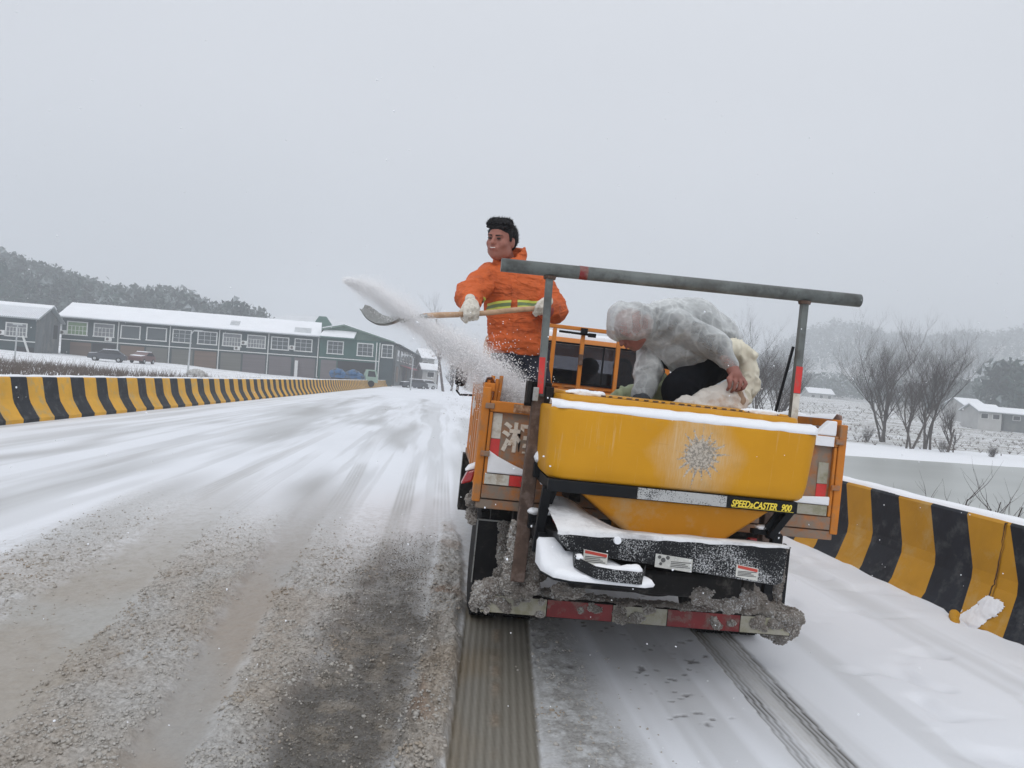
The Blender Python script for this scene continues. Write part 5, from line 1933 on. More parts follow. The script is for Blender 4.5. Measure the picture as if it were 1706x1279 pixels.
def slush(name, blobs, res, parent=None, amp=.014, sc=.045, seed=3, B=None, lab=None, cat=None, mat='slush', pad=.04, frame=FT):
    P_ = np.array([b[0] for b in blobs])
    rmx = max(max(b[1]) if isinstance(b[1], (tuple, list)) else b[1] for b in blobs)
    S = SDF(P_.min(0) - rmx - pad, P_.max(0) + rmx + pad, res)
    for c, r in blobs:
        r = r if isinstance(r, (tuple, list)) else (r, r, r)
        if mat == 'slush':
            r = tuple(q * .90 for q in r)
        S.ell(c, r, k=.025)
    V, F = S.mesh()
    V = wrinkle(V, F, amp, sc, seed, False)
    V = wrinkle(V, F, amp * .5, sc * .42, seed + 3, False)
    if mat == 'slush':
        V = wrinkle(V, F, amp * .35, sc * .25, seed + 6, False)
    o = mk(name, V, F, M[mat], parent, B, frame, smooth=True)
    o['kind'] = 'stuff'
    if mat == 'slush':
        rs_ = np.random.RandomState(seed)
        k_ = min(900, len(V) // 2)
        q_ = V[rs_.choice(len(V), k_)]
        lumps('slush_grains', q_, rs_.uniform(.0025, .0075, k_), crumb_grey, seed, parent=o)
    if lab:
        meta(o, lab, cat)
    return o


rs = random.Random(5)
bl = []
for k in range(26):      # crust along the top of the bar, heavy at both ends
    x = .30 + 1.72 * k / 25
    e_ = abs(k - 12.5) / 12.5
    bl.append(((x, 4.06 + rs.uniform(0, .05), .395 + .012 * e_), (.06, .055, .018 + .028 * e_ ** 3)))
slush('bar_slush', bl, .010, truck, seed=4)
for xa, xb, nn in ((.33, .62, 12), (1.02, 1.29, 12), (1.72, 1.98, 12), (.70, .95, 3), (1.34, 1.68, 4)):      # spatter frozen onto the face of the bar
    bl = [((rs.uniform(xa, xb), 4.026, rs.uniform(.308, .385)), (rs.uniform(.012, .034), .010, rs.uniform(.010, .024))) for k in range(nn)]
    slush('bar_spatter', bl, .006, bar, seed=40 + nn + int(xa * 10), amp=.007, sc=.02)
bl = [((.30, 4.05, .37), (.055, .06, .075)), ((.345, 4.06, .415), (.06, .06, .06)), ((.40, 4.07, .42), (.05, .06, .045)), ((.27, 4.08, .33), (.03, .05, .05))]
slush('corner_slush', bl, .008, truck, seed=5)
bl = [((1.97, 4.06, .40), (.10, .08, .055)), ((2.00, 4.08, .37), (.09, .08, .065)), ((2.02, 4.10, .33), (.055, .07, .055)), ((1.99, 4.10, .30), (.08, .07, .05)), ((1.92, 4.12, .285), (.06, .06, .04)), ((1.86, 4.1, .43), (.09, .06, .035)), ((1.77, 4.12, .43), (.10, .07, .04)), ((1.98, 4.12, .25), (.035, .04, .03))]
slush('corner_slush', bl, .008, truck, seed=6, amp=.018)
bl = []
for z in np.arange(.36, .70, .035):
    bl.append(((.432 + rs.uniform(-.018, .018), 4.487, z), (.024 + rs.uniform(0, .024), .020, .03)))
slush('flap_slush', bl, .007, truck, seed=7)
bl = []
for k in range(20):
    bl.append(((rs.uniform(.5, .64), rs.uniform(4.2, 4.4), rs.uniform(.38, .62)), rs.uniform(.025, .05)))
for k in range(24):
    bl.append(((rs.uniform(1.25, 1.95), rs.uniform(4.2, 4.4), rs.uniform(.42, .55)), rs.uniform(.03, .07)))
slush('underbody_slush', bl, .010, truck, seed=8, amp=.018)
bl = [((XL + .005 + rs.uniform(-.015, .01), 4.25 + rs.uniform(0, .3), z), rs.uniform(.018, .034)) for z in np.arange(.70, .86, .022)]
slush('sill_slush', bl, .006, truck, seed=9)
bl = [((2.13 + rs.uniform(-.015, .015), 4.5, z), (.03, .03, .035)) for z in np.arange(.36, .70, .04)]
slush('flap_slush', bl, .008, truck, seed=10)

# headboard rack
for x in (.43, .68, .955, 1.222, 1.562, 1.87, 2.15):
    P(MB().box(x - .018, x + .018, 7.0, 7.04, .9, 2.075), 'rack_post', 'orange_cab', bevel=.004)
P(MB().box(.41, 2.17, 6.995, 7.045, 2.077, 2.112), 'rack_rail', 'orange_cab', bevel=.005)
P(MB().box(.41, 2.17, 6.995, 7.045, 1.50, 1.525), 'rack_rail', 'orange_cab', bevel=.005)
m = MB().tube([(.99, 6.98, 2.05), (1.31, 6.975, 2.045)], .011, 8)
m.box(1.19, 1.25, 6.955, 7.0, 2.05, 2.10).box(1.26, 1.33, 6.95, 6.99, 2.025, 2.06)
P(m, 'rack_clamp', 'black')
P(MB().box(1.195, 1.235, 6.975, 6.998, 1.76, 1.86), 'rack_latch', 'rust', bevel=.004)
# crew cab
cx0, cx1, cy0 = .43, 2.12, 7.16
m = MB()
m.box(cx0, cx1, cy0, cy0 + .05, .55, 1.59).box(cx0, .515, cy0, cy0 + .05, 1.591, 1.96).box(1.945, cx1, cy0, cy0 + .05, 1.591, 1.96)
m.prism([(cy0, 1.961), (cy0 + .05, 2.02), (cy0 + .14, 2.035), (9.0, 2.06), (9.35, 1.98), (9.33, 1.94), (9.0, 2.02), (cy0 + .14, 1.995), (cy0 + .05, 1.961)], 'x', cx0, cx1)
for a_, b_ in ((cx0, cx0 + .04), (cx1 - .04, cx1)):
    m.prism([(cy0 + .051, .55), (cy0 + .051, 1.995), (9.0, 2.018), (9.33, 1.93), (9.75, 1.35), (9.85, .55)], 'x', a_, b_)
m.box(cx0 + .041, cx1 - .041, 9.2, 9.25, .55, 1.4)
cab_ = P(m, 'cab', 'orange_cab', bevel=.012, seg=2)
P(MB().box(cx0 + .05, cx1 - .05, 8.3, 8.36, .9, 1.75), 'seat_back', 'black', cab_, bevel=.03)
V, F = [], []
for j in range(7):
    for i in range(31):
        x, y = cx0 + .04 + (cx1 - cx0 - .08) * i / 30, cy0 + .05 + 1.8 * j / 6
        V.append((x, y, 2.04 + .045 + .02 * float(vn2(x * 5, y * 3, 2)) - (.045 if j in (0,) else 0)))
n = len(V)
F = grid_faces(7, 31).tolist() + [[i, n + i, n + i + 1, i + 1] for i in range(30)]
V += [(x, y - .005, 1.985) for x, y, z in V[:31]]
mk('roof_snow', V, F, M['snow'], cab_, smooth=True)
# rear windows: rubber surround and panes
m = MB().box(.50, 1.96, cy0 - .012, cy0 - .002, 1.578, 1.600).box(.50, 1.96, cy0 - .012, cy0 - .002, 1.95, 1.968)
for x in (.50, .973, 1.452, 1.943):
    m.box(x, x + .015, cy0 - .012, cy0 - .002, 1.6005, 1.9495)
P(m, 'rear_window_rubber', 'black', cab_)
for x0_, x1_ in ((.515, .975), (.985, 1.455), (1.465, 1.945)):
    P(MB().box(x0_, x1_, cy0 - .008, cy0 - .004, 1.602, 1.948), 'rear_window', 'cab_window_glass', cab_)
for k in range(8):
    x = .56 + k * .185
    m = MB()
    for z in (1.545, 1.515):
        m.prism([(x, z), (x + .13, z), (x + .12, z + .016), (x + .065, z + .022), (x + .01, z + .016)], 'y', cy0 - .022, cy0 + .002)
    P(m, 'vent_louvre', 'orange_cab', cab_, bevel=.003)
for x in (.49, 2.06):
    P(MB().box(x - .05, x + .05, cy0 - .03, cy0 - .001, 1.0, 1.35), 'cab_lamp_cluster', 'black', cab_, bevel=.01)
# left door mirror
mr_ = P(MB().prism([(.125, 1.46), (.215, 1.44), (.255, 1.49), (.255, 1.66), (.22, 1.715), (.145, 1.71), (.12, 1.66)], 'y', 8.55, 8.64), 'door_mirror', 'black', bevel=.02, seg=3)
for v in mr_.data.vertices:
    v.co.x -= .005
P(MB().tube([(.155, 8.6, 1.46), (.15, 8.6, 1.39), (.19, 8.6, 1.35), (.36, 8.62, 1.36)], .012, 8), 'mirror_arm', 'black', mr_, smooth=True)

# ------------------------------------------------------------------ measuring gantry clamped to the tailgate
G = thing('pipe_gantry', 'grey steel pipe held level across two posts above the yellow salt spreader', 'pipe frame', (1.15, 3.9, .5), FT)
P(MB().tube([(.207, 3.9, 2.100), (2.123, 3.9, 2.140)], .0345, 28), 'crossbar', 'pipe', G, smooth=False)
for v_o in [c for c in bpy.data.objects if c.name.startswith('crossbar') and c.parent == G]:
    v_o.data.polygons.foreach_set('use_smooth', [len(p.vertices) == 4 for p in v_o.data.polygons])
P(MB().lathe((.63, 3.9, 2.109), [(-.022, .0352), (.022, .0352)], 'x', 28), 'red_band', M['red_tape_dirty'], G)
lp = P(MB().beam((.460, 3.9, 2.07), (.478, 3.9, 1.455), .037, .037), 'upper_post', 'pipe', G, bevel=.005)
P(MB().beam((.4655, 3.879, 1.655), (.472, 3.879, 1.47), .030, .0015), 'tape', 'red_tape', lp)
rp = P(MB().beam((1.822, 3.9, 2.105), (1.822, 3.9, 1.20), .037, .037), 'upper_post', 'pipe', G, bevel=.005)
P(MB().beam((1.822, 3.879, 1.755), (1.822, 3.879, 1.615), .036, .0015), 'tape', 'red_tape', rp)
P(MB().beam((1.822, 3.879, 1.612), (1.822, 3.879, 1.47), .036, .0015), 'tape', 'white_tape', rp)
P(MB().beam((1.800, 3.93, 1.86), (1.735, 3.96, 1.40), .012, .012), 'brace', 'black', G)
P(MB().lathe((.461, 3.9, 2.068), [(-.012, .03), (.004, .034)], 'z', 16), 'weld_collar', 'rust', G)
P(MB().lathe((1.822, 3.9, 2.098), [(-.012, .03), (.004, .034)], 'z', 16), 'weld_collar', 'rust', G)
lo = P(MB().beam((.478, 3.93, 1.47), (.462, 3.93, .50), .072, .06), 'lower_post', 'rust', G, bevel=.006)
P(MB().box(1.74, 1.80, 3.93, 4.0, .60, 1.42), 'lower_post', 'rust', G, bevel=.006)
# socket at the top of the left lower post
m = MB()
m.box(.405, .425, 3.86, 3.96, 1.415, 1.53).box(.50, .54, 3.86, 3.96, 1.40, 1.51).box(.405, .54, 3.955, 3.97, 1.40, 1.53)
P(m, 'socket', 'black_dirty', G, bevel=.004)
P(MB().box(.433, .462, 3.845, 3.868, 1.43, 1.50), 'socket_plate', 'steel', G, bevel=.004)
for z in (.86, 1.12):
    P(MB().box(.48, .60, 3.86, 3.96, z - .075, z), 'clamp_arm', 'black', G, bevel=.006)
slush('clamp_snow', [((.50, 3.88, .872), (.03, .04, .016)), ((.545, 3.9, .868), (.04, .04, .012)), ((.585, 3.9, .868), (.02, .04, .012)), ((.505, 3.86, .80), (.014, .014, .01))], .005, G, amp=.005, sc=.02, seed=31, mat='snow')
slush('clamp_snow', [((.50, 3.88, 1.15), (.02, .04, .03)), ((.535, 3.9, 1.135), (.04, .04, .016)), ((.58, 3.9, 1.128), (.03, .04, .01)), ((.525, 3.855, 1.03), (.014, .01, .02))], .005, G, amp=.005, sc=.02, seed=32, mat='snow')
bl = [((.428 + rs.uniform(-.012, .006), 3.945, z), (.010 + rs.uniform(0, .008) + .030 * max(0, (.70 - z) / .25), .028, .03)) for z in np.arange(.46, .80, .02)] + [((.50 + rs.uniform(0, .06), 3.98, z), (.03, .03, .03)) for z in np.arange(.42, .66, .025)]
slush('post_slush', bl, .006, G, amp=.014, sc=.03, seed=33)
bl = [((.47 + rs.uniform(-.05, .10), 3.96 + rs.uniform(0, .05), rs.uniform(.42, .50)), rs.uniform(.018, .034)) for k in range(16)]
slush('post_slush', bl, .006, G, amp=.014, sc=.03, seed=34)

# ------------------------------------------------------------------ the yellow salt spreader
SB = (1.13, 3.7, .35)
SPR = thing('salt_spreader', 'yellow plastic tailgate salt spreader with a black frame and dusted starburst on its front', 'spreader', SB, FT)


def rloft(name, rows, mat, parent, n=10, smooth=True, bevel=0):
    """stack of rounded rectangles: (x0,x1,y0,y1,z,r)"""
    V, F = [], []
    m_ = 4 * (n + 1)
    for x0, x1, y0, y1, z, r in rows:
        for cx, cy, a0 in ((x1 - r, y0 + r, -90), (x1 - r, y1 - r, 0), (x0 + r, y1 - r, 90), (x0 + r, y0 + r, 180)):
            for i in range(n + 1):
                a = R(a0 + 90 * i / n)
                V.append((cx + r * math.cos(a), cy + r * math.sin(a), z))
    for k in range(len(rows) - 1):
        for i in range(m_):
            j = (i + 1) % m_
            F.append((k * m_ + i, k * m_ + j, (k + 1) * m_ + j, (k + 1) * m_ + i))
    F.append(tuple(range(m_))[::-1])
    F.append(tuple((len(rows) - 1) * m_ + i for i in range(m_)))
    o = mk(name, V, F, mat, parent)
    o.data.polygons.foreach_set('use_smooth', [smooth and len(p.vertices) == 4 for p in o.data.polygons])
    return o


hp = rloft('hopper', [(.545, 1.715, 3.58, 4.07, 1.082, .07), (.512, 1.745, 3.53, 4.09, 1.088, .08), (.497, 1.760, 3.512, 4.10, 1.105, .09), (.492, 1.772, 3.505, 4.10, 1.16, .09), (.484, 1.788, 3.49, 4.11, 1.40, .09), (.486, 1.787, 3.492, 4.11, 1.418, .09), (.493, 1.780, 3.50, 4.11, 1.424, .085)], M['hopper_front'], SPR)
rloft('hopper_collar', [(.535, 1.735, 3.585, 4.09, 1.424, .06), (.545, 1.728, 3.60, 4.09, 1.478, .06), (.55, 1.72, 3.61, 4.09, 1.485, .06)], M['hopper'], hp)
# snow ledge along the front shoulder
V, F = [], []
for k in range(120):
    x = .49 + 1.295 * k / 119
    a = float(vn2(x * 6, 0, 4)) * .55 + float(vn2(x * 19, 0, 5)) * .45
    lowp = .004 + .012 * a
    yb = 3.60
    yf = 3.490 + (.06 * sst(.53, .49, x)) + (.05 * sst(1.75, 1.785, x))
    V += [(x, yf + .002, 1.424 - lowp * .9), (x, yf - .004, 1.424 - lowp * .3), (x, yf + .004, 1.438 + .008 * a), (x, (yf + yb) / 2, 1.445 + .012 * a), (x, yb + .02, 1.452 + .012 * a), (x, yb + .03, 1.43)]
F = [(k * 6 + i, (k + 1) * 6 + i, (k + 1) * 6 + i + 1, k * 6 + i + 1) for k in range(119) for i in range(5)]
mk('shoulder_snow', V, F, M['snow'], hp, smooth=True)
# tarpaulin edge with stitches along the far rim
lid = P(MB().hexa([(.56, 3.70, 1.486), (1.715, 3.70, 1.486), (.56, 4.08, 1.486), (1.715, 4.08, 1.486), (.57, 3.71, 1.496), (1.70, 3.71, 1.496), (.57, 4.08, 1.503), (1.70, 4.08, 1.503)]), 'lid', 'hopper', hp, bevel=.004)
for k in range(22):
    x = .70 + k * .044
    P(MB().box(x, x + .022 + .006 * math.sin(k * 2.1), 3.692, 3.70, 1.4885, 1.4945), 'lid_stitch', 'rust', lid)
slush('lid_snow', [((.60 + .03 * k, 3.72 + .02 * (k % 2), 1.494), (.03, .04, .006 + .004 * ((k * 7) % 3))) for k in range(6)] + [((1.50 + .035 * k, 3.73, 1.494), (.03, .04, .008)) for k in range(5)], .006, lid, amp=.004, sc=.02, seed=35, mat='snow')

# black band with lettering
band_ = P(MB().box(.508, 1.712, 3.515, 3.56, 1.028, 1.086), 'band', 'black', SPR, bevel=.006)
P(MB().box(.51, 1.71, 3.56, 4.08, 1.03, 1.08), 'hopper_frame', 'black_dirty', SPR)
fr_p = P(MB().box(.93, 1.36, 3.5125, 3.5148, 1.032, 1.084), 'frost_patch', surf('frosted_band', (.03, .03, .032), .6, var=.2, frost=.80, fscale=170, fmask=9, bump=.5, bscale=170, bdist=.004, frost_col=(.42, .43, .43)), band_)
text('SPEED»CASTER', band_, 1.383, 1.0400, 3.5125, .0435, 'ink_yellow', shear=.3, bold=.0011, name='lettering', sx=.76)
text('900', band_, 1.627, 1.0400, 3.5125, .0435, 'ink_yellow', shear=.3, bold=.0011, name='lettering', sx=.76)
P(MB().box(1.386, 1.692, 3.5115, 3.5145, 1.0355, 1.0372), 'lettering_rule', 'ink_yellow', band_)

# funnel
V, F = [], []
rows = [(.685, 1.600, 3.555, 4.0, 1.027, .02), (.70, 1.585, 3.56, 3.98, 1.01, .03), (.905, 1.425, 3.60, 3.92, .86, .06), (.91, 1.415, 3.61, 3.91, .80, .06)]
rloft('funnel', rows, M['hopper_cone'], SPR, n=6)
# chute / engine box: slanted black cover with frost and stickers
cover = P(MB().prism([(.548, .872), (.563, .835), (.600, .800), (.66, .787), (1.0, .765), (1.56, .722), (1.592, .735), (1.604, .87), (1.59, .893), (1.56, .900)], 'y', 3.345, 3.40), 'cover_panel', 'black_frost', SPR, bevel=.006)
P(MB().hexa([(.60, 3.40, .78), (1.57, 3.40, .73), (.60, 3.86, .80), (1.57, 3.86, .78), (.55, 3.398, .865), (1.59, 3.398, .892), (.50, 3.86, .80), (1.59, 3.86, .80)]), 'drive_box', 'black', SPR)
# snow on its sloping top
V, F = [], []
nxs = 60
for j in range(9):
    t_ = j / 8
    for i in range(nxs + 1):
        s_ = i / nxs
        x = (.546 - .03 * t_) + (1.06 + .03 * t_) * s_
        z0_ = (.872 + .028 * s_) * (1 - t_) + (.955 - .12 * float(sst(.60, .92, x))) * t_
        a = float(vn2(x * 9, t_ * 3, 6))
        e_ = (.5 if j == 0 else 1) * (1 - .55 * s_)
        V.append((x, 3.343 + .42 * t_ - (.002 if j == 0 else 0), z0_ + (.010 + .016 * a) * e_ + .001))
n = len(V)
F = grid_faces(9, nxs + 1).tolist()
V += [(x, y + .001, (.872 + .028 * (k / nxs)) - .004 - .006 * float(vn2(x * 30, 0, 2))) for k, (x, y, z) in enumerate(V[:nxs + 1])]
F += [[i, n + i, n + i + 1, i + 1] for i in range(nxs)]
mk('cover_snow', V, F, surf('powdered_snow', (.74, .75, .77), .8, var=.12, vscale=9, dirt=(.42, .41, .42), dirt_amt=.45, dscale=5, bump=.5, bscale=70, bdist=.006), cover, smooth=True)


def sticker(x0, x1, z0, z1, y, lines, head=True, mat='sticker', pict=False, tilt=-.012):
    s = P(MB().hexa([(x0, y, z0), (x1, y, z0 + tilt), (x0, y + .002, z0), (x1, y + .002, z0 + tilt), (x0, y, z1), (x1, y, z1 + tilt), (x0, y + .002, z1), (x1, y + .002, z1 + tilt)]), 'sticker', mat, cover)
    w, h_ = x1 - x0, z1 - z0
    if head:
        P(MB().hexa([(x0 + .006, y - .0012, z1 - .016), (x1 - .004, y - .0012, z1 - .016 + tilt), (x0 + .006, y, z1 - .016), (x1 - .004, y, z1 - .016 + tilt), (x0 + .006, y - .0012, z1 - .003), (x1 - .004, y - .0012, z1 - .003 + tilt), (x0 + .006, y, z1 - .003), (x1 - .004, y, z1 - .003 + tilt)]), 'sticker_header', 'ink_red', s)
    m = MB()
    for k in range(lines):
        z = z1 - .024 - k * (h_ - .03) / max(1, lines)
        a0 = x0 + (.42 * w if pict else .008)
        a1 = x1 - .008 - .012 * ((k * 5) % 3)
        m.box(a0, a1, y - .0011, y - .0001, z + tilt * .5 - .0016, z + tilt * .5 + .0016)
    P(m, 'sticker_text', 'ink', s)
    if pict:
        m = MB()
        for cx_, cz_, r_ in ((x0 + .018, z1 - .014, .008), (x0 + .036, z1 - .026, .011), (x0 + .056, z1 - .014, .009), (x0 + .026, z0 + .016, .007)):
            m.lathe((cx_, y - .001, cz_), [(-.0006, r_), (.0006, r_)], 'y', 9)
        P(m, 'sticker_emblem', 'ink', s)


sticker(.668, .777, .752, .812, 3.332, 4)
sticker(.995, 1.166, .760, .819, 3.3425, 4, head=False, mat='sticker_dim', pict=True)
sticker(1.370, 1.473, .748, .803, 3.3425, 4)
P(MB().lathe((.815, 3.344, .862), [(-.012, .016), (.0, .018)], 'y', 14), 'latch_knob', 'snow', cover)
# lower guard plate, buried in snow
gp = [(.485, 3.52), (.49, 3.36), (.53, 3.25), (.60, 3.215), (.92, 3.20), (.965, 3.23), (.955, 3.29), (.90, 3.34), (.62, 3.52)]
guard = P(MB().prism(gp, 'z', .686, .696), 'guard_plate', 'black', SPR, bevel=.003)
V, F = [], []
c_ = (.66, 3.36)
nn = 0
per = []
for i in range(len(gp)):
    a, b = gp[i], gp[(i + 1) % len(gp)]
    for k in range(8):
        per.append((a[0] + (b[0] - a[0]) * k / 8, a[1] + (b[1] - a[1]) * k / 8))
rings = [(1.0, .0), (1.015, .010), (.97, .022), (.8, .030), (.5, .036), (.2, .040)]
for s_, dz in rings:
    for (x, y) in per:
        px_, py_ = c_[0] + (x - c_[0]) * s_, c_[1] + (y - c_[1]) * s_
        V.append((px_, py_, .697 + dz + (.012 * float(vn2(px_ * 16, py_ * 16, 3)) if dz > .015 else 0) + max(0, (3.52 - py_)) * 0 + (.09 * sst(3.30, 3.52, py_) * (dz > 0))))
n_ = len(per)
for k in range(len(rings) - 1):
    for i in range(n_):
        j = (i + 1) % n_
        F.append((k * n_ + i, k * n_ + j, (k + 1) * n_ + j, (k + 1) * n_ + i))
F.append(tuple((len(rings) - 1) * n_ + i for i in range(n_)))
mk('guard_snow', V, F, M['snow'], guard, smooth=True)
# curved strap in front, frosted at its right end
st = [(.628, 3.36), (.618, 3.26), (.64, 3.225), (.70, 3.20), (.78, 3.188), (.885, 3.185), (.905, 3.20), (.925, 3.26), (.955, 3.34)]
V, F = [], []
for k, (x, y) in enumerate(st):
    zt = (.797, .797, .790, .770, .765, .764, .763, .763, .765)[k]
    V += [(x, y, zt - .052), (x, y, zt), (x, y + .008, zt), (x, y + .008, zt - .052)]
for k in range(len(st) - 1):
    for i in range(4):
        j = (i + 1) % 4
        F.append((k * 4 + i, k * 4 + j, k * 4 + 4 + j, k * 4 + 4 + i))
F += [(3, 2, 1, 0), tuple(len(V) - 4 + i for i in range(4))]
strap = mk('guard_strap', V, F, surf('frost_touched_black_strap', (.010, .011, .013), .45, var=.3, frost=.12, fscale=190, fmask=7, bump=.2, spec=.25, frost_col=(.45, .46, .47)), SPR)
slush('strap_snow', [((.635, 3.27, .790), (.018, .04, .012)), ((.72, 3.24, .750), (.05, .035, .02)), ((.79, 3.235, .755), (.05, .035, .02)), ((.86, 3.23, .762), (.04, .035, .02)), ((.885, 3.235, .76), (.02, .03, .018))], .006, strap, amp=.006, sc=.04, seed=36, mat='snow')
# black frame legs
for a, b, w in (((.515, 3.58, 1.04), (.505, 3.66, .72), .045), ((.56, 3.62, 1.04), (.515, 3.68, .86), .03), ((1.70, 3.56, 1.04), (1.628, 3.60, .90), .035), ((1.715, 3.62, 1.05), (1.66, 3.70, .88), .035), ((1.66, 3.60, .92), (1.648, 3.62, .62), .045), ((.515, 3.64, .74), (.60, 3.7, .72), .04)):
    P(MB().beam(a, b, w, .04), 'frame_leg', 'black', SPR, bevel=.004)
P(MB().box(1.55, 1.69, 3.62, 3.66, .90, .925), 'frame_rail', 'black', SPR, bevel=.004)
P(MB().box(.50, .62, 3.60, 4.05, .76, .82), 'frame_rail', 'black', SPR, bevel=.004)
P(MB().prism([(1.59, .93), (1.66, .93), (1.69, 1.03), (1.655, 1.03)], 'y', 3.60, 3.615), 'gusset', 'black', SPR)
slush('frame_snow', [((1.60, 3.63, .937), (.04, .03, .012)), ((1.66, 3.62, .935), (.02, .03, .014)), ((1.665, 3.6, .90), (.015, .02, .02))], .005, SPR, amp=.005, sc=.03, seed=37, mat='snow')
P(MB().box(.66, 1.50, 3.55, 3.95, .58, .70), 'gearbox', 'black_dirty', SPR, bevel=.02)
P(MB().lathe((1.10, 3.75, .50), [(.05, .1), (.062, .13), (.07, .13), (.1, .04), (.14, .04)], 'z', 24), 'spinner_disc', 'black_dirty', SPR)
slush('gearbox_slush', [((1.30 + .05 * k, 3.56 + .02 * (k % 3), .60 - .012 * (k % 4)), (.06, .03, .05)) for k in range(6)] + [((.62 + .03 * k, 3.6, .56), (.04, .03, .03)) for k in range(4)], .009, SPR, seed=38, amp=.016)
# the truck's own load mounting
for x in (.72, 1.5):
    P(MB().box(x - .03, x + .03, 3.95, 4.2, .93, .99), 'mount_arm', 'black_dirty', SPR)

# ------------------------------------------------------------------ people
def face_parts(parent, c, Rm, s, frame, skin='skin', smile=True, grid=None):
    """eyes, brows and mouth set into a head at c; Rm columns: right, forward, up"""
    def W(x, y, z):
        return np.array(c) + Rm @ np.array([x, y, z]) * s

    for sx in (-1, 1):
        e = SDF(W(sx * .031, .082, .010) - .03, W(sx * .031, .082, .010) + .03, .0022)
        e.ell(W(sx * .031, .0865, .010), (.0145 * s, .0075 * s, .0052 * s), rot=Rm, k=.0)
        V, F = e.mesh()
        mk('eye', V, F, M['eye'], parent, smooth=True)
        b = SDF(W(sx * .032, .09, .030) - .04, W(sx * .032, .09, .030) + .04, .0025)
        b.cap(W(sx * .016, .096, .027), W(sx * .048, .080, .031), .0042 * s, .003 * s, k=0)
        V, F = b.mesh()
        mk('eyebrow', V, F, M['hair'], parent, smooth=True)
    m_ = SDF(W(0, .09, -.045) - .045, W(0, .09, -.045) + .045, .0022)
    for sx in (-1, 1):
        m_.cap(W(0, .100, -.051), W(sx * .027, .084, -.042), .0055 * s, .003 * s, k=.002)
        m_.cap(W(0, .098, -.043), W(sx * .026, .084, -.040), .004 * s, .0025 * s, k=.002)
    V, F = m_.mesh()
    mk('lips', V, F, M['lip'], parent, smooth=True)
    if smile:
        q = SDF(W(0, .09, -.045) - .04, W(0, .09, -.045) + .04, .0022)
        for sx in (-1, 1):
            q.cap(W(0, .1035, -.0465), W(sx * .017, .0955, -.0435), .0032 * s, .0022 * s, k=.001)
        V, F = q.mesh()
        mk('teeth', V, F, M['teeth'], parent, smooth=True)


def add_head(S, c, Rm, s):
    def W(x, y, z):
        return np.array(c) + Rm @ np.array([x, y, z]) * s
    S.ell(W(0, -.012, .035), (.076 * s, .096 * s, .086 * s), rot=Rm, k=.02)      # skull
    S.ell(W(0, .022, -.030), (.062 * s, .070 * s, .080 * s), rot=Rm, k=.03)      # face
    S.ell(W(0, .050, -.082), (.030 * s, .028 * s, .024 * s), rot=Rm, k=.03)      # chin
    for sx in (-1, 1):
        S.ell(W(sx * .040, .052, -.018), (.026 * s, .026 * s, .022 * s), rot=Rm, k=.02)   # cheeks
        S.ell(W(sx * .050, .005, -.060), (.022 * s, .036 * s, .030 * s), rot=Rm, k=.03)   # jaw
        S.ell(W(sx * .074, -.012, -.002), (.010 * s, .020 * s, .032 * s), rot=Rm, k=.006)  # ears
        S.ell(W(sx * .031, .092, .011), (.017 * s, .012 * s, .009 * s), rot=Rm, k=.010, cut=True)
    S.cap(W(-.040, .076, .030), W(.040, .076, .030), .011 * s, k=.012)            # brow
    S.cap(W(0, .086, .018), W(0, .108, -.016), .0075 * s, .0120 * s, k=.010)     # nose
    for sx in (-1, 1):
        S.ell(W(sx * .011, .098, -.018), (.009 * s, .010 * s, .008 * s), rot=Rm, k=.005)
    S.cap(W(-.018, .084, -.046), W(.018, .084, -.046), .0125 * s, k=.012)        # mouth mound


def glove(name, parent, c, fwd, side, out, s=1., mat='glove', closed_r=.017, label=None):
    """a fist closed round a rod through c along `side`; fwd: from wrist to knuckles; out: back of the hand"""
    f, sd, o = [np.array(v, float) / np.linalg.norm(v) for v in (fwd, side, out)]
    c = np.array(c, float)
    S = SDF(c - .14, c + .14, .0045)

    def W(a, b, d):
        return c + (f * a + sd * b + o * d) * s
    S.cap(W(-.045, -.022, .030), W(.012, -.028, .034), .019 * s, .018 * s, k=.012)
    S.cap(W(-.045, .022, .030), W(.012, .028, .034), .019 * s, .018 * s, k=.012)
    S.cap(W(-.05, 0, .03), W(.010, 0, .036), .022 * s, .019 * s, k=.012)
    S.cap(W(-.10, 0, .022), W(-.04, 0, .028), .027 * s, .028 * s, k=.015)
    for k, b in enumerate((-.034, -.012, .011, .032)):
        L = (.96, 1.05, 1., .86)[k]
        r = (.0112, .0115, .0112, .0102)[k] * s
        p = [W(.012, b, .036), W(.036 * L, b, .020), W(.036 * L, b, -.008), W(.012, b * .97, -.026), W(-.006, b * .95, -.020)]
        S.chain(p, [r * 1.08, r * 1.05, r, r * .95, r * .85], k=.003)
    S.chain([W(-.035, -.034, .022), W(-.018, -.052, .0), W(.008, -.044, -.020), (W(.024, -.030, -.030))], [.015 * s, .0145 * s, .0125 * s, .011 * s], k=.006)
    V, F = S.mesh()
    V = wrinkle(V, F, .0014, .012, 4)
    return mk(name, V, F, M[mat], parent, smooth=True, label=label)


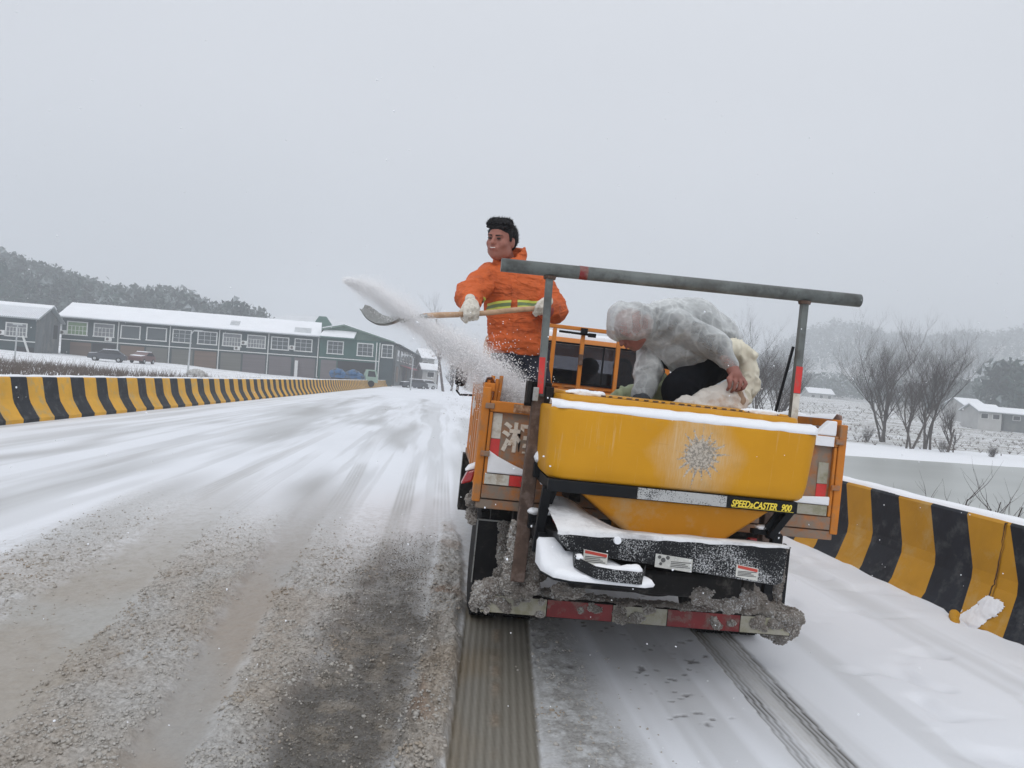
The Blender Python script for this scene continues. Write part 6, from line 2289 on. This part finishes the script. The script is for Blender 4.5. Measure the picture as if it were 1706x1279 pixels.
def band_from(mesh_V, mesh_F, p, n, half, off, name, mat, parent, keep=None):
    """a sewn-on strip: the slab of a garment between two planes, lifted off it"""
    bm = bmesh.new()
    vs_ = [bm.verts.new(v) for v in mesh_V]
    n = Vector(n).normalized()
    p = Vector(p)
    for f in mesh_F:
        try:
            d = [(Vector(mesh_V[i]) - p).dot(n) for i in f]
            if min(d) < half + .03 and max(d) > -half - .03:
                bm.faces.new([vs_[i] for i in f])
        except ValueError:
            pass
    bmesh.ops.bisect_plane(bm, geom=bm.verts[:] + bm.edges[:] + bm.faces[:], plane_co=p + n * half, plane_no=n, clear_outer=True)
    bmesh.ops.bisect_plane(bm, geom=bm.verts[:] + bm.edges[:] + bm.faces[:], plane_co=p - n * half, plane_no=-n, clear_outer=True)
    if keep:
        bad = [f for f in bm.faces if not keep(f.calc_center_median())]
        bmesh.ops.delete(bm, geom=bad, context='FACES')
    bm.normal_update()
    for v in [v for v in bm.verts if not v.link_faces]:
        bm.verts.remove(v)
    for v in bm.verts:
        v.co += v.normal * off
    bm.verts.index_update()
    V = [tuple(v.co) for v in bm.verts]
    F = [tuple(v.index for v in f.verts) for f in bm.faces]
    bm.free()
    return mk(name, V, F, M[mat], parent, smooth=True)


# ---- the shoveller in orange
A = thing('person', 'smiling worker in an orange padded jacket swinging a shovel from the truck bed', 'person', (.48, 4.9, .9), FT)
HC = np.array((.248, 4.83, 2.392))
HR = rot_to((-.54, -.84, -.10), (.06, 0, 1))
S = SDF((-.05, 4.35, .88), (.95, 5.3, 2.62), .0062)
add_head(S, HC, HR, 1.05)
S.cap((.275, 4.87, 2.34), (.33, 4.91, 2.20), .052, .062, k=.02)
S.ell((.36, 4.93, 2.08), (.155, .10, .17), k=.04)
S.ell((.40, 4.94, 1.86), (.135, .095, .17), k=.05)
S.ell((.455, 4.95, 1.71), (.145, .10, .10), k=.05)
ARM_R = [(.205, 4.88, 2.165), (.105, 4.73, 2.00), (.100, 4.50, 1.905)]
ARM_L = [(.515, 4.96, 2.175), (.635, 4.95, 2.02), (.545, 4.69, 1.985)]
S.chain(ARM_R, [.055, .042, .030], k=.03)
S.chain(ARM_L, [.055, .042, .030], k=.03)
LEG_R = [(.385, 4.93, 1.70), (.325, 4.78, 1.34), (.335, 4.92, .98)]
LEG_L = [(.525, 4.97, 1.70), (.600, 4.84, 1.36), (.655, 4.97, .98)]
for L_ in (LEG_R, LEG_L):
    S.chain(L_, [.078, .055, .040], k=.03)
    S.cap(L_[2], np.array(L_[2]) + (-.03, -.12, -.03), .04, .03, k=.02)
V, F = S.mesh()
body = mk('body', V, F, M['skin'], A, smooth=True)
face_parts(A, HC, HR, 1.05, FT)

# hair: swept up and short at the sides
S = SDF(HC - .2, HC + .22, .0042)


def HW(x, y, z, s=1.03):
    return HC + HR @ np.array([x, y, z]) * s


S.ell(HW(0, -.018, .048), (.083, .102, .082), rot=HR, k=.01)
S.cutplane(HW(0, .0, .030), HR @ np.array([0, 0.45, -1.]))
S.ell(HW(0, -.045, .018), (.082, .076, .082), rot=HR, k=.02)
for k in range(11):
    x = -.058 + .0116 * k
    S.chain([HW(x, .030, .098), HW(x * 1.05, .060, .108 + .008 * math.sin(k * 2.3)), HW(x * 1.08 + .004, .078, .100 + .006 * math.sin(k * 1.7))], [.022, .014, .005], k=.006)
    S.chain([HW(x, .050, .086), HW(x * 1.05, .078, .080 + .004 * math.sin(k * 4.1))], [.014, .006], k=.006)
for k in range(9):
    x = -.05 + .0125 * k
    S.chain([HW(x, .0, .118), HW(x + .006, .03, .130 + .005 * math.sin(k * 3.1))], [.018, .010], k=.008)
S.ell(HW(.0, .075, -.030), (.075, .060, .078), rot=HR, k=.012, cut=True)
for sx in (-1, 1):
    S.ell(HW(sx * .078, -.008, -.006), (.016, .024, .030), rot=HR, k=.004, cut=True)
    S.chain([HW(sx * .069, .022, .055), HW(sx * .0735, .016, .010)], [.014, .007], k=.006)
S.cutplane(HW(0, -.03, -.058), HR @ np.array([0, .25, -1.]))
V, F = S.mesh()
V = wrinkle(V, F, .0035, .010, 6, True, stretch=(1, 1, .4))
hair_o = mk('hair', V, F, M['hair'], A, smooth=True)


def strands(parent, V, F, n, L, r, seed, pred, lean):
    """fine hair tips standing off a modelled head of hair"""
    rs = np.random.RandomState(seed)
    N = vnormals(V, F)
    ok_ = np.array([k for k in range(len(V)) if pred(V[k], N[k])])
    ix = rs.choice(ok_, n)
    d = N[ix] * .8 + np.array(lean) + rs.normal(0, .22, (n, 3))
    d /= np.linalg.norm(d, axis=1)[:, None]
    a = V[ix] - N[ix] * .003
    sd = np.cross(d, rs.normal(0, 1, (n, 3)))
    sd /= np.linalg.norm(sd, axis=1)[:, None]
    ln = rs.uniform(.5, 1.2, (n, 1)) * L
    Vs = np.stack([a - sd * r, a + sd * r, a + d * ln], 1).reshape(-1, 3)
    o = fast_mesh('hair_strands', Vs, np.arange(3 * n).reshape(-1, 3), M['hair'], smooth=False, parent=parent)
    o['kind'] = 'stuff'


strands(hair_o, V, F, 2600, .017, .0012, 3, lambda p, n_: (n_[2] > -.1 and p[2] > HC[2] + .045) or n_[0] > .3, HR @ np.array([0, -.15, .55]))

# jacket
S = SDF((-.06, 4.38, 1.6), (.92, 5.25, 2.46), .0075)
S.ell((.352, 4.92, 2.12), (.195, .145, .165), k=.05)
S.ell((.385, 4.93, 1.96), (.178, .150, .20), k=.05)
S.ell((.422, 4.94, 1.80), (.182, .155, .20), k=.05)
S.rbox((.435, 4.94, 1.745), (.190, .150, .06), .10, k=.05)
S.ell((.345, 4.92, 2.215), (.155, .10, .075), k=.06)
S.chain([ARM_R[0], (.085, 4.73, 2.02), (.094, 4.575, 1.945)], [.090, .080, .058], k=.03)
S.chain([ARM_L[0], (.640, 4.95, 2.02), (.560, 4.775, 1.992)], [.092, .080, .056], k=.03)
# stand-up collar
for a_ in range(0, 360, 12):
    a = R(a_)
    fr = max(0, math.cos(a - R(250)))
    cx, cy = .315 + .092 * math.cos(a), 4.895 + .082 * math.sin(a)
    zz = 2.305 + .045 * (1 - fr) + (.030 if math.cos(a - R(20)) > 0 else 0)
    S.cap((cx + .01, cy, 2.20), (cx, cy, zz - .045 * fr), .020, .013, k=.010)
S.cap((.30, 4.87, 2.46), (.315, 4.885, 2.225), .062, .060, k=.012, cut=True)
# open V at the throat, and the parted hem
S.cap((.285, 4.76, 2.30), (.338, 4.755, 2.165), .045, .010, k=.01, cut=True)
S.cap((.435, 4.74, 1.60), (.400, 4.76, 1.80), .042, .006, k=.01, cut=True)
S.cutplane((.42, 4.9, 1.690), (.10, 0, -1.))
V, F = S.mesh()
V = wrinkle(V, F, .017, .26, 21, 'crease', stretch=(.8, .8, 1.5))
V = wrinkle(V, F, .007, .13, 23, 'crease', stretch=(.6, .6, 1.8))
JV, JF = V, F
jk = mk('jacket', V, F, M['jacket'], A, smooth=True)
# two-tone reflective strip round the chest
bp, bn = (.36, 4.78, 2.005), (-.13, .12, 1.)
okf = lambda q: q.x > .165 and q.x < .548 and (q.y < 4.88)
okf2 = lambda q: okf(q) and not (.352 < q.x < .388 and q.y < 4.85)
for dz, hf, mt in ((.018, .0075, 'strip_lime'), (0, .0095, 'strip_green'), (-.018, .0075, 'strip_lime')):
    n_ = Vector(bn).normalized()
    band_from(JV, JF, Vector(bp) + n_ * dz, bn, hf, .004, 'reflective_strip', mt, jk, okf2)
# zip placket
m = MB()
S = SDF((.25, 4.6, 1.7), (.5, 4.9, 2.2), .008)
zx = [(.348, 4.80, 2.13), (.352, 4.765, 2.05), (.372, 4.758, 1.95), (.385, 4.758, 1.86), (.392, 4.765, 1.80)]
band_from(JV, JF, (.378, 4.8, 1.95), (1, .1, .14), .016, .006, 'zip_placket', 'jacket', jk, lambda q: q.y < 4.85 and 1.78 < q.z < 2.14)
# pockets
for cx in (.275, .49):
    band_from(JV, JF, (cx, 4.78, 1.86), (0, 0, 1), .012, .007, 'pocket_flap', 'jacket', jk, lambda q: abs(q.x - cx) < .055 and q.y < 4.88)
# dark collar lining and cuffs, black sweater at the throat
S = SDF((.15, 4.7, 2.1), (.5, 5.1, 2.42), .006)
for a_ in range(0, 360, 10):
    a = R(a_)
    fr = max(0, math.cos(a - R(250)))
    S.cap((.312 + .076 * math.cos(a), 4.89 + .068 * math.sin(a), 2.19), (.310 + .079 * math.cos(a), 4.888 + .070 * math.sin(a), 2.275 + .045 * (1 - fr)), .010, .008, k=.006)
V, F = S.mesh()
mk('collar_lining', V, F, M['jacket_dark'], jk, smooth=True)
S = SDF((.15, 4.65, 2.0), (.5, 5.0, 2.36), .007)
S.ell((.320, 4.870, 2.18), (.070, .078, .13), k=.02)
V, F = S.mesh()
mk('sweater', V, F, M['shirt'], A, smooth=True)
for p0, p1 in (((.094, 4.575, 1.945), (.098, 4.545, 1.930)), ((.560, 4.775, 1.992), (.555, 4.745, 1.990))):
    S = SDF(np.array(p1) - .1, np.array(p1) + .12, .006)
    S.cap(p0, p1, .058, .047, k=0)
    V, F = S.mesh()
    V = wrinkle(V, F, .003, .02, 3)
    mk('cuff', V, F, M['jacket_dark'], jk, smooth=True)

# trousers and boots
S = SDF((.12, 4.6, .90), (.9, 5.2, 1.85), .009)
S.ell((.455, 4.95, 1.71), (.175, .13, .12), k=.04)
S.chain(LEG_R, [.105, .080, .066], k=.04)
S.chain(LEG_L, [.110, .085, .072], k=.04)
V, F = S.mesh()
V = wrinkle(V, F, .010, .08, 11, True, stretch=(1, 1, 1.2))
mk('trousers', V, F, M['trousers'], A, smooth=True)
for L_ in (LEG_R, LEG_L):
    q = np.array(L_[2])
    S = SDF(q - .2, q + .16, .009)
    S.cap(q + (0, 0, .06), q + (0, 0, -.02), .058, .055, k=.02)
    S.cap(q + (0, 0, -.03), q + (-.04, -.14, -.04), .052, .042, k=.02)
    S.cutplane(q + (0, 0, -.078), (0, 0, -1))
    V, F = S.mesh()
    mk('boot', V, F, M['black_dirty'], A, smooth=True)

# shovel
g_R = np.array((.098, 4.462, 1.888))
g_L = np.array((.535, 4.655, 1.985))
sd_ = (g_R - g_L) / np.linalg.norm(g_R - g_L)
SH = thing('shovel', 'long wooden-handled steel shovel held level by the worker in orange', 'shovel', tuple(g_R), FT)
p_end = g_L - sd_ * .03
p_j = g_R + sd_ * .30
hp_ = [p_end + (p_j - p_end) * k / 8 + np.array((0, 0, .004 * math.sin(k))) for k in range(9)]
MB().tube([tuple(q) for q in hp_], [.0155, .016, .0165, .0165, .016, .0165, .0165, .017, .016], 14).build('handle', M['wood'], SH, smooth=True)
p_k = p_j + sd_ * .13 + np.array((0, 0, -.012))
MB().tube([tuple(p_j - sd_ * .02), tuple(p_k)], [.0195, .014], 14).build('socket', M['steel'], SH, smooth=True)
# blade: dished plate from the socket to the tip
tip = at_dist(602, 519, 4.25)
tip = np.array(FT.M.inverted() @ tip)
bd_ = tip - p_k
bl_ = np.linalg.norm(bd_)
bd_ /= bl_
bs = np.cross(bd_, (0, 0, 1.))
bs /= np.linalg.norm(bs)
bu = np.cross(bs, bd_)
tilt_ = R(15)
bs2 = bs * math.cos(tilt_) + bu * math.sin(tilt_)
bu2 = -bs * math.sin(tilt_) + bu * math.cos(tilt_)
V, F = [], []
nu, nv_ = 16, 14
for layer in (0, -.003):
    for i in range(nu + 1):
        u_ = i / nu
        hw_ = .115 * min(1., (u_ / .10) ** .5 if u_ < .10 else 1) * (1 + .12 * u_) * (1. if u_ < .75 else (1 - ((u_ - .75) / .25) ** 1.6 * .55))
        for j in range(nv_ + 1):
            v__ = -1 + 2 * j / nv_
            dish = .022 * v__ ** 4 * (1 - .3 * u_) - .045 * math.sin(min(1, u_ * 1.05) * math.pi) + .015 * u_
            V.append(p_k + bd_ * (bl_ * u_ * 1.0) + bs2 * hw_ * v__ + bu2 * (dish + layer))
g1 = grid_faces(nu + 1, nv_ + 1)
g2 = g1[:, ::-1] + (nu + 1) * (nv_ + 1)
F = g1.tolist() + g2.tolist()
mk('blade', V, F, M['steel'], SH, smooth=True)

# gloves round the handle: back of the hand up and outwards
glove('glove', A, g_R, (.1, -.75, -.62), tuple(-sd_), (-.05, -.62, .75), 1.12)
glove('glove', A, g_L, (-.30, -.80, -.35), tuple(-sd_), (.10, -.50, .85), 1.08)

# ---- thrown salt and snow: a ribbon of grains leaving the shovel and falling back into the bed
rs = np.random.RandomState(91)


def px_t(px, py, D):
    return np.array(FT.M.inverted() @ at_dist(px, py, D))


way = [px_t(574, 466, 4.15), px_t(618, 483, 4.2), px_t(665, 517, 4.25), px_t(718, 553, 4.32), px_t(770, 590, 4.4), px_t(815, 622, 4.5), px_t(850, 650, 4.6), px_t(872, 668, 4.62)]
wid = [.014, .070, .085, .080, .11, .13, .12, .09]
way = np.array(way)


def plume(n, spread, t0, t1, pw, seed):
    rs = np.random.RandomState(seed)
    t = (t0 + (t1 - t0) * rs.uniform(0, 1, n) ** pw) * (len(way) - 1)
    i = np.minimum(t.astype(int), len(way) - 2)
    f = (t - i)[:, None]
    c = way[i] * (1 - f) + way[i + 1] * f
    w = np.array(wid)[i] * (1 - f[:, 0]) + np.array(wid)[i + 1] * f[:, 0]
    g = rs.normal(0, 1, (n, 3))
    hv = rs.rand(n) < .12
    return c + g * (w * spread * np.where(hv, 1.35, .62))[:, None]


P1 = plume(52000, .52, 0, .62, .95, 1)
P2 = plume(26000, .62, .45, 1., .75, 2)
P_ = np.concatenate([P1, P2])
r_ = np.concatenate([rs.uniform(.0009, .0021, len(P1)), rs.uniform(.0014, .0036, len(P2))])


def grains(name, pts, rad, mat, frame, seed=1):
    rs = np.random.RandomState(seed)
    tet = np.array([(1, 1, 1), (1, -1, -1), (-1, 1, -1), (-1, -1, 1)]) / 1.2
    n = len(pts)
    s = tet[None] * rs.uniform(.6, 1.4, (n, 4, 3)) * rad[:, None, None]
    a = rs.uniform(0, 6.28, n)
    ca, sa = np.cos(a)[:, None], np.sin(a)[:, None]
    s = np.stack([s[:, :, 0] * ca - s[:, :, 1] * sa, s[:, :, 0] * sa + s[:, :, 1] * ca, s[:, :, 2]], 2)
    V = (pts[:, None] + s).reshape(-1, 3)
    F = (np.array([(0, 1, 2), (0, 3, 1), (0, 2, 3), (1, 3, 2)])[None] + (np.arange(n) * 4)[:, None, None]).reshape(-1, 3)
    return meta(fast_mesh(name, V, F, mat, smooth=False, frame=frame), kind='stuff')


mg = surf('flying_salt', (.93, .93, .94), .8, var=.02, vscale=8, bump=0)
grains('thrown_salt_grains', P_, r_, mg, FT)
# finer powder hanging round the ribbon
mp = bpy.data.materials.new('powder_cloud')
mp.use_nodes = True
t_ = mp.node_tree
t_.nodes.clear()
o_ = t_.nodes.new('ShaderNodeOutputMaterial')
vp = t_.nodes.new('ShaderNodeVolumePrincipled')
vp.inputs['Color'].default_value = (.995, .995, 1., 1)
vp.inputs['Density'].default_value = 9.
t_.links.new(vp.outputs[0], o_.inputs['Volume'])
for nm, sc_, dn in (('powder_cloud', .6, 6.), ('powder_cloud', 1.15, 1.6)):
    S = SDF(way.min(0) - .25, way.max(0) + .25, .014)
    for i in range(len(way) - 1):
        S.cap(way[i], way[i + 1], wid[i] * sc_, wid[i + 1] * sc_, k=.04)
    V, F = S.mesh()
    V = wrinkle(V, F, .022 * sc_, .11, 44, False)
    V = wrinkle(V, F, .010, .05, 45, False)
    m2 = mp.copy()
    m2.node_tree.nodes['Principled Volume'].inputs['Density'].default_value = dn
    o = mk(nm, V, F, m2, None, (0, 4.4, 1.7), FT, smooth=True)
    meta(o, kind='stuff')

# ---- the bent worker in a clear raincoat
Bp = thing('person', 'bent worker in a hooded translucent white raincoat emptying a sack into the spreader', 'person', (1.6, 4.75, .9), FT)
hc = np.array((1.085, 4.60, 1.915))
hr = rot_to((-.62, -.16, -.77), (-.75, -.12, .62))
S = SDF((.85, 4.2, .88), (2.0, 5.2, 2.2), .0068)
add_head(S, hc, hr, 1.06)
S.cap((1.13, 4.63, 1.94), (1.27, 4.68, 1.97), .058, .07, k=.02)
S.chain([(1.30, 4.70, 1.96), (1.46, 4.75, 1.98), (1.64, 4.80, 1.90)], [.125, .135, .13], k=.05)
AL = [(1.335, 4.53, 1.965), (1.545, 4.42, 1.865), (1.640, 4.330, 1.725)]
AR = [(1.265, 4.80, 1.89), (1.235, 4.68, 1.68), (1.165, 4.52, 1.50)]
S.chain(AL, [.055, .043, .030], k=.03)
S.chain(AR, [.055, .043, .030], k=.03)
BL = [(1.66, 4.70, 1.82), (1.40, 4.50, 1.58), (1.52, 4.66, 1.02)]
BR = [(1.70, 4.92, 1.82), (1.50, 4.78, 1.50), (1.66, 4.95, 1.02)]
for L_ in (BL, BR):
    S.chain(L_, [.09, .065, .045], k=.03)
    S.cap(L_[2], np.array(L_[2]) + (-.12, -.04, -.05), .04, .03, k=.02)
# bare left hand: palm and five fingers gripping the sack's mouth
hd = np.array((1.650, 4.300, 1.690))
S.cap(AL[2], hd, .032, .036, k=.02)
for k, dx in enumerate((-.039, -.013, .013, .038)):
    S.chain([hd + (dx * .9, -.014, -.010), hd + (dx * 1.2, -.042, -.040), hd + (dx * 1.1 - .006, -.038, -.078 + .006 * abs(k - 1)), hd + (dx - .01, -.014, -.094 + .008 * abs(k - 1))], [.0125, .0118, .0108, .0095], k=.001)
S.chain([hd + (-.028, -.008, .004), hd + (-.050, -.02, -.022), hd + (-.046, -.028, -.048)], [.014, .0125, .011], k=.005)
V, F = S.mesh()
mk('body', V, F, M['skin_red'], Bp, smooth=True)
face_parts(Bp, hc, hr, 1.06, FT, smile=False)
# dark sweater under the coat
S = SDF((1.0, 4.2, 1.4), (2.0, 5.2, 2.2), .011)
S.chain([(1.26, 4.68, 1.955), (1.34, 4.70, 1.955), (1.48, 4.75, 1.965), (1.66, 4.80, 1.89)], [.10, .145, .155, .15], k=.05)
S.chain(AL[:2] + [(1.615, 4.375, 1.78)], [.075, .058, .036], k=.03)
S.chain(AR, [.075, .062, .048], k=.03)
S.ell((1.40, 4.68, 1.80), (.13, .12, .10), k=.05)
V, F = S.mesh()
V = wrinkle(V, F, .008, .07, 17)
mk('sweater', V, F, surf('slate_sweater', (.045, .052, .06), .9, var=.3, vscale=12, bump=.3), Bp, smooth=True)
# trousers
S = SDF((1.2, 4.3, .95), (2.0, 5.2, 2.05), .011)
S.ell((1.70, 4.81, 1.83), (.15, .19, .16), k=.05)
S.chain(BL, [.125, .100, .075], k=.05)
S.chain(BR, [.125, .100, .075], k=.05)
V, F = S.mesh()
V = wrinkle(V, F, .008, .09, 19)
mk('trousers', V, F, surf('black_trousers', (.006, .007, .010), .9, var=.3, vscale=9, bump=.2, spec=.15), Bp, smooth=True)
for L_ in (BL, BR):
    q = np.array(L_[2])
    S = SDF(q - .22, q + .18, .011)
    S.cap(q + (0, 0, .08), q + (0, 0, -.02), .062, .06, k=.02)
    S.cap(q + (0, 0, -.04), q + (-.14, -.05, -.05), .055, .045, k=.02)
    S.cutplane(q + (0, 0, -.10), (0, 0, -1))
    V, F = S.mesh()
    mk('boot', V, F, M['black_dirty'], Bp, smooth=True)
# raincoat: hood, back, sleeves and a hanging front
S = SDF((.88, 4.1, 1.38), (2.05, 5.25, 2.25), .0088)
S.ell(hc + (.01, .01, .035), (.130, .135, .125), k=.03)
S.cap(hc + (-.085, .0, .115), hc + (.03, .02, .06), .030, .09, k=.02)
S.cap(hc + (-.110, .0, .02), hc + (-.085, .0, .115), .025, .03, k=.03)
S.cap(hc + (.05, .03, .03), (1.29, 4.69, 1.97), .105, .135, k=.03)
S.chain([(1.30, 4.69, 1.965), (1.36, 4.71, 1.965), (1.50, 4.76, 1.975), (1.68, 4.81, 1.90), (1.77, 4.83, 1.86)], [.155, .172, .178, .168, .135], k=.06)
S.chain([(1.33, 4.62, 1.88), (1.42, 4.60, 1.82), (1.50, 4.64, 1.80)], [.10, .12, .12], k=.06)
S.chain(AL[:2] + [(1.632, 4.345, 1.752)], [.096, .080, .050], k=.03)
S.chain([AR[0], AR[1], (1.175, 4.54, 1.525)], [.10, .082, .064], k=.03)
S.cap(hc + hr @ np.array([0, .052, .085]), hc + hr @ np.array([0, .0, .125]), .072, .075, k=.03)
S.cap(hc + hr @ np.array([-.05, .045, .05]), hc + hr @ np.array([.05, .045, .05]), .068, k=.03)
# face opening, open hem
S.ell(hc + hr @ np.array([0, .135, -.055]), (.066, .085, .066), rot=hr, k=.012, cut=True)
V, F = S.mesh()
V = wrinkle(V, F, .014, .34, 51, 'crease', stretch=(.7, 1, 2.0))
V = wrinkle(V, F, .008, .22, 53, 'crease', stretch=(1.6, 1, .6))
mk('raincoat', V, F, M['raincoat'], Bp, smooth=True)
# grubby cotton glove on the far hand
S = SDF((1.05, 4.4, 1.36), (1.28, 4.7, 1.56), .007)
S.cap((1.172, 4.535, 1.515), (1.155, 4.50, 1.46), .042, .036, k=.01)
for k, dx in enumerate((-.03, -.01, .012, .032)):
    S.chain([(1.150 + dx, 4.49, 1.455), (1.145 + dx, 4.47, 1.43), (1.145 + dx, 4.475, 1.405 + .004 * k)], [.013, .012, .010], k=.004)
S.chain([(1.185, 4.50, 1.475), (1.205, 4.475, 1.45), (1.20, 4.465, 1.43)], [.014, .012, .011], k=.004)
V, F = S.mesh()
mk('glove', V, F, M['glove'], Bp, smooth=True)

# ---- sacks
# white woven sack held open: a crumpled body on the spreader and a raised mouth arching over his leg
S = SDF((1.15, 4.1, 1.38), (1.98, 4.62, 2.0), .0088)
S.chain([(1.24, 4.36, 1.43), (1.40, 4.36, 1.475), (1.54, 4.37, 1.535), (1.66, 4.37, 1.575)], [.02, .056, .078, .075], k=.02)
S.chain([(1.36, 4.35, 1.43), (1.52, 4.36, 1.46), (1.66, 4.37, 1.50)], [.03, .07, .09], k=.03)
S.chain([(1.30, 4.40, 1.43), (1.50, 4.40, 1.45), (1.68, 4.40, 1.48)], [.035, .07, .07], k=.03)
S.chain([(1.66, 4.37, 1.58), (1.70, 4.36, 1.54), (1.69, 4.37, 1.47)], [.07, .05, .05], k=.03)
V, F = S.mesh()
V = wrinkle(V, F, .022, .17, 61, 'crease', stretch=(.5, 1, 1.2))
V = wrinkle(V, F, .010, .07, 62, 'crease', stretch=(1, 1, .6))
sk = thing('sack', 'white woven salt sack gripped by the bent worker, its mouth arched wide open', 'sack', (1.5, 4.4, 1.44), FT)
mk('sack_body', V, F, M['sack_white'], sk, smooth=True)
S = SDF((1.45, 4.15, 1.38), (2.05, 4.75, 2.05), .0088)
S.chain([(1.60, 4.47, 1.84), (1.69, 4.47, 1.855), (1.76, 4.47, 1.82), (1.80, 4.46, 1.74), (1.785, 4.45, 1.64), (1.735, 4.43, 1.55), (1.70, 4.42, 1.47)], [.030, .045, .050, .048, .050, .052, .040], k=.02)
S.ell((1.68, 4.50, 1.845), (.10, .07, .055), k=.03)
S.ell((1.775, 4.50, 1.70), (.055, .08, .13), k=.03)
S.chain([(1.60, 4.54, 1.84), (1.69, 4.56, 1.86), (1.77, 4.56, 1.81), (1.80, 4.55, 1.72), (1.77, 4.52, 1.58), (1.71, 4.48, 1.47)], [.035, .045, .05, .05, .045, .04], k=.03)
V, F = S.mesh()
V = wrinkle(V, F, .026, .16, 65, 'crease', stretch=(1, .6, .7))
V = wrinkle(V, F, .012, .07, 66, 'crease', stretch=(1.2, 1, .6))
mk('sack_mouth', V, F, M['sack_cream'], sk, smooth=True)
# tan frayed seam by the hand
S = SDF((1.58, 4.2, 1.38), (1.85, 4.45, 1.66), .007)
S.chain([(1.675, 4.315, 1.595), (1.700, 4.318, 1.56), (1.688, 4.32, 1.50), (1.695, 4.33, 1.44)], [.020, .022, .018, .012], k=.012)
V, F = S.mesh()
V = wrinkle(V, F, .007, .03, 68, True, stretch=(1, 1, .4))
mk('bunched_seam', V, F, surf('brown_bunched_sacking', (.36, .24, .16), .75, var=.35, vscale=22, bump=.7, bscale=80, stretch=(1, 1, .3)), sk, smooth=True)
# green sacks lying across the bed
gs = thing('sack', 'pale green woven sack lying under the bent worker by his far arm', 'sack', (1.2, 4.95, 1.3), FT)
S = SDF((.9, 4.6, 1.1), (1.6, 5.4, 1.8), .012)
S.chain([(1.02, 4.9, 1.44), (1.18, 4.92, 1.49), (1.34, 4.98, 1.54)], [.02, .075, .12], k=.04)
S.chain([(1.30, 4.9, 1.36), (1.42, 4.95, 1.50), (1.40, 5.0, 1.64)], [.10, .12, .05], k=.04)
V, F = S.mesh()
V = wrinkle(V, F, .022, .15, 71, 'crease')
mk('sack_body', V, F, M['sack_green'], gs, smooth=True)
for k, (x, y, z, a) in enumerate(((1.30, 4.85, 1.12, .1), (1.75, 5.0, 1.1, -.2), (1.05, 5.3, 1.05, .2), (1.45, 5.5, 1.22, 0.), (1.85, 4.6, 1.05, .1))):
    lab = ('plump pale green sack stacked in the bed under the bent worker', 'pale green sack at the right of the bed beside the black trousers', 'pale green sack lying left in the bed behind the spreader', 'pale green sack near the cab window', 'pale green sack against the right rear corner of the bed')[k]
    S = SDF((x - .45, y - .35, z - .3), (x + .45, y + .35, z + .3), .02)
    Rz = np.array(Matrix.Rotation(a, 3, 'Z'))
    S.rbox((x, y, z), (.34, .22, .11), .10, rot=Rz, k=0)
    V, F = S.mesh()
    V = wrinkle(V, F, .02, .16, 80 + k)
    meta(mk('sack', V, F, M['sack_green'], None, (x, y, z - .1), FT, smooth=True), lab, 'sack', 'sacks of salt in the truck bed')

# ---- passengers glimpsed through the cab's rear window
for k, (x, z, lab, fwd) in enumerate(((1.765, 1.755, 'pale-faced passenger in dark clothes behind the right cab rear window', (-.15, -1, 0)), (1.42, 1.72, 'dark silhouette of a passenger behind the middle cab rear window', (.1, 1, 0)))):
    c = np.array((x, 7.62, z))
    t = thing('person', lab, 'person', (x, 7.7, 1.1), FT)
    rm = rot_to(fwd)
    S = SDF(c + (-.3, -.25, -.6), c + (.3, .3, .2), .012)
    add_head(S, c, rm, 1.15)
    S.cap(c + (0, 0, -.08), c + (0, .02, -.2), .055, .06, k=.02)
    S.ell(c + (0, .03, -.38), (.21, .12, .20), k=.05)
    V, F = S.mesh()
    mk('body', V, F, M['skin'], t, smooth=True)
    S = SDF(c + (-.34, -.3, -.65), c + (.34, .35, .2), .014)
    S.ell(c + (0, .03, -.39), (.24, .15, .21), k=.05)
    V, F = S.mesh()
    mk('coat', V, F, M['trousers'], t, smooth=True)
    S = SDF(c - .22, c + .22, .009)
    S.ell(c + rm @ np.array([0, -.03, .055]), (.10, .115, .095), rot=rm, k=.0)
    S.ell(c + rm @ np.array([0, .10, -.02]), (.08, .08, .085), rot=rm, k=.01, cut=True)
    V, F = S.mesh()
    mk('hair', V, F, M['hair'], t, smooth=True)

# ------------------------------------------------------------------ snow in the air
rs = np.random.RandomState(77)
n = 900
fy = 1.2 + rs.uniform(0, 1, n) ** 1.4 * 16
fx = fy * (math.tan(R(5.25)) + rs.uniform(-.75, .75, n))
fz = EYE + fy * rs.uniform(-.5, .42, n)
k = (fz > .05) & (fy > 1.5)
P_ = np.stack([fx, fy, fz], 1)[k]
lumps('falling_snowflakes', P_, rs.uniform(.0018, .0034, len(P_)) * (.6 + .12 * P_[:, 1]), M['snow'], 9, squash=1.)

# ------------------------------------------------------------------ haze
mh = bpy.data.materials.new('winter_haze')
mh.use_nodes = True
t_ = mh.node_tree
t_.nodes.clear()
o_ = t_.nodes.new('ShaderNodeOutputMaterial')
v_p = t_.nodes.new('ShaderNodeVolumePrincipled')
v_p.inputs['Color'].default_value = (.92, .95, .985, 1)
v_p.inputs['Density'].default_value = .0018
v_p.inputs['Anisotropy'].default_value = .2
t_.links.new(v_p.outputs[0], o_.inputs['Volume'])
mb = MB()
mb.box(-790, 930, -60, 980, -4.2, 96)
hz = mb.build('haze', mh)
meta(hz, kind='stuff')
